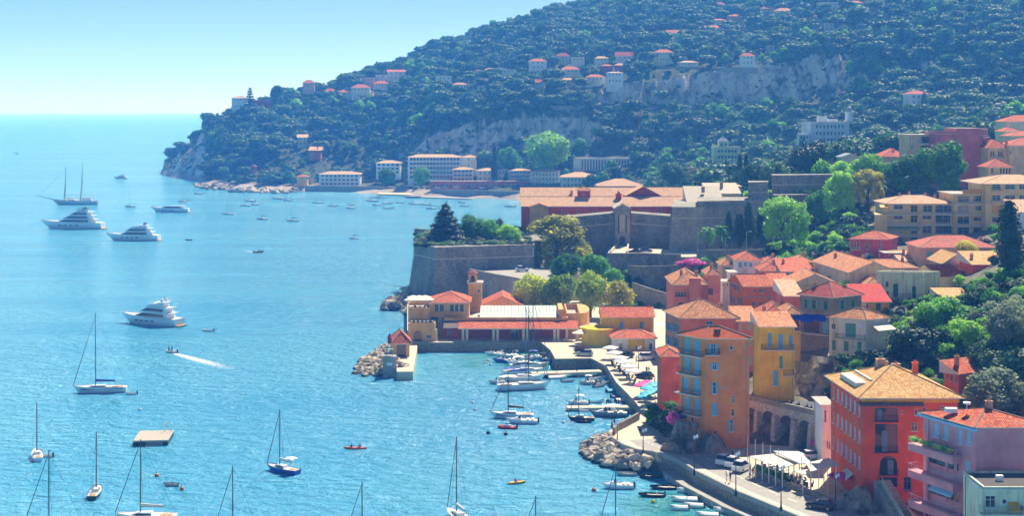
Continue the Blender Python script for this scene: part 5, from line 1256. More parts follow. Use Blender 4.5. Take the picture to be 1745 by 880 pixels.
treep('cypress', 'tall cypress beside the white three storey house', 1568, 1581, 158, 206, 972, 'cypress', L_DARK)
treep('dark_cypress', 'great dark cypress beside the orange house on the right', 1695, 1745, 343, 462, 300, 'cypress', L_DARK)
# ------------------------------------------------------------------ old town
PL = plaster
P_TOR = PL('tall_orange', 'd98556', .12, '8a6a5a'); P_ANX = PL('annex_red', 'b86048', .15); P_PNK = PL('row_pink', 'dc7c66', .15); P_ROSE = PL('rose', 'd58078', .15)
P_ORG = PL('bright_orange', 'd8683c', .15); P_SAL = PL('salmon', 'dda088', .15); P_CRM = PL('old_cream', 'dccab0', .3); P_BEI = PL('beige', 'cdb396', .25)
P_OCH = PL('ochre', 'cf9440', .18); P_CRW = PL('cream_white', 'dccfc0', .18); P_REDH = PL('strong_red', 'da5c40', .14); P_PKH = PL('violet_pink', 'de8e90', .10, '9a6a78')
P_APT = PL('apartment_beige', 'dcb080', .08); P_BLK = PL('block_rose', 'b06a70', .06); P_PEA = PL('peach', 'dcb48c', .12); P_CAR = PL('carmine', 'b4505a', .12); P_WHT = PL('town_white', 'dcdad4', .15)
M_VIA = stone('viaduct_stone', 'e2dccc', 'bcb4a4', '8d867a', .4, .3, .25, .9)
M_STH = stone('house_rubble', 'b3a894', '877d70', '6d665c', .3, .22, .25, .8)
m, n, l, b = newmat('cliff_rock'); p = geo(n); b.inputs['Roughness'].default_value = .95
rn = noise(n, l, .45, 8, .72, scl(n, l, p, (1, 1, .45)), 1.0)
l.new(mixc(n, l, ramp(n, l, noise(n, l, .3, 5, .7, p), [(.52, (0, 0, 0)), (.62, (.8,) * 3)]), ramp(n, l, rn, [(.3, lin('3e3b37')), (.48, lin('8d867b')), (.62, lin('b9ad9c')), (.75, lin('a8805e'))]), lin('33422a')), b.inputs['Base Color']); bump(n, l, b, rn, 1.0, .9); M_CLIFF = m
M_BLUEA = plain('awning_blue', '1f3fb8', .7); M_SKYA = plain('awning_sky', '9cc4de', .7); M_CREAMA = plain('awning_cream', 'e6dcc0', .7); M_YELA = plain('awning_yellow', 'e8a428', .7); M_GRNA = plain('awning_green', '9aa870', .7)
GR = 'old town houses'
def TH(name, lab, L, Cc, Rr, ev, bs, Y, wall, roof=('hip', 1.8, T_OLD), wins=None, group=GR, cat='house', over=.45, ch=(), an=(), **k):
    if L is None: k.setdefault('dep', 9)
    h = House(name, lab, cat, L, Cc, Rr, ev, bs, Y, wall, group=group, **k)
    for w in wins or ():
        if w[0] == 'grid': h.grid(*w[1:-1], **w[-1])
        else: h.win(w[0], w[1], w[2] if len(w) > 2 else 'o', w[3] if len(w) > 3 else None)
    if roof: h.roof(roof[0], roof[1], roof[2], over, axis=roof[3] if len(roof) > 3 else 'auto')
    for c in ch: h.chimney(*c)
    for c in an: h.antenna(*c)
    return h

# tall orange house on the bend
h = TH('tall_house', 'tall orange five storey house with turquoise shutters on the quay bend', 1158, 1201, 1277, 577, 776, 243, P_TOR, ('hip', 1.8, tiles('tile_bright', 'c8552c', 'd9662f', 'e07a40')), [
  ('R', [(1211.5, 587, 1219.5, 604), (1214.5, 618, 1221, 631), (1214.5, 652, 1220.5, 672), (1243.5, 716, 1248.5, 737)], 'Ob', M_WHITE), ('R', [(1213.5, 688, 1222, 709)], 'Cb', M_WHITE),
  ('R', [(1243.5, 590, 1249.5, 597), (1231.5, 658, 1234.5, 662), (1247.5, 675, 1252, 688), (1246.5, 698.5, 1251.5, 710), (1216.5, 735.5, 1221, 741)], 'o', M_WHITE),
  ('L', [(1167.5, 577, 1174.5, 601), (1183.5, 580, 1191.5, 604), (1167.5, 609, 1174.5, 633), (1183.5, 612, 1191, 637), (1166, 643, 1173, 667), (1183, 645, 1191, 670), (1168.5, 677, 1175.5, 702), (1184, 680, 1191.5, 706)], 'Cb', M_WHITE),
  ('L', [(1176.5, 711, 1181, 721)], 'o', M_WHITE)], thL=40, zb=2.4, cat='house', group=None, ch=())
h.win('L', [(1185, 731, 1194, 756)], 'o', SHC['b'], True, 'door')
for y, x0, x1 in ((605.5, 1161, 1200), (638, 1158, 1195), (671, 1155, 1195), (706, 1158, 1196)): h.balc('L', x0, x1, y, 1.0)
h.balc('R', 1201.5, 1226, 604.5, 1.0); h.strip('L', 1166, 722, 1190, 725, M_GREYT, .3, 'ledge'); h.add('skylight', MB().box(h.at(.45, .28) + Vector((0, 0, h.zt + 1.2)), (1.1, .8, .16)), M_GLASS); h.done()
h = TH('quay_annex', 'narrow dark red annex with little orange roof left of the tall house', None, 1127, 1158, 607, 720, 262, P_ANX, ('hip', 1.1, T_RED), dep=7, zb=2.4); h.done()
h = TH('row_house', 'big pink and brown house behind the tall orange house', 1134, 1160, 1257, 542, 650, 275, PL('row_brown', 'c07258', .15), ('hip', 2.9, T_OLD), [('L', [(1137, 550, 1142, 563), (1148, 552, 1154, 566), (1137, 573, 1142, 588), (1148, 576, 1154, 592), (1138, 601, 1143, 612), (1149, 604, 1154, 616)], 'Os', M_TRIM), ('R', [(1203, 548, 1215, 554)], 'o', M_TRIM)], thL=11, zb=2.4, ch=((.82, .35), (.55, .75)), an=((.7, .6),)); h.done()
h = TH('row_house', 'rose pink narrow house at the right of the big pink roof', None, 1257.5, 1291, 547, 660, 274, P_ROSE, ('shed', 1.6, T_OLD), [('R', [(1259.5, 551, 1264, 563), (1273.5, 549, 1280, 562), (1276, 577, 1282, 590), (1276, 608, 1282, 622)], 'Cp', M_TRIM)], zb=4, dep=9); h.done()
h = TH('hip_house', 'orange pink house with big hipped roof and buttress chimney', None, 1148, 1205, 485, 530, 335, P_PNK, ('hip', 2.7, T_OLD), [('R', [(1155.5, 498, 1164.5, 510)], 'Os', M_TRIM)], dep=16, zb=5, ch=((.3, .3), (.75, .3)), an=((.55, .5),))
h.add('buttress', MB().box(h.at(.62, -.02) + Vector((0, -.4, h.zb)), (2.6, 1.6, h.zt - h.zb + 1.6)), P_PNK); h.balc('R', 1151, 1172, 512, .9, .9, P_PNK, None, .3, P_PNK); h.win('R', [(1154, 516, 1167, 524)], '-', arch=True); h.done()
h = TH('hip_house', 'tall beige pink house directly right of the big hipped roof', None, 1206, 1228, 468, 520, 343, P_SAL, ('hip', 1.5, T_OLD), dep=9, zb=6, ch=((.4, .3),)); h.strip('R', 1207, 492, 1215, 503, SHC['s']); h.done()
h = TH('orange_house', 'vivid orange house with pale shutters among the roofs', 1243, 1268, 1316, 488, 530, 325, P_ORG, ('gable', 2.2, T_RED, 'u'), [('R', [(1284.5, 493, 1288.5, 499), (1281, 515, 1287, 522)], 'Cs'), ('R', [(1297, 492, 1302, 499), (1297, 515, 1303, 522)], 'Os'), ('L', [(1246, 478, 1249, 490), (1254, 486, 1257, 496), (1247, 505, 1250, 518), (1259, 508, 1263, 520)], 'Os')], thL=10, zb=8, ch=((.95, .5),)); h.band(zat(507, 325), .25, .12, M_GREYT, 'R', 'string_course'); h.done()
h = TH('blue_shutter_house', 'white house with blue shutters under a wide orange roof', None, 1256, 1297, 444, 462, 385, P_WHT, ('hip', 1.9, T_RED), [('R', [(1259, 448, 1264, 456), (1268, 447, 1273, 454), (1277, 448, 1282, 455)], 'Cb')], zb=13, dep=10); h.done()
h = TH('white_turret', 'small white house with little windows beside the orange house', None, 1231, 1243, 481, 508, 352, P_WHT, ('flat', 0, M_FLAT), [('R', [(1232.5, 484, 1235, 488), (1238.5, 484, 1241, 488)])], zb=9, dep=5); h.done()
h = TH('white_turret', 'tiny white dormer house above the small white house', None, 1243.5, 1254, 465, 482, 362, P_WHT, ('flat', 0, M_FLAT), [('R', [(1245, 468, 1248, 472)])], zb=10, dep=5); h.done()
h = TH('ochre_roof_house', 'house with broad glowing orange roof behind the yellow house', None, 1288, 1369, 551, 600, 292, P_OCH, ('hip', 3.4, T_RED), zb=8, dep=14, ch=((.25, .3), (.7, .6), (.9, .2)), an=((.4, .5), (.55, .3))); h.done()
h = TH('yellow_house', 'golden yellow house with blue shuttered doors above the arches', None, 1296, 1354, 557, 690, 252, P_YEL, ('shed', 1.5, T_OLD), [('R', [(1308.5, 568, 1315, 592), (1326.5, 570, 1334, 595), (1344, 572, 1350, 592), (1317.5, 632, 1326, 658)], 'Cb', M_WHITE), ('R', [(1328, 607, 1334, 629)], 'Cg', M_WHITE)], zb=8.3, dep=8, group=None)
h.balc('R', 1297, 1352, 596, .9); h.balc('R', 1335, 1352, 640, .7); h.done()
h = TH('loggia_house', 'ochre house with blue awning and open loggia beside the yellow house', None, 1341, 1364, 534, 640, 268, P_OCH, ('hip', 1.1, T_OLD), [('R', [(1344, 543, 1362, 563)], '-'), ('R', [(1347, 576, 1353, 590)], 'Cb')], zb=9, dep=8); h.awn('R', 1342, 537, 1363, 543, .9, M_BLUEA); h.balc('R', 1342, 1364, 564, .5); h.done()
h = TH('stone_house', 'rubble stone house with green shutters and bright blue awnings', 1363, 1420, 1468, 507, 612, 282, M_STH, ('hip', 2.6, T_DEEP), [('L', [(1370.5, 511, 1376, 526), (1383.5, 512, 1390.5, 527), (1403.5, 514, 1410, 529)], 'Og', SHC['g']), ('R', [(1432.5, 513, 1438.5, 528), (1451, 512, 1456.5, 526)], 'Og', SHC['g']), ('L', [(1368, 546, 1396, 566)], '-'), ('L', [(1402, 546, 1411, 567)], 'Cb')], th=35, thL=48, zb=10, group=None, ch=((.3, .8),))
h.awn('L', 1364, 536, 1390, 546, 1.5, M_BLUEA); h.awn('L', 1391, 537, 1411, 545, 1.2, M_BLUEA); h.balc('L', 1361, 1412, 568, 1.2); h.add('skylight', MB().box(h.at(.72, .3) + Vector((0, 0, h.zt + 1.5)), (.9, .7, .16)), M_GLASS); h.done()
h = TH('red_roof_house', 'small ochre house with bright red roof right of the stone house', None, 1463, 1516, 514, 540, 300, P_OCH, ('shed', 2.6, tiles('tile_scarlet', 'b83a2c', 'c84434', 'd05a48')), [('R', [(1475, 517, 1480, 526)], 'o'), ('R', [(1493, 517, 1501, 530)], 'Cd')], zb=13, dep=9); h.done()
h = TH('cream_house', 'cream house with mint green shutters on a stone base', 1413, 1476, 1513, 545, 610, 268, P_CRW, ('hip', 1.7, T_OLD), [('L', [(1440.5, 552, 1458.5, 575), (1417.5, 580, 1424.5, 597), (1438.5, 582, 1446, 599), (1461, 583, 1468.5, 600)], 'Cg', M_TRIM), ('L', [(1416.5, 552, 1424, 562)], 'o', M_WHITE)], th=29, thL=59, zb=13.4, group=None, ch=((.75, .5),), an=((.7, .4),))
h.balc('L', 1425, 1475, 578, .8, .9); h.awn('R', 1482, 550, 1512, 560, 2.4, M_CREAMA); h.add('air_conditioner', MB().box(h.pos('L', h.pix('L', 1467, 556)[0], zat(558, 268.5), .2), (.8, .35, .6), R(-31)), M_WHITE); h.done()
bt = thing('house_base', 'rubble base and rock under the cream house', 'wall', (*P2(1455, 262), 5)); MB().poly([P2(1410, 268), P2(1440, 262), P2(1482, 262), P2(1545, 266), P2(1540, 280), P2(1412, 280)], 3, 13.3).build('masonry', M_STH, bt)
tr = wall_run('terrace_railing_wall', 'flowery terrace wall right of the cream house', 'wall', [(*P2(1482, 263), 13.3), (*P2(1545, 267), 13.3)], .9, .3, M_STH)
h = TH('weathered_house', 'weathered cream house with flat roof and dark green doors', 1494, 1575, 1602, 470, 545, 318, P_CRM, None, [('L', [(1522, 484, 1531, 507), (1554.5, 488, 1560.5, 508)], 'Cd', M_TRIM), ('L', [(1509.5, 480, 1514, 489), (1510, 497, 1514.5, 505), (1535, 513, 1540, 526), (1547, 517, 1554, 530)], 'o', M_GREYT)], th=30, thL=75, zb=14, group=None); h.roof('flat', 0, M_FLAT, .1); h.parapet(.7); h.balc('L', 1519, 1573, 508.5, .9); h.done()
h = TH('gable_house', 'tan house with dark red gabled roof behind the weathered house', 1556, 1600, 1640, 472, 520, 327, P_BEI, ('gable', 2.8, T_DEEP, 'u'), th=12, thL=70, zb=14); h.done()
h = TH('salmon_row', 'long salmon house with small dark windows below the roof', None, 1465, 1566, 457, 492, 360, P_SAL, ('hip', 1.7, T_OLD), [('R', [(1472, 459, 1481, 464), (1500, 459, 1511, 464), (1525, 459, 1535, 464), (1541, 459, 1551, 464)])], zb=15, dep=11, ch=((.8, .4),), an=((.3, .5), (.6, .5))); h.done()
h = TH('tan_roof_house', 'plain beige house with long receding roof edge', 1386, 1448, 1458, 465, 492, 345, P_BEI, ('gable', 2.6, T_OLD, 'v'), [('L', [(1412, 470, 1416, 475)])], th=7, thL=7, zb=14, lenR=12, ch=((.3, .75), (.7, .5)), an=((.5, .6),)); h.done()
h = TH('low_house', 'low house with twin small windows left of the beige house', None, 1333, 1386, 463, 480, 368, P_SAL, ('shed', 2.2, T_RED), [('R', [(1341, 465, 1345.5, 469), (1347, 465, 1351.5, 469)])], zb=13, dep=12, ch=((.2, .6),)); h.done()
h = TH('low_house', 'low orange roofed house right of the vivid orange house', None, 1318, 1348, 486, 510, 338, P_PNK, ('shed', 1.8, T_RED), zb=12, dep=9, an=((.5, .5),)); h.done()
h = TH('low_house', 'small roof wedged between the blue shutter house and low houses', None, 1298, 1334, 462, 480, 372, P_PNK, ('hip', 1.7, T_RED), zb=13, dep=10, ch=((.7, .4),)); h.done()
h = TH('low_house', 'brownish house with tall gable behind the stone house', None, 1346, 1432, 487, 520, 328, P_BEI, ('gable', 2.8, T_OLD, 'v'), zb=13, dep=11, an=((.3, .3),)); h.done()
h = TH('brick_house', 'rosy brick house with pale eave left of the stone house', None, 1338, 1368, 504, 545, 298, P_PNK, ('shed', 2.2, T_PALE), [('R', [(1346, 518, 1350, 524)])], zb=11, dep=11); h.done()
for x0, x1, ev, Y, t_, w_, lb in ((1300, 1331, 450, 398, T_RED, P_SAL, 'small salmon house behind the wedged roof'), (1352, 1386, 447, 400, T_OLD, P_PNK, 'small pink house behind the low twin window house'), (1418, 1452, 446, 392, T_OLD, P_BEI, 'beige house peeping over the long receding roof'), (1230, 1252, 452, 392, T_OLD, P_SAL, 'salmon cottage left of the blue shutter house'), (1478, 1506, 486, 338, T_OLD, P_SAL, 'small house between the stone house and the weathered house')):
    h = TH('small_house', lb, None, x0, x1, ev, ev + 20, Y, w_, ('hip', 1.5, t_), [('R', [(x0 + 6, ev + 4, x0 + 10, ev + 11), (x1 - 11, ev + 4, x1 - 7, ev + 11)], 'Og')], zb=11, dep=9, ch=((.7, .5),), an=((.3, .5),)); h.done()
h = TH('arcaded_villa', 'crimson villa with triple arched loggia below the apartments', 1448, 1514, 1529, 408, 440, 392, P_CAR, ('hip', 1.9, T_RED), [('L', [(1474, 412, 1481, 425), (1497, 412, 1503.5, 425)], 'o', M_TRIM), ('L', [(1474, 431, 1481, 439), (1497, 431, 1504, 439)], 'Cw')], th=60, thL=82, zb=19, group=None)
for x in (1450.5, 1455.5, 1460.5): h.win('L', [(x, 411, x + 4, 425)], 'o', M_TRIM, True)
h.balc('L', 1449, 1466, 426, .5, .8, M_TRIM, M_WHITE); h.done()
h = TH('villa_annex', 'flat crimson annex at the foot of the arcaded villa', None, 1509, 1539, 432, 448, 384, P_CAR, ('flat', 0, M_FLAT), [('R', [(1514, 435, 1519, 442)])], zb=18, dep=6); h.done()
h = TH('long_roof_house', 'house with long red roof and blue windows below the apartments', None, 1569, 1698, 422, 440, 372, P_SAL, ('hip', 2.7, tiles('tile_rose', 'b8584a', 'c86a58', 'd28a74')), [('R', [(1579, 429, 1587, 438), (1600, 430, 1607.5, 438)], 'Cb', M_WHITE)], zb=19, dep=13, ch=((.9, .5),)); h.add('skylight', MB().box(h.at(.38, .3) + Vector((0, 0, h.zt + 1.5)), (1.6, .9, .16)), M_WHITE); h.done()
h = TH('tan_gable_house', 'house with sandy gabled roof and bare mauve end wall', None, 1607, 1655, 450, 475, 350, PL('mauve_wall', 'a8918c', .25), ('gable', 2.6, T_TAN, 'v'), zb=18, dep=12); h.done()
h = TH('vermilion_house', 'vermilion house with pale blue shutters beside the great cypress', None, 1658, 1715, 451, 480, 338, PL('vermilion', 'd85a34', .1), ('shed', 2.2, T_TAN), [('R', [(1670, 458, 1678, 469)], 'Cb', M_WHITE), ('R', [(1694, 457, 1702, 469)], 'Ob', M_WHITE)], zb=19, dep=10, ch=((.12, .4),)); h.done()
h = TH('rubble_cottage', 'low dark rubble cottage with pale sloping roof', None, 1535, 1582, 445, 462, 378, M_STH, ('shed', 1.9, T_PALE), zb=17, dep=9, ch=((.3, .6),)); h.done()
h = TH('garden_shed', 'shed with flat sandy tiles above the green slope', None, 1610, 1658, 510, 530, 300, P_BEI, ('shed', 1.2, T_TAN), zb=15, dep=9); h.done()
h = TH('terracotta_cottage', 'small orange cottage with chimney in the trees behind the red house', 1608, 1634, 1674, 636, 668, 240, P_ORG, ('shed', 1.9, T_RED), [('L', [(1611.5, 637, 1615.5, 647), (1619, 639, 1624, 650), (1628, 642, 1632, 653)], 'o', M_TRIM)], th=30, thL=45, zb=11, group=None, ch=((.3, .6),)); h.done()
# strong red house
h = TH('red_house', 'large red house with tan roof, tall loggias and arched balcony', 1416, 1470, 1632, 676, 850, 209, P_REDH, None, [
  ('R', [(1558, 697, 1564, 708), (1572, 694, 1579, 705), (1553, 721, 1564, 735), (1572, 721, 1580, 732), (1553, 750, 1563.5, 763), (1603, 692, 1612, 697), (1535, 700, 1539, 706), (1605, 720, 1613, 732), (1605, 750, 1613, 762)], 'o', M_TRIM),
  ('R', [(1491, 696, 1529.5, 719), (1491, 723, 1529.5, 772), (1499, 813, 1529.5, 831)], '-')], thL=3.5, zb=2.6, group=None)
h.win('R', [(1499, 777, 1529.5, 811)], '-', arch=True); h.win('R', [(1540, 814, 1553, 836)], 'o', SHC['s'], False, 'door')
h.grid('L', 7, 4, .8, 1.9, 'Cl', M_TRIM, top=1.4, m=.03, pitch=3.9, skip=[(3, c) for c in range(7)])
for x0, x1, y in ((1490, 1530.5, 719.5), (1490, 1530.5, 772.5), (1498, 1530.5, 811.5)): h.balc('R', x0, x1, y, .45, .9, P_REDH)
for x0, y0, x1, y1 in ((1503, 735, 1512, 771), (1496, 699, 1503, 718), (1513, 786, 1523, 810)):
    d0, z0 = h.pix('R', x0, y1); d1, z1 = h.pix('R', x1, y0); h.add('loggia_door', MB().box(h.pos('R', (d0 + d1) / 2, z0, -.14), (d1 - d0, .06, z1 - z0)), SHC['s'])
h.roof('hip', 3.3, T_TAN, .9, M_TRIM, axis='u'); h.band(h.zt - .9, .5, .2, P_OCH, 'R', 'frieze'); h.band(h.zt - .35, .35, .55, M_TRIM, 'L', 'cornice')
mb = MB(); d0, d1 = h.pix('R', 1459, 690)[0] + .3, h.pix('R', 1572, 690)[0]; a, b_ = h.pos('R', d0, zat(684, 209), .03), h.pos('R', d1, zat(684, 209), .03); c, d = h.pos('R', d1, zat(692, 208), 1.0), h.pos('R', d0, zat(692, 208), 1.0)
mb.face([d, c, b_, a], 0, [(0, 0), (9, 0), (9, 1.2), (0, 1.2)]); dn = Vector((0, 0, .12)); mb.face([a - dn, b_ - dn, c - dn, d - dn]); mb.face([d - dn, c - dn, c, d]); h.add('lean_to_roof', mb, MATS['tile_dark_and_shadow'])
p = h.at(.16, .55); h.add('roof_terrace', MB().box((p.x - .8, p.y - .5, h.zt + .3), (2.2, 8, .85), R(3.5)).box((p.x + .5, p.y - .5, h.zt + .3), (.25, 8, 1.35), R(3.5)), M_TRIM)
h.chimney(.42, .62, 1.6, 1.3); h.chimney(.5, .72, 1.4, 1.0); h.chimney(.8, .62, 1.9, .8, P_ORG); h.chimney(.62, .7, 1.0, 1.2); h.antenna(.47, .6, 2.6)
h.awn('L', 1443, 803, 1455, 812, 1.2, M_CREAMA); h.done()
h = TH('white_slice', 'narrow white house wedged between the arches and the red house', None, 1401, 1418, 691, 786, 231, P_WHT, ('flat', 0, M_FLAT), [('R', [(1405, 700, 1408, 720), (1409, 752, 1411, 764), (1412.5, 754, 1414.5, 766)], 'Cs')], dep=6, zb=2.6); h.done()
# pink house with balconies
h = TH('balcony_house', 'violet pink house with three long balconies and blue shutters', 1573, 1662, 1790, 729, 900, 190, P_PKH, ('hip', 1.6, T_RED), [
  ('L', [(1592, 722, 1600, 746), (1608.5, 726, 1615, 750), (1633, 733, 1639.5, 757), (1648, 738, 1654, 759)], 'Cl', M_WHITE), ('L', [(1645, 786, 1653, 808), (1646, 837, 1654, 858)], 'Cl', M_WHITE), ('L', [(1582, 766, 1634, 796), (1582, 817, 1634, 848)], '-')], thL=25, zb=3.5, group=None)
h.win('L', [(1578, 860, 1592, 895), (1602, 868, 1616, 900), (1626, 876, 1640, 905)], 'o', M_BLUEMET, True)
for y in (766, 812, 864): h.balc('L', 1563, 1640, y, 1.7, .95, P_PKH, M_RAILW, 1.0, bars=.5)
for y in (770, 818): h.awn('L', 1578, y, 1606, y + 5, .5, M_SKYA, .2)
h.awn('L', 1598, 818, 1636, 838, 1.6, M_SKYA, .2); h.awn('L', 1608, 772, 1637, 778, .6, M_SKYA, .2); h.band(h.zt - .5, .3, .6, M_SKYA, 'L', 'eave_board')
for k in (1585, 1618, 1633):
    for y0, y1 in ((768, 804), (818, 854)):
        d, z0 = h.pix('L', k, y1); _, z1 = h.pix('L', k, y0); h.add('pillar', MB().box(h.pos('L', d, z0, .5), (.3, .3, z1 - z0)), P_PKH)
h.add('rooftop_dish', MB().lathe(h.at(.25, .5) + Vector((0, 0, h.zt + 1.2)), [(.06, 0), (.06, .9), (.5, 1.0), (.55, 1.2), (.1, 1.1)], 10), M_WHITE); h.add('rooftop_unit', MB().box(h.at(.12, .62) + Vector((0, 0, h.zt + .8)), (1.6, .9, .6)), M_WHITE)
for k in range(9):
    d = h.pix('L', 1568 + 8 * k, 750)[0]; z = h.pix('L', 1568 + 8 * k, 756 + 1.5 * k)[1]; link('planter_bush', cached(('pb', k % 3), lambda: leaf_cloud('planter_bush', [(0, 0, .25, .5, .35, .35)], 160, .1, (L_LIME, L_GREEN, L_GOLD)[k % 3], seed=k)), h.t, h.pos('L', d, h.pix('L', 1600, 766)[1] + .5, 1.3) - h.o)
h.chimney(.55, .5, 1.2, .9); h.done()
h = TH('cream_annex', 'low cream house with flat dark roof against the pink wall', None, 1676, 1790, 836, 900, 180, P_CRM, None, [('R', [(1679, 846, 1697, 866), (1708, 852, 1716, 860), (1738, 862, 1752, 872)], 'o', M_WHITE)], dep=8, zb=3.5, group=None); h.roof('flat', 0, plain('tar_roof', '5a5450', .95), .1); h.parapet(.4); h.awn('R', 1717, 856, 1735, 868, 1.0, M_YELA); h.balc('R', 1668, 1740, 874, 1.2, 1.0, P_CRM, M_GREYT); h.add('roof_cooler', MB().box(h.at(.4, .5) + Vector((0, 0, h.zt + .15)), (.9, .6, .7)), M_WHITE); h.done()
# apartment block in three steps
AG = dict(group=None, cat='apartment block')
h = TH('apartment_block', 'long low wing of the beige apartments with striped awnings', None, 1512, 1624, 347, 430, 430, P_APT, ('hip', 2.2, T_PALE), [('R', [(1523, 349, 1539, 357), (1552, 350, 1564, 362), (1573, 350, 1589, 362), (1594, 350, 1622, 363), (1523, 367, 1539, 374), (1552, 367, 1564, 380), (1572, 367, 1588, 374), (1594, 367, 1620, 381), (1523, 387, 1538, 393), (1552, 387, 1564, 399), (1572, 385, 1588, 398), (1594, 385, 1622, 399), (1530, 405, 1538, 412), (1552, 404, 1564, 416), (1573, 404, 1588, 416), (1596, 404, 1622, 416)], 'o', M_TRIM)], dep=14, zb=19, ch=((.3, .6), (.45, .6), (.7, .6), (.85, .6)), over=.8, **AG)
h.add('garden_wing', MB().poly([P2(1490, 428), P2(1512, 428), P2(1512, 440), P2(1490, 440)], 17, zat(366, 428)), P_APT)
for y in (365, 383, 402, 420): h.balc('R', 1478 if y > 366 else 1500, 1624, y, 1.8, .9, M_TRIM, M_GREYT, .28, bars=.4)
for x0, x1 in ((1482, 1511), (1512, 1540), (1541, 1565)): h.awn('R', x0, 385, x1, 391, 1.9, M_GRNA)
h.awn('R', 1498, 349, 1511, 353, 1.8, M_YELA); h.done()
h = TH('apartment_block', 'middle step of the beige apartments with roof terrace parasols', None, 1624.5, 1679, 331, 430, 429, P_APT, None, [('R', [(1632, 334, 1652, 345), (1659, 334, 1677, 344), (1632, 351, 1652, 363), (1659, 351, 1677, 359), (1632, 369, 1652, 382), (1659, 370, 1677, 377), (1632, 388, 1652, 400), (1659, 388, 1677, 396)], 'o', M_TRIM)], dep=14, zb=19, **AG); h.roof('flat', 0, M_FLAT, .6)
for y in (347, 365, 384, 402, 420): h.balc('R', 1625, 1678.5, y, 1.7, .9, M_TRIM, M_GREYT, .28, bars=.4)
h.awn('R', 1640, 323, 1678, 327, .4, M_YELA, .6); h.done()
h = TH('apartment_block', 'tallest step of the beige apartments with wide hipped roof', None, 1679.5, 1800, 312, 430, 425, P_APT, ('hip', 2.4, T_PALE), [('R', [(x, y, x + w, y + 9) for y in (314, 333, 351, 370, 388) for x, w in ((1691, 14), (1713, 17), (1737, 12), (1755, 12))], 'o', M_TRIM)], dep=16, zb=19, over=2.0, **AG); h.awn('R', 1690, 351, 1705, 361, .5, M_YELA)
for y in (325, 344): h.balc('R', 1689, 1706, y, .8, .8, P_APT, M_GREYT, .2)
h.done()
h = TH('white_villa', 'white house with pale roof peeping out right of the great cypress', None, 1734, 1790, 362, 400, 395, P_WHT, ('shed', 3, T_PALE), zb=25, dep=10); h.done()
# blocks on the upper right
h = TH('rose_block', 'tall windowless old rose apartment tower', None, 1630, 1673, 219, 330, 500, P_BLK, ('flat', 0, M_FLAT), [('R', [(1632, 235, 1637, 238)])], dep=14, zb=28, over=.2, **AG)
h.done()
h = TH('rose_block', 'lower windowless shoulder of the old rose tower', None, 1594, 1629.8, 228.5, 330, 500, P_BLK, ('flat', 0, M_FLAT), dep=14, zb=28, over=.2, **AG); h.parapet(.8); h.done()
h = TH('rose_block', 'balconied end of the old rose tower', None, 1673.3, 1683, 220, 330, 501, P_BLK, ('flat', 0, M_FLAT), [('R', [(1675, y, 1681, y + 8) for y in (222, 239, 255, 271, 287)])], dep=12, zb=28, over=.4, **AG)
for y in (233.5, 249.5, 265.5, 281.5, 297.5): h.balc('R', 1673.5, 1685, y, 1.2, .9, M_WHITE, M_RAILW, .3, bars=.4)
h.done()
h = TH('beige_block', 'beige apartment block with stacked balconies left of the rose tower', None, 1549, 1594, 230, 330, 508, P_BEI, ('flat', 0, M_FLAT), [('R', [(1551, 233, 1553, 238), (1555, 233, 1557, 238), (1552, 248, 1557, 254), (1568, 233, 1586, 244), (1568, 248, 1586, 258), (1552, 264, 1557, 268)])], dep=13, zb=28, over=.5, **AG)
for y in (244.5, 259): h.balc('R', 1563, 1588, y, 1.0, .9, M_WHITE, M_GREYT, .3, bars=.4)
h.done()
h = TH('hill_house', 'low house with red hipped roof left of the beige block', None, 1505, 1548, 267, 285, 522, P_BEI, ('hip', 2.9, T_RED), dep=13, zb=30, ch=((.5, .25), (.78, .25))); h.done()
h = TH('hill_house', 'peach house with iron balcony and red roof right of the rose tower', None, 1684, 1720, 252, 305, 492, P_PEA, ('hip', 2.8, T_RED), [('R', [(1688, 258, 1690.5, 266), (1692, 258, 1694.5, 266), (1701, 258, 1703.5, 266), (1705, 258, 1707.5, 266)], 'Cn')], dep=12, zb=32); h.balc('R', 1687, 1709, 269, .9); h.done()
h = TH('hill_house', 'taller blank peach house at the right edge', None, 1720.5, 1790, 248, 310, 489, P_PEA, ('hip', 2.6, T_RED), [('R', [(1720.8, 257, 1724, 263)])], dep=13, zb=32, ch=((.02, .3),)); h.done()
h = TH('hill_house', 'peach house with a row of narrow windows below the iron balcony', None, 1684, 1727, 285, 312, 474, P_PEA, ('hip', 2.7, T_RED), [('R', [(x, 287, x + 3, 296) for x in (1689, 1704, 1709, 1714, 1719)], 'Cn')], dep=10, zb=32); h.done()
h = TH('hill_house', 'upper house with pink hipped roof at the right edge', None, 1713, 1790, 207, 222, 575, P_CRM, ('hip', 2.6, T_RED), dep=12, zb=42); h.done()
h = TH('hill_house', 'second house with pink roof below the upper right one', None, 1712, 1740, 224, 245, 560, P_CRM, ('hip', 1.6, T_RED), dep=11, zb=42); h.done()
h = TH('hill_house', 'third pink roofed house tucked above the peach house', None, 1722, 1790, 232, 255, 540, P_CRM, ('hip', 1.9, T_RED), dep=11, zb=40); h.done()
h = TH('ruin', 'small stone ruin with dark pointed arch under the trees', None, 1444, 1474, 337, 372, 486, M_FORTL, ('flat', 0, M_CAP), zb=22, dep=5, group=None); h.win('R', [(1454, 348, 1466, 368)], '-', arch=True); h.done()
h = TH('garden_house', 'grey flat garden house behind the lime tree', None, 1434, 1467, 268, 285, 560, PW['g'], ('gable', 1.5, M_SLATE, 'v'), zb=32, dep=9, group=None); h.done()

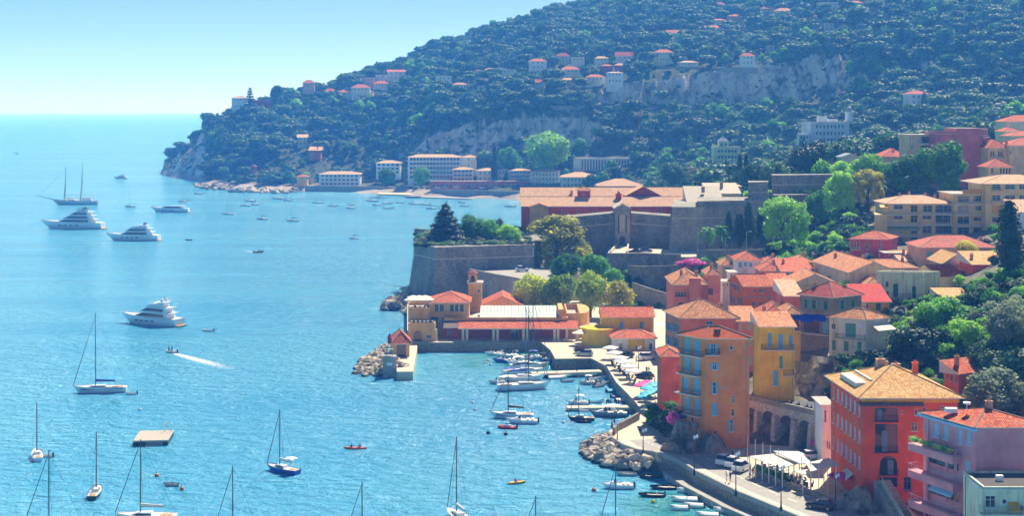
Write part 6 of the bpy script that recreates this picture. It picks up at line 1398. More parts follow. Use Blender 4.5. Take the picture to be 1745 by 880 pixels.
# ------------------------------------------------------------------ arched viaduct below the yellow house
va = thing('arched_viaduct', 'stone viaduct with five tall arches under the upper street', 'viaduct', (*P2(1335, 246), 2.4))
p0, p1 = Vector((*P2(1262, 254.5), 0)), Vector((*P2(1407, 238), 0)); d = (p1 - p0); VL = d.length; d.normalize(); vn_ = (d.y, -d.x)
def vpx(px): a = A(px); return (a * p0.y - p0.x) / (d.x - a * d.y)
mb = MB(); holes = [(vpx(x0), vpx(x1), 2.0, zt_, True) for x0, x1, zt_ in ((1270, 1291, 7.4), (1298, 1322, 7.5), (1327, 1354, 7.5), (1360, 1383, 7.4), (1390, 1401, 7.0))]
wall_cells(mb, (p0.x, p0.y), (d.x, d.y), vn_, VL, 1.0, 8.7, holes, depth=2.4); mb.build('wall', M_VIA, va)
nb = Vector((-vn_[0], -vn_[1], 0)); mb = MB(); a, b_ = p0 + nb * 2.42, p1 + nb * 2.42
mb.face([(a.x, a.y, 1), (b_.x, b_.y, 1), (b_.x, b_.y, 8.6), (a.x, a.y, 8.6)]); mb.build('rock_back', M_CLIFF, va)
for k in range(4):
    s_ = (holes[k][1] + holes[k + 1][0]) / 2; q = p0 + d * s_ - nb * .5; MB().box((q.x, q.y, 1.6), (1.1, 1.6, 5.6), math.atan2(d.y, d.x), 0, .62).build('buttress', M_VIA, va)
mb = MB(); q = (p0 + p1) / 2 - nb * .0; MB().box((q.x, q.y, 8.7), (VL, .5, .9), math.atan2(d.y, d.x)).build('parapet', M_RUB, va)
mb = MB().poly([(p0 + nb * .3).xy, (p1 + nb * .3).xy, (p1 + nb * 9).xy, (p0 + nb * 9).xy], 6, 8.62); struct('upper_street', mb, plain('dark_asphalt', '55565a', .9))
rk = thing('rock_outcrop', 'dark rock face between the yellow house and the red house', 'rock', (*P2(1385, 255), 8)); g2 = np.random.default_rng(5); mb = MB(); rows = []
for j in range(9):
    rows.append([(A(1352 + 9 * i) * (254 - .6 * i + 1.2 * g2.random()), 254 - .6 * i + j * .75 + 1.6 * g2.random(), 8.4 + j * (.9 if i > 4 else .75)) for i in range(10)])
for j in range(8):
    for i in range(9): mb.face([rows[j][i], rows[j][i + 1], rows[j + 1][i + 1], rows[j + 1][i]])
mb.build('rock', M_CLIFF, rk, True)
def crag(lab, x, y, Y, w, hgt, seed):
    g = np.random.default_rng(seed); c = at(x, y, Y); mb = MB(); n_ = 11; rings = []
    for k in range(6):
        t = k / 5; rr = w / 2 * (1.1 - .75 * t ** 1.4); rings.append([(c.x + rr * (.75 + .5 * g.random()) * math.cos(2 * math.pi * i / n_), c.y + rr * (.7 + .4 * g.random()) * math.sin(2 * math.pi * i / n_), c.z - 1 + (hgt + 1) * t + .3 * g.normal()) for i in range(n_)])
    mb.loft(rings); return tag(mb.build('rock_outcrop', M_CLIFF), lab, 'rock', None, 'thing')
crag('pale rock outcrop at the foot of the tall orange house', 1163, 775, 241.5, 6.5, 5.5, 3); crag('low rock under the right corner of the tall orange house', 1213, 775, 241, 6, 3.2, 4)
crag('tall shaggy rock in front of the red house corner', 1468, 868, 205, 5.4, 2.7, 5); crag('broad rock beside the parked dark car', 1445, 872, 206, 4.6, 2.2, 6)
# stone stair ramp by the red house
st = thing('stone_stair', 'stone stair with sloping wall beside the red house', 'stair', (*P2(1520, 203), 2.6)); a, b_ = Vector((*P2(1502, 206.5), 6.2)), Vector((*P2(1548, 196), 2.6))
mb = MB(); nn = Vector((.3, 1, 0)).normalized()
for k in range(14):
    q = a.lerp(b_, (k + .5) / 14); mb.box((q.x + nn.x * 1.5, q.y + nn.y * 1.5, 2.2), (.62, 2.4, q.z - 2.2), math.atan2(b_.y - a.y, b_.x - a.x))
mb.build('steps', M_CONC, st); mb = MB(); mb.face([(a.x, a.y, 2), (b_.x, b_.y, 2), (b_.x, b_.y, b_.z + .7), (a.x, a.y, a.z + .7)]); o_ = nn * .4; mb.face([(a.x, a.y, a.z + .7), (b_.x, b_.y, b_.z + .7), (b_.x + o_.x, b_.y + o_.y, b_.z + .7), (a.x + o_.x, a.y + o_.y, a.z + .7)]); mb.build('side_wall', M_VIA, st)

# ------------------------------------------------------------------ greenery of the town
NEARP = [crown_mesh('bush', m_, k) for k, m_ in enumerate((L_GREEN, L_DARK, L_LIME, L_OLIVE, L_PINE))]
def green(name, lab, box, n_, kinds, s0, s1, zmin=0, avoid=True):
    x0, x1, Y0, Y1 = box; P_, I_, S_ = [], [], []; tries = 0
    while len(P_) < n_ and tries < n_ * 20:
        tries += 1; px_ = random.uniform(x0, x1); Y = random.uniform(Y0, Y1); X = A(px_) * Y
        if avoid and any((X - a) ** 2 + (Y - b_) ** 2 < (c * .8) ** 2 for a, b_, c in FOOT): continue
        z = float(ground(px_, Y))
        if z < zmin: continue
        s_ = random.uniform(s0, s1); P_.append((X, Y, z - .3)); I_.append(random.choice(kinds)); S_.append((s_, s_, s_ * random.uniform(.8, 1.4)))
    n2 = len(P_); return tag(scatter(name, NEARP, P_, I_, [(0, 0, random.random() * 6.28) for _ in range(n2)], S_), lab, kind='stuff')
green('garden_slope', 'tangled trees and creepers on the steep slope above the red house', (1520, 1900, 236, 282), 420, (0, 0, 1, 1, 2, 3, 4), .4, .9, 3.5)
green('upper_slope', 'low greenery along the top of the slope under the old houses', (1500, 1900, 282, 318), 230, (0, 0, 1, 2, 4), .25, .6, 3.5)
green('rock_ivy', 'ivy and bushes on the rock under the cream house', (1408, 1560, 247, 263), 90, (1, 1, 0, 4), .35, .75, 3.0)
green('terrace_gardens', 'shrubs on the garden terraces below the citadel', (1060, 1235, 418, 446), 110, (0, 0, 1, 2, 4), .5, 1.0)
green('citadel_gardens', 'dense garden greenery right of the citadel', (1310, 1480, 405, 486), 260, (0, 1, 1, 2, 4), .55, 1.2)
green('town_gaps', 'bits of garden between the old houses', (1150, 1745, 300, 420), 150, (0, 0, 1, 2), .3, .7)
green('upper_gardens', 'greenery between the upper blocks and the wood', (1290, 1900, 500, 700), 620, (0, 0, 1, 2, 4, 3), 1.0, 2.3)
for k, (x, Y, z, w, hh, sp, m_, lb) in enumerate((
    (1665, 296, 19.6, 6.2, 4.6, 'hedge', L_DARK, 'clipped dark round bush below the vermilion house'), (1720, 250, 17, 9, 9, 'plane', L_OLIVE, 'grey green olive at the right edge'), (1700, 228, 9.5, 11, 9, 'plane', L_OLIVE, 'large pale olive above the pink house roof'),
    (1650, 258, 15, 7, 7, 'plane', L_LIME, 'bright green fig on the slope'), (1600, 276, 17, 9, 7, 'plane', L_GREEN, 'leafy green tree beside the ivy wall'), (1640, 274, 17, 9, 5.5, 'plane', L_GREEN, 'broad bright tree below the clipped bush'), (1712, 276, 19, 9, 5.5, 'plane', L_GREEN, 'bright tree at the right edge under the vermilion house'),
    (1678, 246, 12, 8, 8, 'plane', L_PINE, 'dark tree behind the terracotta cottage'), (1745, 232, 11, 10, 10, 'plane', L_PINE, 'dark pine green tree at the far right edge'), (1560, 262, 12, 10, 8, 'plane', L_DARK, 'dark ivy covered tree right of the cream house'), (1530, 258, 9, 8, 6, 'plane', L_DARK, 'shaded tree under the flowery terrace'),
    (1647, 362, 22, 6, 5, 'plane', L_GOLD, 'variegated small tree in front of the long red roof'), (1640, 230, 6, 5, 4, 'bush', L_BOUG, 'pink flowering shrub behind the red house'), (1148, 244.5, 5.6, 2.2, 2.6, 'bush', L_BOUG, 'purple bougainvillea at the corner of the tall orange house'),
    (1176, 437, 11.5, 9, 3.2, 'bush', L_BOUG, 'magenta bougainvillea on the terrace wall'), (1062, 398, 2.4, 5, 4.5, 'bush', L_PINE, 'round dark bush behind the harbour office'), (1353, 440, 14, 7, 4, 'bush', L_LIME, 'light green bush above the old roofs'), (1378, 436, 14, 7, 5, 'bush', L_GREEN, 'clipped bush right of the light green bush'))):
    tree('shrub' if sp in ('bush', 'hedge') else 'slope_tree', lb, x, Y, z, w, hh, sp, m_, None, 'shrub' if sp in ('bush', 'hedge') else 'tree')
P_, I_, S_ = [], [], []
for k in range(60): t = random.random(); px_ = 1110 + 46 * t; Y = 262 - 16 * t + random.uniform(-2, 2); P_.append((A(px_) * Y, Y, 2.3 + random.random() ** 1.5 * (2.0 + 4.0 * t))); I_.append(random.choice((1, 1, 1, 4, 0))); s_ = random.uniform(.3, .6); S_.append((s_, s_, s_))
tag(scatter('corner_ivy', NEARP, P_, I_, [(0, 0, random.random() * 6) for _ in P_], S_), 'dark ivy climbing the rocks left of the tall orange house', kind='stuff')
# hedge along the bastion rim
P_, I_, S_ = [], [], []
for k in range(420):
    t = random.random(); px_ = 708 + 195 * t; Y = 444 + 8 * t + (random.uniform(0, 4) if k < 110 else random.uniform(2, 60)); P_.append((A(px_) * Y, Y, 17.3)); I_.append(random.choice((0, 1, 3, 4))); s_ = random.uniform(.3, .6); S_.append((s_, s_, s_ * .9))
tag(scatter('bastion_hedge', NEARP, P_, I_, [(0, 0, random.random() * 6) for _ in P_], S_), 'overgrown hedge along the rim of the bastion', kind='stuff')
# ------------------------------------------------------------------ boats
H_WHITE = plain('gelcoat_white', 'eceeed', .25, var=.04, sc=.6); H_NAVY = plain('gelcoat_navy', '1f3f86', .3, var=.06, sc=.6); H_BLUE = plain('hull_blue', '2f62b8', .35); H_GREY = plain('hull_grey', '8f979c', .4)
H_RED = plain('hull_red', 'b83240', .4); H_BLACK = plain('hull_black', '1c2026', .4); H_WOOD = plain('teak_deck', 'b08a5c', .7, var=.2, sc=4); H_CREAM = plain('deck_cream', 'd9d3c4', .6); H_GREEN = plain('hull_green', '3c7a68', .45)
H_RUB = plain('tube_grey', 'b4b9bc', .6); H_ORA = plain('kayak_orange', 'e0742c', .4); H_YEL = plain('kayak_yellow', 'e8b83a', .4); H_TURQ = plain('canvas_turquoise', '2f9fc8', .7); H_CANB = plain('canvas_blue', '2450b0', .75); H_CANW = plain('canvas_white', 'e4e4de', .75)
M_MAST = plain('mast_alloy', '5c666e', .4, .3); M_ENG = plain('engine_black', '25282c', .35); M_RIG = plain('rigging', '3c454c', .4)
def hull_parts(L, B, H, rake=.12, stern=.78, deckz=.9, keel=.35, n=10, plumb=False):
    hm, dm = MB(), MB(); rings = []; top = []
    for k in range(n + 1):
        t = k / n; w = B / 2 * min(1, stern + (1 - stern) * math.sin(min(1, t * 2.2) * math.pi / 2)) * (1 - max(0, (t - .45) / .55) ** 2.3) + .015
        h = H * (1 + .38 * t * t); x0 = -L / 2 + L * (1 - rake) * t; x1 = -L / 2 + L * t
        rings.append([(x1, -w, h), (x0 + (x1 - x0) * .45, -w * .9, h * .35), (x0, -w * .62, -keel * .4), (x0, 0, -keel), (x0, w * .62, -keel * .4), (x0 + (x1 - x0) * .45, w * .9, h * .35), (x1, w, h)]); top.append((x1, w, h))
    hm.loft(rings, close=False, caps=False); hm.face(rings[0][::-1])
    for k in range(n):
        (x0, w0, h0), (x1, w1, h1) = top[k], top[k + 1]; q = .93
        dm.face([(x0, -w0 * q, h0 * deckz), (x1, -w1 * q, h1 * deckz), (x1, w1 * q, h1 * deckz), (x0, w0 * q, h0 * deckz)])
        for s in (-1, 1): hm.face([(x0, s * w0, h0), (x1, s * w1, h1), (x1, s * w1 * q, h1 * deckz), (x0, s * w0 * q, h0 * deckz)][::s])
    return hm, dm
def wedge(mb, x0, x1, w0, w1, z0, z1, fr=.35, bk=.1, m=0, taper=.88):
    """cabin block: raked front (x1) and back (x0)"""
    L = x1 - x0; r0 = [(x0, -w0 / 2, z0), (x1, -w1 / 2, z0), (x1, w1 / 2, z0), (x0, w0 / 2, z0)]
    r1 = [(x0 + L * bk, -w0 / 2 * taper, z1), (x1 - L * fr, -w1 / 2 * taper, z1), (x1 - L * fr, w1 / 2 * taper, z1), (x0 + L * bk, w0 / 2 * taper, z1)]
    mb.loft([r0, r1], m); return mb
BG = {}
def place(name, lab, cat, px, py, hd, group=None, z=0.0):
    p = onz(px, py, z); return thing(name, lab, cat, (p.x, p.y, z), R(hd), group)
def mpp(py): return CAMZ / (py - HOR)      # metres per photo pixel on the water
def P_(mb, name, mat, t, smooth=False): return mb.build(name, mat, t, smooth, world=False)
def sailboat(lab, px, py, L, mast, hd=180, hull=H_WHITE, cover=H_CANB, bim=None, far=False, group=None, stripe=None, furl=True, name='sailing_boat', cat='sailboat'):
    t = place(name, lab, cat, px, py, hd, group); B = L * .3; H = .09 * L + .15
    hm, dm = hull_parts(L, B, H); P_(hm, 'hull', hull, t); P_(dm, 'deck', H_CREAM, t)
    P_(wedge(MB(), -L * .12, L * .28, B * .6, B * .4, H * .9, H * .9 + .5, .35, .05), 'cabin', H_WHITE, t)
    P_(wedge(MB(), -L * .10, L * .2, B * .615, B * .47, H * .9 + .18, H * .9 + .36, .25, .05), 'cabin_windows', M_GLASS, t)
    mx = L * .08; th = (.0022 * mpp(py) * 60 if far else .085)
    P_(MB().tube((mx, 0, H * .8), (mx, 0, mast), th * 1.2, th * .8, 6), 'mast', M_MAST, t)
    r = MB(); rt = th * (.34 if far else .16)
    if furl: r.tube((L * .49, 0, H * 1.3), (mx, 0, mast * .97), th * .8, th * .45, 5)
    r.tube((-L * .49, 0, H), (mx, 0, mast), rt, n=3)
    for s in (-1, 1): r.tube((mx - .1, s * B * .45, H), (mx, 0, mast * .95), rt, n=3)
    for zz in (.45, .72): r.tube((mx, -B * .28 * (1.2 - zz), mast * zz), (mx, B * .28 * (1.2 - zz), mast * zz), rt * 1.3, n=3)
    P_(r, 'rigging', M_RIG, t)
    b = MB().tube((mx - .05, 0, H + 1.15), (-L * .30, 0, H + 1.1), .06, n=5); P_(b, 'boom', M_MAST, t)
    if cover: P_(MB().tube((mx - .02, 0, H + 1.45), (-L * .28, 0, H + 1.25), .26 * (L / 10) ** .5, .12, 8), 'sail_cover', cover, t)
    if bim:
        q = MB(); q.loft([[(x, -B * .38, H + 1.75 + dz), (x, 0, H + 1.95 + dz), (x, B * .38, H + 1.75 + dz)] for x, dz in ((-L * .42, -.1), (-L * .3, .1), (-L * .16, -.05))], close=False, caps=False); P_(q, 'bimini', bim, t)
    if not far:
        g = MB()
        for k in range(8):
            f = -.46 + .13 * k; w = B / 2 * .93 * (1 - max(0, (f + .05) / .55) ** 2.3 if f > -.05 else 1)
            for s in (-1, 1): g.tube((f * L, s * w, H), (f * L, s * w, H + .65), .02, n=3)
        P_(g, 'guard_rail', M_RAILW, t)
        if stripe: P_(MB().box((-L * .05, 0, H * .72), (L * .8, B * .985, .08)), 'stripe', stripe, t)
        P_(MB().box((-L * .33, 0, H * .91), (L * .2, B * .45, .03)), 'cockpit', H_WOOD, t)
    return t
def motoryacht(lab, px, py, L, hd=180, tiers=2, fly=True, hull=H_WHITE, mastz=None, name='motor_yacht', group=None):
    t = place(name, lab, 'yacht', px, py, hd, group); B = L * .24; H = L * .092 + .3
    hm, dm = hull_parts(L, B, H, .16, .9, .96, .5, 12); P_(hm, 'hull', hull, t); P_(dm, 'deck', H_CREAM, t)
    for k in range(4): P_(MB().box((-L * .12 + L * .09 * k, 0, H * .5), (L * .055, B * (.99 - .012 * k), H * .16)), 'hull_window', M_GLASS, t)
    z = H * .98; x0, x1, w = -L * .36, L * .27, B * .8
    for k in range(tiers):
        hh = 1.5 * (L / 26) ** .5; c = P_(wedge(MB(), x0, x1, w, w * .7, z, z + hh, .3, .03, 0, .93), 'cabin', H_WHITE, t)
        wm = wedge(MB(), x0 + (x1 - x0) * .10, x1 - (x1 - x0) * .10, w * 1.012, w * .8, z + hh * .26, z + hh * .82, .24, .02, 0, .96); P_(wm, 'window_band', M_GLASS, c)
        P_(wedge(MB(), x0 - L * .05, x1 - (x1 - x0) * .36, w * 1.06, w * .85, z + hh, z + hh + .16, .1, 0, 0, 1.0), 'overhang', H_WHITE, t)
        z += hh + .14; x0, x1, w = x0 + L * .03, x1 - L * .12, w * .92
    if fly:
        P_(wedge(MB(), x0 + L * .02, x1 + L * .02, w * .9, w * .6, z, z + .9, .3, .02), 'flybridge', H_WHITE, t)
        a = MB(); ax = x0 + L * .06
        for s in (-1, 1): a.tube((ax - L * .03, s * w * .45, z), (ax + L * .02, s * w * .36, z + 1.4), .12, .1, 5)
        a.box((ax + L * .03, 0, z + 1.35), (L * .2, w * .85, .14)); P_(a, 'radar_arch', H_WHITE if tiers < 3 else M_ENG, t)
        for s in (-1, 1): P_(MB().lathe((ax, s * w * .3, z + 1.5), [(.1, 0), (.42, .15), (.5, .5), (.38, .85), (.1, .98)], 8), 'radome', H_WHITE if L < 24 else M_ENG, t)
        P_(MB().tube((ax, 0, z + 1.4), (ax - .2, 0, z + 1.4 + (mastz or 2.0)), .07, .03, 5), 'antenna_mast', M_MAST, t)
    P_(MB().box((-L * .5 - L * .025, 0, .15), (L * .06, B * .8, .25)), 'bathing_platform', H_WOOD, t)
    g = MB()
    for k in range(9):
        f = .1 + .045 * k; wv_ = B / 2 * .93 * (1 - max(0, (f + .05) / .55) ** 2.3); hz = H * (1 + .38 * (f + .5) ** 2)
        for s in (-1, 1): g.tube((f * L, s * wv_, hz), (f * L, s * wv_, hz + .8), .03, n=3)
    P_(g, 'bow_rail', M_RAILW, t); return t
def motorboat(lab, px, py, L, hd=180, hull=H_WHITE, canopy=None, group=None, name='motor_boat', far=False, cabin=True):
    t = place(name, lab, 'motorboat', px, py, hd, group); B = L * .34; H = L * .085 + .22
    hm, dm = hull_parts(L, B, H, .16, .88, .8, .3, 8); P_(hm, 'hull', hull, t); P_(dm, 'deck', H_CREAM, t)
    if cabin: P_(wedge(MB(), L * .0, L * .34, B * .66, B * .36, H * .9, H + .42, .5, .05), 'foredeck_cabin', H_WHITE, t)
    P_(wedge(MB(), L * .02, L * .12, B * .62, B * .56, H + .38, H + .85, .55, .1), 'windscreen', M_GLASS, t)
    for x in (-.2, -.34): P_(MB().box((x * L, 0, H * .8), (L * .09, B * .6, .35)), 'seat', H_CANW, t)
    P_(MB().box((-L * .52, 0, .1), (.35, .4, H + .35), 0, 0, .8), 'outboard', M_ENG, t)
    if canopy:
        q = MB(); q.loft([[(x, -B * .42, H + 1.3 + dz), (x, 0, H + 1.5 + dz), (x, B * .42, H + 1.3 + dz)] for x, dz in ((-L * .3, -.06), (-L * .1, .08), (L * .08, -.04))], close=False, caps=False); P_(q, 'canopy', canopy, t)
        g = MB()
        for x in (-.28, .06):
            for s in (-1, 1): g.tube((x * L, s * B * .42, H * .8), (x * L, s * B * .41, H + 1.3), .025, n=3)
        P_(g, 'canopy_frame', M_RAILW, t)
    return t
def tender(lab, px, py, L, hd=180, hull=H_WHITE, inside=H_CREAM, cover=None, engine=True, group=None, name='rowing_boat', cat='boat'):
    t = place(name, lab, cat, px, py, hd, group); B = L * .36; H = .42
    hm, dm = hull_parts(L, B, H, .12, .8, .45, .2, 8); P_(hm, 'hull', hull, t); P_(dm, 'floor', inside, t)
    if cover:
        q = MB(); n = 8; rs = []
        for k in range(n + 1):
            f = k / n; w = B / 2 * (1 - max(0, (f - .45) / .55) ** 2.3) * .98 + .01; x = -L / 2 + L * f; hz = H * (1 + .38 * f * f) + .02; rs.append([(x, -w, hz), (x, -w * .4, hz + .2), (x, w * .4, hz + .2), (x, w, hz)])
        q.loft(rs, close=False, caps=False); P_(q, 'cover', cover, t)
    else:
        for x in (-.22, .12): P_(MB().box((x * L, 0, H * .62), (.25, B * .82, .05)), 'thwart', H_WOOD, t)
    if engine: P_(MB().box((-L * .53, 0, .05), (.28, .3, H + .4), 0, 0, .75), 'outboard', M_ENG, t)
    return t
def rib(lab, px, py, L, hd=180, tube=H_RUB, people=0, group=None):
    t = place('inflatable_boat', lab, 'dinghy', px, py, hd, group); B = L * .42; r = .24; q = MB(); pts = []
    for k in range(15):
        f = k / 14; a = math.pi * (f - .5)
        pts.append((L * .5 * (-1 if k in (0, 14) else 0) if k in (0, 14) else L * .12 + L * .36 * math.cos(a), (B / 2 - r) * math.sin(a) * (1.0), .22 + .14 * max(0, math.cos(a))))
    for a, b in zip(pts, pts[1:]): q.tube(a, b, r, n=7)
    P_(q, 'tube', tube, t, True); P_(MB().box((-.03 * L, 0, .08), (L * .85, B * .6, .08)), 'floor', H_GREY, t); P_(MB().box((-L * .12, 0, .16), (L * .14, B * .35, .55)), 'console', H_WHITE, t); P_(MB().box((-L * .5, 0, 0), (.32, .36, .95), 0, 0, .8), 'outboard', M_ENG, t)
    return t
def wake(px0, py0, px1, py1, w0, w1, lab):
    a, b = onz(px0, py0, .02), onz(px1, py1, .02); d = (b - a); L = d.length; d.normalize(); nn = Vector((-d.y, d.x, 0)); mb = MB(); n = 16
    for k in range(n):
        t0, t1 = k / n, (k + 1) / n; p0, p1 = a + d * L * t0, a + d * L * t1; wa, wb = w0 + (w1 - w0) * t0 ** .6, w0 + (w1 - w0) * t1 ** .6
        mb.face([p0 - nn * wa, p1 - nn * wb, p1 + nn * wb, p0 + nn * wa], 0, [(t0, 0), (t1, 0), (t1, 1), (t0, 1)])
    tag(mb.build('wake_foam', MATS['foam']), lab, kind='stuff')
m, n, l, b = newmat('foam'); b.inputs['Base Color'].default_value = (.85, .9, .92, 1); b.inputs['Roughness'].default_value = .8
uv = n.new('ShaderNodeTexCoord').outputs['UV']; s = n.new('ShaderNodeSeparateXYZ'); l.new(uv, s.inputs[0])
f = noise(n, l, 1.4, 6, .75, geo(n)); fall = math_(n, l, 'MULTIPLY', math_(n, l, 'SUBTRACT', 1.0, s.outputs[0]), 1.0); edge_ = math_(n, l, 'SINE', math_(n, l, 'MULTIPLY', s.outputs[1], math.pi))
al = math_(n, l, 'MULTIPLY', math_(n, l, 'MULTIPLY', fall, edge_), math_(n, l, 'MULTIPLY', ramp(n, l, f, [(.42, (.1,) * 3), (.62, (1,) * 3)]), 2.4), True); l.new(al, b.inputs['Alpha'])

# schooner
t = place('schooner', 'grey white two masted schooner with long bowsprit', 'sailing ship', 128, 349, 180); L = 30
hm, dm = hull_parts(L, 6.6, 2.6, .14, .62, .95, .6, 12); P_(hm, 'hull', plain('hull_pale', 'c4ccd2', .4), t); P_(dm, 'deck', H_WOOD, t)
P_(MB().tube((L * .46, 0, 3.4), (L * .80, 0, 5.6), .28, .14, 6), 'bowsprit', M_MAST, t)
for x, hh, rk in ((L * .235, 25, .9), (-L * .115, 27, 1.1)): P_(MB().tube((x, 0, 2), (x - rk, 0, hh * .62), .3, .26, 6).tube((x - rk + .3, 0, hh * .58), (x - rk * 1.4, 0, hh), .2, .1, 5).box((x - rk, 0, hh * .6), (.9, 1.6, .2)), 'mast', M_MAST, t)
r = MB()
for x, hh in ((L * .21, 24), (-L * .15, 26)):
    for s_ in (-1, 1):
        for dx_ in (-1.2, .6): r.tube((x + dx_, s_ * 3.1, 2.6), (x, 0, hh * .62), .05, n=3)
r.tube((L * .78, 0, 5.4), (L * .2, 0, 23), .05, n=3); r.tube((L * .2, 0, 23), (-L * .15, 0, 25), .05, n=3); P_(r, 'rigging', M_RIG, t)
for x in (L * .2, -L * .15): P_(MB().tube((x, 0, 4.2), (x - L * .27, 0, 4.6), .42, .3, 6), 'furled_sail', H_CANW, t)
P_(wedge(MB(), -L * .36, -L * .16, 3.2, 3.0, 2.5, 4.0, .1, .05), 'deckhouse', H_WHITE, t); P_(wedge(MB(), L * .0, L * .14, 2.6, 2.4, 2.6, 3.7, .1, .05), 'deckhouse', H_WHITE, t)
motoryacht('largest white motor yacht with three decks and black radar domes', 122, 390, 33, 176, 3, True)
motoryacht('white motor yacht with raked stern in front of the largest yacht', 225, 410, 25.5, 177, 2, True)
motoryacht('low sleek white yacht right of the schooner', 289, 362, 23, 178, 1, False)
motoryacht('white flybridge yacht alone in the middle of the bay', 256, 553, 20.5, 155, 2, True)
motoryacht('small distant motor yacht behind the schooner', 205, 305, 12, 178, 1, True)
tender('small white tender right of the flybridge yacht', 354, 565, 3.4, 170); rib('grey inflatable speeding with a white wake', 293, 602, 3.2, 160)
wake(297, 603, 400, 631, .6, 2.8, 'white foam trail behind the speeding inflatable'); wake(28, 262, -60, 264, 1.0, 3.0, 'foam trail of the distant speedboat'); wake(436, 430, 412, 427, .4, 1.2, 'short foam trail of the small speedboat')
motorboat('distant white speedboat at the left edge', 28, 262, 8, 10, far=True); motorboat('small dark speedboat in the open bay', 441, 431, 4.5, 5, H_BLACK); tender('black dinghy drifting right of the yachts', 321, 410, 3.2, 178, H_BLACK, H_BLACK); tender('tiny skiff far out at left', 68, 269, 4, 175, H_GREY)
sailboat('white sailing boat with blue sail cover and turquoise bimini', 170, 669, 11.2, 17.0, 190, H_WHITE, H_CANB, H_TURQ, stripe=H_NAVY); tender('white dinghy towed behind the turquoise bimini boat', 223, 673, 2.5, 185)
sailboat('small sailing boat seen from astern at the left edge', 63, 781, 6.5, 9.5, 112, H_WHITE, None, furl=False); tender('white dinghy beside the small sailing boat at the left edge', 81, 780, 2.0, 170)
sailboat('dark hulled sailing boat seen from astern', 163, 845, 6.2, 9.8, 95, H_BLACK, None, furl=False)
sailboat('blue sailing boat with white awnings in the middle foreground', 481, 805, 6.8, 10.4, 148, H_BLUE, H_CANW, H_CANW)
sailboat('sailing boat cut off by the lower edge left of the middle', 248, 889, 9.0, 12.0, 182, H_WHITE, H_CREAM)
sailboat('sailing boat at the lower left corner showing mostly its mast', 92, 915, 9.0, 12.2, 180, H_WHITE, H_CANB)
sailboat('sailing boat below the picture edge with thin mast at centre left', 404, 940, 7.5, 11.6, 185, H_WHITE, None)
sailboat('sailing boat with tall mast at the lower centre', 781, 888, 7.6, 12.2, 118, H_WHITE, H_CANW)
sailboat('hidden sailing boat with only its mast tip at the lower middle', 624, 950, 7, 10.2, 180, H_WHITE, None); sailboat('hidden sailing boat with mast tip right of centre', 920, 962, 7, 9.0, 180, H_WHITE, None); sailboat('sailing boat below the edge with mast before the moored tenders', 1056, 935, 7, 11.6, 175, H_WHITE, None)
tender('grey round dinghy with open floor in the foreground', 292, 829, 2.7, 175, H_RUB, H_GREY, None, False)
# bathing raft
t = place('bathing_raft', 'square wooden bathing raft with ladder frame', 'raft', 262, 752, 6); P_(MB().box((0, 0, .75), (6.2, 8.2, .22)), 'deck', plain('grey_planks', 'b5ab98', .8, var=.2, sc=2), t)
for x in (-2.6, 2.6): P_(MB().box((x, 0, -.3), (.9, 8.0, 1.05)), 'float', H_BLACK, t)
g = MB()
for x in (1.6, 2.8):
    for y in (2.6, 3.6): g.tube((x, y, .9), (x, y, 2.4), .05, n=4)
g.tube((1.6, 2.6, 2.4), (2.8, 2.6, 2.4), .05, n=4).tube((1.6, 3.6, 2.4), (2.8, 3.6, 2.4), .05, n=4).tube((1.6, 2.6, 2.4), (1.6, 3.6, 2.4), .05, n=4).tube((2.8, 2.6, 2.4), (2.8, 3.6, 2.4), .05, n=4); P_(g, 'ladder_frame', M_RAILW, t)
P_(MB().tube((-3.05, -4.1, .97), (3.05, -4.1, .97), .06, n=5), 'rope_rail', M_RAILW, t)
# far anchorage
FB = 'small boats at the far anchorage'
far_sail = [(388, 366, 36, 'with two masts close together'), (447, 375, 36, 'left of the lone mast boat'), (499, 378, 40, 'with the tallest mast in the far cluster'), (603, 408, 18, 'nearest of the far group'), (312, 345, 22, 'below the cliff of the point'), (222, 353, 41, 'between the schooner and the sleek yacht'), (418, 352, 30, 'at the left end of the far row'), (490, 343, 26, 'close under the terraces'), (735, 357, 14, 'left of the cedar top')]
for x, y, mh, s_ in far_sail: sailboat('distant sailing boat ' + s_, x, y, 7.5 if y < 400 else 5, mh * mpp(y), random.choice((176, 184, 170)), H_WHITE, H_CANB if x % 2 else None, far=True, group=FB, furl=False)
far_mot = [(318, 343, 'under the point'), (425, 344, 'behind the two masted boat'), (433, 350, 'right of the two masted boat'), (474, 340, 'near the rocky spit'), (540, 347, 'below the terracotta boat house'), (566, 352, 'before the three storey hotel'), (597, 350, 'under the hotel sea wall'), (596, 356, 'just below the hotel sea wall boats'), (632, 344, 'left of the beach'), (641, 351, 'left of the beach, lower one'), (662, 348, 'before the beach with yellow trim'), (664, 356, 'before the beach, nearest'), (680, 347, 'right of the yellow trimmed boat'), (705, 349, 'below the round beach tree'), (724, 350, 'off the bathing jetty'), (743, 356, 'behind the cedar'), (786, 346, 'off the sea wall with pale top'), (790, 352, 'off the sea wall, lower one'), (868, 353, 'with blue canopy left of the barracks'), (338, 331, 'beside the spit end')]
for x, y, s_ in far_mot: motorboat('small white motorboat ' + s_, x, y, random.uniform(5.5, 9) if y < 350 else random.uniform(5, 8), random.choice((175, 182, 10, 165)), H_WHITE, H_TURQ if 'blue' in s_ else None, group=FB, far=True)
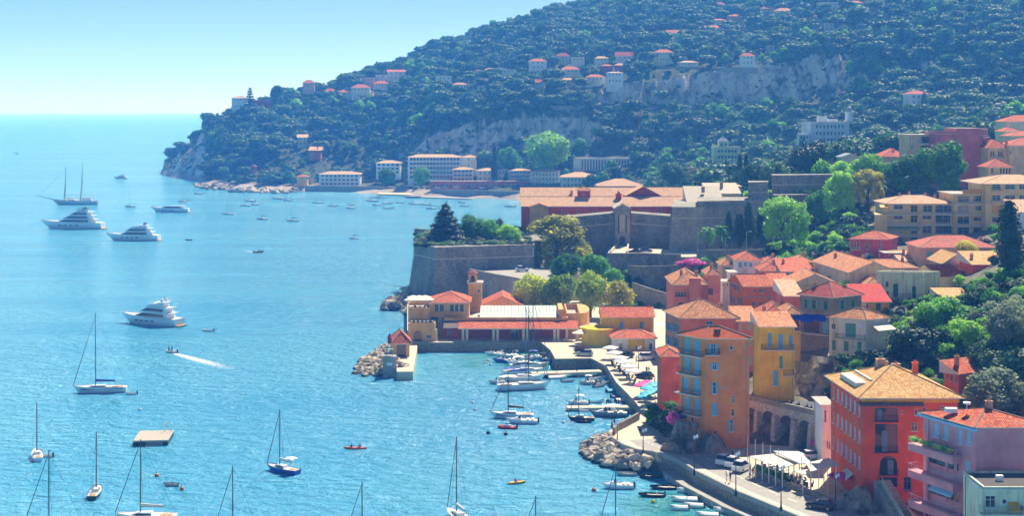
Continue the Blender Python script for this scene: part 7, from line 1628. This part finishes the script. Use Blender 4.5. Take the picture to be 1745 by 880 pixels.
# harbour boats
sailboat('big white sailing boat with stern to the left in the harbour', 893, 664, 11.6, 15.8, 8, H_WHITE, H_CANW, H_CANW); sailboat('sailing boat with bright blue sail cover in the harbour', 890, 650, 10.5, 16.5, 8, H_WHITE, H_CANB, H_CANB); sailboat('sailing boat with navy cover, third in the harbour row', 895, 638, 10.2, 15.5, 8, H_WHITE, H_NAVY, None); sailboat('sailing boat with grey cover behind the navy one', 903, 628, 9.5, 16.5, 8, H_WHITE, H_RUB, H_CANW)
sailboat('sailing boat with dark cover lying by the red inflatable', 872, 713, 8.6, 9.2, 175, H_WHITE, H_BLACK, stripe=H_NAVY); motorboat('white cabin motorboat behind the red inflatable', 889, 722, 6.2, 175); rib('bright red inflatable boat with outboard', 865, 731, 3.6, 172, H_RED)
sailboat('small day sailer with white awning near the floating jetty', 990, 717, 5.2, 6.4, 178, H_BLACK, H_CANW); tender('dark rowing boat alongside the day sailer', 993, 721, 3.0, 178, H_BLACK)
motorboat('grey cabin cruiser with bow to the left below the jetty', 1036, 710, 7.6, 178, H_GREY, H_CANW, cabin=True); motorboat('white motorboat with sun awning at the jetty head', 984, 690, 4.6, 178, H_WHITE, H_CANW); tender('turquoise covered boat on the floating jetty', 1014, 687, 3.6, 0, H_WHITE, cover=H_TURQ)
motorboat('blue and white motorboat under the customs hall, left', 775, 594, 4.6, 178, H_BLUE); motorboat('white launch with red trim under the customs hall', 750, 594, 4.6, 178, H_WHITE, H_RED); tender('flat cream work boat under the customs hall', 815, 591, 3.4, 0, H_CREAM, H_CREAM, None, False)
for k, (x, y, lb, kind) in enumerate(((855, 600, 'white covered boat at the end of the customs quay, left', 'c'), (868, 598, 'white covered boat at the end of the customs quay, middle', 'c'), (880, 600, 'white covered boat at the end of the customs quay, right', 'c'), (864, 610, 'white motorboat in front of the covered boats', 'm'), (860, 618, 'blue hulled motorboat left of the sailing row', 'b'), (884, 622, 'pale motorboat between the blue one and the masts', 'm'), (932, 607, 'wooden cabin boat near the slipway', 'w'), (937, 618, 'blue motorboat along the short pier', 'b'), (1007, 622, 'navy boat with red seats in the inner basin', 'b'), (950, 646, 'white tender moored right of the sailing row', 'c'), (968, 652, 'grey tender below the pale pier', 't'))):
    if kind == 'c': tender(lb, x, y, 4.4, 80 if k < 3 else 8, H_WHITE, cover=H_CANW)
    elif kind == 't': tender(lb, x, y, 3.0, 8, H_RUB)
    else: motorboat(lb, x, y, 6.0 if kind != 'w' else 4.5, 178, {'m': H_WHITE, 'b': H_BLUE, 'w': H_WOOD}[kind])
for k, (x, y, c) in enumerate(((1012, 648, H_WHITE), (1018, 652, H_RUB), (1026, 656, H_WHITE), (1034, 654, H_CREAM), (1030, 645, H_WHITE), (1022, 660, H_RUB))): tender('small dinghy rafted at the plaza edge, %s of the six' % ('farthest left', 'second', 'third', 'rightmost', 'uppermost', 'lowest')[k], x, y, 3.2, 30, c, group='dinghies rafted at the plaza')
for k, (x, y, c, cv, lb) in enumerate(((1052, 668, H_GREEN, H_TURQ, 'green boat with turquoise cover by the parasols'), (1060, 677, H_BLUE, None, 'blue fishing boat by the parasols'), (1068, 684, H_WHITE, H_CANW, 'white covered boat by the parasols'), (1074, 697, H_WHITE, None, 'red cushioned white boat at the jetty root'), (1088, 704, H_GREY, None, 'grey boat in the corner below the parasols'))): tender(lb, x, y, 5.0, 20, c, cover=cv)
TEN = 'tenders moored along the seaside road'
for x, y, L, hd, c, kind, lb in ((1067, 811, 3.6, 178, H_RUB, 't', 'grey dinghy nearest the boulder heap'), (1106, 815, 3.8, 176, H_BLACK, 't', 'dark hulled tender with white top by the boulders'), (1052, 833, 5.2, 178, H_WHITE, 'm', 'largest white motorboat among the tenders'), (1131, 834, 4.4, 178, H_BLACK, 't', 'black and white tender left of the yellow buoy row'), (1110, 847, 4.0, 178, H_BLACK, 't', 'black tender with cream floor below the others'), (1151, 820, 3.4, 176, H_CREAM, 'c', 'cream covered tender close to the wall'), (1172, 825, 3.2, 174, H_WHITE, 'c', 'white covered tender second from the wall end'), (1192, 831, 2.8, 172, H_WHITE, 't', 'open white tender before the red inflatable'), (1166, 840, 2.4, 178, H_WHITE, 'c', 'short white covered dinghy'), (1207, 838, 3.4, 160, H_RED, 'r', 'red and white inflatable by the parapet'), (1191, 844, 3.0, 170, H_BLACK, 't', 'dark tender below the red inflatable'), (1166, 855, 4.0, 176, H_WHITE, 'c', 'long white covered tender in the middle'), (1157, 870, 2.8, 178, H_WHITE, 'c', 'white covered tender at the lower left of the group'), (1182, 866, 3.0, 174, H_WHITE, 'c', 'white covered tender touching the lower left one'), (1229, 851, 3.2, 175, H_WHITE, 'c', 'white covered tender by the parapet, upper'), (1231, 866, 3.4, 174, H_WHITE, 'c', 'white covered tender by the parapet, middle'), (1236, 874, 3.6, 174, H_WHITE, 'c', 'white covered tender by the parapet, lowest'), (1266, 862, 4.6, 165, H_RED, 'm', 'red hulled motorboat with white deck by the parapet'), (1296, 876, 2.6, 150, H_ORA, 't', 'orange dinghy at the foot of the parapet'), (1205, 882, 3.4, 176, H_WHITE, 'c', 'white tender at the lower picture edge')):
    if kind == 'm': motorboat(lb, x, y, L, hd, c, group=TEN)
    elif kind == 'r': rib(lb, x, y, L, hd, c, group=TEN)
    else: tender(lb, x, y, L, hd, c, cover=H_CANW if kind == 'c' else None, group=TEN)
for x, y, L, c, cv, lb in ((842, 606, 4.6, H_WHITE, None, 'white runabout at the outer end of the customs quay'), (905, 612, 5.5, H_WHITE, H_CANB, 'white boat with blue canopy below the annex'), (918, 643, 4.5, H_NAVY, None, 'navy runabout under the pale pier'), (985, 641, 4.2, H_WHITE, None, 'white runabout under the pale pier, right end'), (1000, 655, 4.0, H_CREAM, H_CANW, 'cream launch left of the rafted dinghies'), (848, 655, 4.2, H_RUB, None, 'grey launch astern of the big white sailing boat')): motorboat(lb, x, y, L, 172, c, cv)
# buoys
for k, (x, y, c) in enumerate(((238, 700, H_WHITE), (806, 688, H_WHITE), (810, 700, H_WHITE), (828, 620, H_WHITE), (832, 616, H_WHITE), (836, 623, H_WHITE), (1113, 858, H_YEL), (1012, 838, H_ORA), (862, 742, H_BLACK), (832, 740, H_BLACK), (960, 722, H_WHITE), (267, 813, H_ORA), (310, 836, H_ORA))):
    p = onz(x, y, 0); t = thing('buoy', ('white', 'yellow', 'orange', 'black')[[H_WHITE, H_YEL, H_ORA, H_BLACK].index(c)] + ' mooring buoy ' + ('below the turquoise bimini boat', 'left of the harbour mouth, upper', 'left of the harbour mouth, lower', 'at the harbour row, left', 'at the harbour row, middle', 'at the harbour row, right', 'among the moored tenders', 'left of the largest white motorboat', 'below the red inflatable', 'left of the red inflatable', 'left of the day sailer', 'left of the round grey dinghy', 'right of the round grey dinghy')[k], 'buoy', p)
    P_(MB().lathe((0, 0, -.2), [(.05, 0), (.3, .1), (.38, .35), (.3, .6), (.08, .72)], 10), 'float', c, t, True); P_(MB().tube((0, 0, .5), (0, 0, .8), .05, n=5), 'ring_post', M_IRON, t)
# ------------------------------------------------------------------ people (one continuous skinned body each)
SKIN = plain('skin', 'c08a68', .6); HAIR = plain('hair', '3a2a20', .7)
def person_mesh(pose, top, legs):
    def mk():
        if pose == 'sit': J = {'pel': (0, 0, .2), 'che': (-.03, 0, .58), 'nec': (-.02, 0, .76), 'hea': (0, 0, .9), 'crn': (0, 0, 1.0), 'hl': (.0, .1, .19), 'kl': (.4, .13, .3), 'fl': (.75, .12, .12), 'tl': (.85, .12, .14), 'hr': (.0, -.1, .19), 'kr': (.4, -.13, .3), 'fr': (.75, -.12, .12), 'tr': (.85, -.12, .14), 'sl': (-.02, .18, .7), 'el': (.18, .27, .5), 'wl': (.38, .16, .56), 'sr': (-.02, -.18, .7), 'er': (.18, -.27, .5), 'wr': (.38, -.16, .56)}
        else: J = {'pel': (0, 0, .92), 'che': (.01, 0, 1.28), 'nec': (.02, 0, 1.46), 'hea': (.04, 0, 1.6), 'crn': (.03, 0, 1.7), 'hl': (0, .1, .88), 'kl': (.12, .1, .5), 'fl': (.1, .1, .08), 'tl': (.24, .11, .04), 'hr': (0, -.1, .88), 'kr': (-.02, -.1, .48), 'fr': (-.22, -.1, .1), 'tr': (-.1, -.11, .04), 'sl': (0, .19, 1.4), 'el': (-.06, .25, 1.12), 'wl': (.06, .25, .88), 'sr': (0, -.19, 1.4), 'er': (.05, -.25, 1.12), 'wr': (.2, -.24, .92)}
        k = list(J); E = [('pel', 'che'), ('che', 'nec'), ('nec', 'hea'), ('hea', 'crn'), ('pel', 'hl'), ('hl', 'kl'), ('kl', 'fl'), ('fl', 'tl'), ('pel', 'hr'), ('hr', 'kr'), ('kr', 'fr'), ('fr', 'tr'), ('che', 'sl'), ('sl', 'el'), ('el', 'wl'), ('che', 'sr'), ('sr', 'er'), ('er', 'wr')]
        rad = {'pel': .14, 'che': .15, 'nec': .055, 'hea': .1, 'crn': .07, 'hl': .1, 'hr': .1, 'kl': .07, 'kr': .07, 'fl': .045, 'fr': .045, 'tl': .035, 'tr': .035, 'sl': .065, 'sr': .065, 'el': .045, 'er': .045, 'wl': .035, 'wr': .035}
        me = bpy.data.meshes.new('tmp'); me.from_pydata([J[q] for q in k], [(k.index(a), k.index(b)) for a, b in E], []); o = bpy.data.objects.new('tmp', me); C.objects.link(o)
        o.modifiers.new('s', 'SKIN'); sk = me.skin_vertices[0].data
        for i, q in enumerate(k): sk[i].radius = (rad[q], rad[q]); sk[i].use_root = q == 'pel'
        o.modifiers.new('d', 'SUBSURF').levels = 1
        dg = bpy.context.evaluated_depsgraph_get(); out = bpy.data.meshes.new_from_object(o.evaluated_get(dg)); out.name = 'body'; bpy.data.objects.remove(o); out.materials.clear()
        for q in (top, legs, SKIN, HAIR): out.materials.append(q)
        hz, nz, lz, cz = (.78, .76, .22, .95) if pose == 'sit' else (1.5, 1.47, .9, 1.64)
        for p in out.polygons:
            c = p.center
            p.material_index = 3 if (c.z > cz or (c.z > nz + .06 and c.x < -.01)) else 2 if c.z > nz or (abs(c.y) > .21 and pose != 'sit' and c.z < 1.2) or (c.z < .45 and pose != 'sit') else 0 if c.z > lz else 1
            p.use_smooth = True
        return out
    return cached(('person', pose, top.name, legs.name), mk)
CL = {'w': plain('cloth_white', 'e8e6e0', .8), 'k': plain('cloth_black', '22242a', .8), 'b': plain('cloth_blue', '3a5a9a', .8), 'r': plain('cloth_red', 'b83a3a', .8), 't': plain('cloth_tan', 'c2a27c', .8), 'g': plain('cloth_grey', '7a7c80', .8)}
def person(lab, px, py, z, top, legs, hd=0, pose='walk', parent=None, group=None, pos=None):
    p = pos or onz(px, py, z); t = thing('person', lab, 'person', p, R(hd), group); link('body', person_mesh(pose, CL[top], CL[legs]), t); return t
person('person in white walking beside a person in black on the seaside road', 1238, 822, QZ + .13, 'w', 'w', 200); person('person in black walking on the seaside road', 1244.5, 823, QZ + .13, 'k', 'k', 200)
person('person in red top below the restaurant planters', 1283, 815, QZ + .01, 'r', 'g', 30); person('person with black skirt below the restaurant planters', 1278, 817, QZ + .01, 'w', 'k', 30)
G = 'people strolling on the plaza'
for x, y, a, b_, lb in ((1122, 603, 'k', 'b', 'person in dark clothes at the corner of the annex'), (1117, 606, 'w', 'b', 'person in white top near the annex corner'), (1065, 626, 'k', 'k', 'person in black left among the plaza strollers'), (1070, 622, 'b', 'k', 'person in blue among the plaza strollers'), (1077, 628, 'k', 'g', 'person in black right among the plaza strollers'), (1084, 619, 'r', 'k', 'person in red among the plaza strollers'), (1102, 638, 'k', 'k', 'dark figure of the pair on the plaza'), (1106, 638, 'g', 'k', 'grey figure of the pair on the plaza'), (1116, 655, 'w', 'b', 'person in white near the parasols')): person(lb, x, y, QZ + .01, a, b_, random.uniform(0, 360), group=G)
G = 'people on the floating jetty'
for k, x in enumerate((1034, 1037.5, 1041, 1050, 1054)): person('person on the floating jetty, %s from the left' % ('first', 'second', 'third', 'fourth', 'fifth')[k], x, 694.5, .7, 'kbgkr'[k], 'k', random.uniform(0, 360), group=G)
for k, x in enumerate((826, 834, 838)): person('person on the ramp road by the olive, %s of three' % ('left', 'middle', 'right')[k], x, 461, 10.61, 'krk'[k], 'k', 90 * k, group='people on the ramp road')
person('person standing on the pale pier', 950, 634, 1.11, 'k', 'k', 30)
# kayaks
for x, y, c, nn, lb, lp in ((605, 766, H_ORA, 2, 'orange kayak with two paddlers', 'orange'), (881, 825, H_YEL, 1, 'yellow kayak with one paddler', 'yellow')):
    t = place('kayak', lb, 'kayak', x, y, 178 if nn == 2 else 20); L = 4.2 if nn == 2 else 3.2; hm, dm = hull_parts(L, .8, .28, .1, .1, .95, .1, 8); P_(hm, 'hull', c, t); P_(dm, 'deck', c, t)
    for k in range(nn):
        xo = (-.9 + 1.5 * k) if nn == 2 else -.3; q = t.matrix_basis @ Vector((xo, 0, .02)); person('paddler in %s kayak%s' % (lp, (', rear one', ', front one')[k] if nn == 2 else ''), 0, 0, 0, 'k' if k else 'r', 'k', 178 if nn == 2 else 20, 'sit', pos=q)
        P_(MB().tube((xo + .42, -.95, .75), (xo + .42, .95, .5), .018, n=4).box((xo + .42, -1.05, .66), (.03, .35, .16)).box((xo + .42, 1.05, .4), (.03, .35, .16)), 'paddle', M_ENG, t)
q = onz(291, 602, .0); person('driver of the speeding inflatable', 0, 0, 0, 'k', 'k', 160, 'walk', pos=Vector((q.x + .3, q.y, .1))); person('passenger of the speeding inflatable', 0, 0, 0, 'b', 'k', 160, 'walk', pos=Vector((q.x - .5, q.y + .2, .1)))

# ------------------------------------------------------------------ cars
M_TYRE = plain('tyre', '18191b', .85); M_RIM = plain('rim', '9aa0a4', .3, .6); M_LAMP = plain('lamp_clear', 'e8eef0', .15); M_TAIL = plain('lamp_red', 'a01c1c', .3)
def car(lab, px, py, z, paint, hd, suv=False, group=None):
    p = onz(px, py, z); t = thing('parked_car', lab, 'car', p, R(hd), group); H = .3 if suv else 0
    def ring(x, w, zs): return [(x, -w, zs[0]), (x, -w * 1.02, zs[1]), (x, -w * .94, zs[2]), (x, w * .94, zs[2]), (x, w * 1.02, zs[1]), (x, w, zs[0])]
    q = MB(); q.loft([ring(-2.1, .74, (.4, .65, .85 + H * .5)), ring(-1.95, .86, (.28, .7, .98 + H * .5)), ring(-.6, .9, (.26, .72, .96 + H * .4)), ring(.8, .9, (.26, .72, .94 + H * .4)), ring(1.75, .85, (.28, .66, .82 + H * .4)), ring(2.05, .7, (.38, .56, .68 + H * .3))]); P_(q, 'body', paint, t, False)
    g = wedge(MB(), -1.75, 1.05, 1.6, 1.6, .93 + H * .4, 1.44 + H, .38, .14, 0, .84); P_(g, 'window_band', M_GLASS, t)
    g = MB(); g.loft([[(-1.38, -.66, 1.42 + H), (.05, -.66, 1.44 + H), (.05, .66, 1.44 + H), (-1.38, .66, 1.42 + H)], [(-1.3, -.6, 1.5 + H), (-.05, -.6, 1.5 + H), (-.05, .6, 1.5 + H), (-1.3, .6, 1.5 + H)]]); P_(g, 'roof', paint, t)
    for x in (-1.3, 1.28):
        for s_ in (-1, 1):
            w = P_(MB().tube((x, s_ * .74, .32), (x, s_ * .93, .32), .32, n=12), 'wheel', M_TYRE, t); P_(MB().tube((x, s_ * .9, .32), (x, s_ * .945, .32), .19, n=8), 'rim', M_RIM, w)
    for s_ in (-1, 1): P_(MB().box((1.92, s_ * .58, .56 + H * .3), (.2, .3, .14)), 'headlight', M_LAMP, t); P_(MB().box((-2.03, s_ * .62, .66 + H * .3), (.12, .24, .2)), 'tail_light', M_TAIL, t)
    return t
CW = plain('car_white', 'e8eaec', .25, var=.02); CB = plain('car_black', '1a1d22', .2, var=.02); CU = plain('car_blue', '3b4a8a', .25, var=.02); CG = plain('car_silver', 'a8aeb4', .25, .3, var=.02)
car('white car driving on the ramp road', 890, 463, 10.61, CW, 8, True); car('black car parked at the gate terrace wall', 1081, 432, 14.26, CB, 176); car('violet blue car parked beside the black one at the gate', 1101, 430, 14.26, CU, 5)
car('white car under the street wall behind the old roofs', 1283, 436, 14.26, CW, 176); car('black pickup beside the yellow round wall', 993, 602, QZ + .01, CB, 12, True); car('silver car below the pickup at the slipway', 996, 607, QZ + .01, CG, 170); car('dark car in front of the office porch', 1066, 609, QZ + .01, CB, 160); car('white off roader right of the office porch', 1102, 614, QZ + .01, CW, 25, True); car('dark car on the plaza near the lamp post', 1098, 645, QZ + .01, CB, 140)
G = 'cars parked by the viaduct'
for x, y, lb in ((1236, 792, 'white car parked under the tall house, left'), (1251, 796, 'white car parked under the tall house, middle'), (1264, 803, 'white car parked beside the pergola, right')): car(lb, x, y, QZ + .01, CW, 55, True, G)
car('black car driving past the restaurant terrace', 1398, 868, QZ + .01, CB, 152); car('white car behind the pergola below the arches', 1386, 783, QZ + .01, CW, 10)
for k, (x, y) in enumerate(((745, 321.5), (760, 321), (778, 320.5), (800, 321), (822, 322), (690, 318), (700, 317.5), (672, 318), (846, 322))):
    Y = 1003; pz = zat(y, Y); t = car('parked car on the far quay road, %s from the left' % ('fourth', 'fifth', 'sixth', 'seventh', 'eighth', 'second', 'third', 'first', 'ninth')[k], x, y, max(4.2, pz), (CW, CG, CW, CB)[k % 4], 2, False, 'cars on the far quay road')
# scooters
for k, (x, y) in enumerate(((1374, 700), (1381, 702), (1390, 705), (1397, 708), (1346, 693), (1360, 696))):
    p = onz(x, y, 8.63); t = thing('scooter', 'dark scooter parked on the upper street, %s in the row' % ('third', 'fourth', 'fifth', 'last', 'first', 'second')[k], 'scooter', p, R(60), 'scooters on the upper street')
    for xx in (-.6, .6): P_(MB().tube((xx, -.06, .25), (xx, .06, .25), .25, n=10), 'wheel', M_TYRE, t)
    P_(wedge(MB(), -.75, .1, .35, .3, .3, .8, .2, .1), 'body', M_ENG, t); P_(MB().box((-.3, 0, .8), (.7, .28, .1)), 'seat', M_IRON, t); P_(MB().tube((.6, 0, .3), (.4, 0, 1.05), .05, n=5).tube((.4, -.3, 1.05), (.4, .3, 1.05), .025, n=4).box((.52, 0, .4), (.12, .3, .45)), 'fork', M_ENG, t)

# ------------------------------------------------------------------ lamps, poles, parasols, restaurant
def lamp(lab, px, py, z, h=6.2, heads=3):
    p = onz(px, py, z); t = thing('street_lamp', lab, 'street lamp', p, 0, 'street lamps along the quay')
    P_(MB().lathe((0, 0, 0), [(.22, 0), (.2, .5), (.11, .8), (.075, 2.0), (.055, h - .6), (.05, h)], 8), 'post', M_IRON, t)
    for k in range(heads):
        a = 2 * math.pi * k / heads + .5; x, y = .55 * math.cos(a), .55 * math.sin(a); P_(MB().tube((0, 0, h - .7), (x * .7, y * .7, h - .75), .03, n=4).tube((x * .7, y * .7, h - .75), (x, y, h - .45), .03, n=4), 'arm', M_IRON, t); P_(MB().lathe((x, y, h - .45), [(.07, 0), (.16, .1), (.2, .42), (.08, .55), (.02, .68)], 8), 'lantern', M_LAMP if k != 1 else M_IRON, t)
for x, y, hh, lb in ((1254, 846, 6.4, 'black street lamp on the parapet before the pergola'), (1331, 872, 6.4, 'black street lamp on the parapet nearest the lower edge'), (1183, 811, 6.2, 'black street lamp on the parapet before the tall house'), (1096, 775, 4.2, 'three headed street lamp in the middle of the bend'), (1052, 757, 4.0, 'street lamp at the outer edge of the bend'), (1043, 731, 3.6, 'street lamp at the upper end of the promenade'), (1088, 634, 5.5, 'tall lamp post on the plaza')): lamp(lb, x, y, QZ + (.75 if x > 1150 else 0), hh)
lamp('street lamp near the dark car at the restaurant', 1424, 862, QZ, 4.5)
for x, y, h_, lb in ((1189, 439, 8, 'pale street light on the citadel road, left'), (1236, 439, 6, 'pale street light on the citadel road, right'), (1272, 446, 9, 'white lamp post above the old roofs')):
    p = onz(x, y, 14.26); t = thing('road_light', lb, 'street lamp', p, 0, 'road lights'); P_(MB().tube((0, 0, 0), (0, 0, h_), .09, .06, 6).tube((0, 0, h_), (1.1, 0, h_ + .2), .05, n=4), 'post', M_RAILW, t); P_(MB().box((1.3, 0, h_ + .12), (.7, .25, .12)), 'head', M_WHITE, t)
def parasol(lab, p, r, mat, group=None, h=2.5, n=8):
    t = thing('parasol', lab, 'parasol', p, random.random(), group); P_(MB().tube((0, 0, 0), (0, 0, h + .5), .035, n=5), 'pole', M_RAILW, t)
    q = MB(); top = (0, 0, h + .55); rim = [(r * math.cos(2 * math.pi * k / n), r * math.sin(2 * math.pi * k / n), h) for k in range(n)]
    for k in range(n):
        a, b_ = rim[k], rim[(k + 1) % n]; q.face([a, b_, top]); q.face([(a[0], a[1], h - .2), (b_[0], b_[1], h - .2), b_, a])
    P_(q, 'canopy', mat, t); P_(MB().lathe((0, 0, 0), [(.3, 0), (.3, .08), (.08, .12)], 8), 'foot', M_CONC, t); return t
def table(lab, p, group):
    t = thing('cafe_table', lab, 'table', p, random.random(), group); P_(MB().lathe((0, 0, .7), [(.4, 0), (.4, .04)], 8).tube((0, 0, 0), (0, 0, .7), .04, n=5), 'table_top', M_WHITE, t)
    for a in (0, 2.1, 4.2): P_(MB().box((.65 * math.cos(a), .65 * math.sin(a), .42), (.4, .4, .05), a).box((.85 * math.cos(a), .85 * math.sin(a), .42), (.05, .4, .45), a).box((.65 * math.cos(a), .65 * math.sin(a), 0), (.3, .3, .42), a), 'chair', M_ENG, t)
W_ = ('farthest left', 'second', 'third', 'fourth', 'fifth', 'sixth', 'rightmost')
for k in range(7):
    q = TERR.at(.08 + .14 * k, .3 + .4 * (k % 2)); parasol('white parasol on the roof terrace, ' + W_[k], Vector((q.x, q.y, TERR.zt + .15)), 1.7, M_CREAMA, 'parasols on the roof terrace')
for k in range(6): q = TERR.at(.1 + .15 * k, .15 + .3 * (k % 2)); table('cafe table on the roof terrace, ' + W_[k], Vector((q.x + .8, q.y - .5, TERR.zt + .15)), 'tables on the roof terrace')
for k in range(6): q = ARW.at(.08 + .16 * k, .5); table('cafe table on the lower terrace, ' + W_[k], Vector((q.x, q.y, ARW.zt + .15)), 'tables on the lower terrace')
for k, (x, y) in enumerate(((988, 588), (998, 584), (1006, 586), (1000, 578))): parasol('cream parasol beside the customs annex, ' + W_[k], onz(x, y, QZ), 2.0, M_CREAMA, 'parasols at the customs annex', 3.0)
for k, (x, y) in enumerate(((1040, 612), (1047, 621), (1057, 630), (1064, 637), (1072, 645), (1080, 653))): parasol('large white parasol along the plaza edge, ' + W_[k], onz(x, y, QZ), 2.2, H_CANW, 'white parasols on the plaza', 2.6, 4)
for k in range(7): table('cafe table under the white parasols, ' + W_[k], onz(1046 + 6.6 * k, 622 + 6 * k, QZ), 'tables on the plaza')
M_TQ = plain('parasol_turquoise', '30b8c8', .7); M_MG = plain('parasol_magenta', 'd83a90', .7)
for k, (x, y) in enumerate(((1103, 683), (1110, 678), (1117, 676), (1103, 692), (1110, 689), (1117, 686), (1098, 698))): parasol('turquoise parasol by the promenade, ' + W_[k], onz(x, y, QZ), 1.5, M_TQ, 'turquoise parasols', 2.5)
for k, (x, y) in enumerate(((1091, 678), (1097, 675), (1102, 673))): parasol('pink parasol left of the turquoise ones, ' + ('left', 'middle', 'right')[k], onz(x, y, QZ), 1.4, M_MG, 'pink parasols', 2.5)
parasol('magenta parasol in front of the red house', onz(1433, 838, QZ), 2.0, M_MG, None, 2.4); parasol('folded magenta parasol behind the pergola', onz(1386, 778, QZ), .7, M_MG, None, 2.2)
# pergola restaurant on the road
pg = thing('pergola_restaurant', 'white pergola restaurant with fabric roof beside the road', 'restaurant', onz(1320, 805, QZ))
def zq(pts, z): return [onz(x, y, z) for x, y in pts]
def slabq(q, th=.12):
    mb = MB(); mb.face(q); lo = [p - Vector((0, 0, th)) for p in q]; mb.face(lo[::-1])
    for k in range(len(q)): mb.face([lo[k], lo[(k + 1) % len(q)], q[(k + 1) % len(q)], q[k]])
    return mb
A1 = zq([(1333, 799), (1362, 790), (1318, 774), (1277, 778)], 5.5)
for k in range(3):
    f0, f1 = k / 3 + .01, (k + 1) / 3 - .01; slabq([A1[3].lerp(A1[0], f0), A1[3].lerp(A1[0], f1), A1[2].lerp(A1[1], f1), A1[2].lerp(A1[1], f0)]).build('fabric_panel', M_CREAMA, pg)
slabq(zq([(1364, 791), (1384, 790), (1362, 770), (1318, 769)], 6.0)).build('metal_roof', plain('pale_sheet', 'c6d2d8', .4), pg)
slabq(zq([(1381, 804), (1432, 792), (1412, 781), (1374, 790)], 6.2)).build('sail_canopy', M_CREAMA, pg)
slabq(zq([(1366, 809), (1384, 808), (1376, 801), (1354, 803)], 5.2)).build('awning', M_CREAMA, pg)
for f in (0, .2, .4, .6, .8, 1.0):
    for e0, e1 in ((A1[3], A1[0]), (A1[2], A1[1])): p = e0.lerp(e1, f); MB().box((p.x, p.y, QZ), (.14, .14, 5.4 - QZ)).build('post', M_WHITE, pg)
for x, y in ((1382, 806), (1404, 801), (1425, 795), (1368, 811)): p = onz(x, y, 5.3); MB().box((p.x, p.y, QZ), (.12, .12, 2.9)).build('post', M_WHITE, pg)
w0, w1 = onz(1288, 812, QZ), onz(1347, 836, QZ)
wall_run('planter_wall', 'pale stone planter wall in front of the pergola', 'wall', [tuple(w0), tuple(w1)], 1.0, .5, M_RUB); wall_run('terrace_wall', 'low stone wall in front of the restaurant tables', 'wall', [tuple(onz(1348, 832, QZ)), tuple(onz(1436, 868, QZ))], .8, .5, M_RUB)
for k in range(11): p = w0.lerp(w1, (k + .5) / 11); t = thing('planter_shrub', 'clipped shrub in the planter wall, number %s from the left' % ('one', 'two', 'three', 'four', 'five', 'six', 'seven', 'eight', 'nine', 'ten', 'eleven')[k], 'shrub', (p.x, p.y, QZ + 1.0), 0, 'shrubs in the planter'); link('crown', cached(('pls', k % 2), lambda: leaf_cloud('crown', [(0, 0, .45, .55, .4, .5)], 260, .1, L_GREEN if k % 2 else L_DARK, seed=k)), t); P_(MB().box((0, 0, 0), (.5, .4, .18)), 'pot', M_WHITE, t)
k2 = 0
for k in range(9):
    p = onz(1300 + 9 * k, 803 + 4.0 * k, QZ); table('restaurant table under the pergola or canopy, %s along the road' % ('first', 'second', 'third', 'fourth', 'fifth', 'sixth', 'seventh', 'eighth', 'ninth')[k], p + Vector((.8, 1.8, 0)), 'restaurant tables')
for k, (x, y) in enumerate(((1274, 800), (1287, 805), (1300, 811), (1313, 816), (1327, 822), (1366, 838), (1381, 842), (1395, 848), (1410, 856), (1424, 862))):
    p = onz(x, y, QZ); t = tag(MB().tube((0, 0, 0), (0, 0, 5.0), .05, n=6).lathe((0, 0, 5.0), [(.05, 0), (.09, .06), (.03, .16)], 6).lathe((0, 0, 0), [(.14, 0), (.1, .12), (.05, .15)], 6).build('flag_pole', M_RAILW), 'thin pale pole along the restaurant front, number %s from the left' % ('one', 'two', 'three', 'four', 'five', 'six', 'seven', 'eight', 'nine', 'ten')[k], 'pole', 'poles along the restaurant'); t.location = p
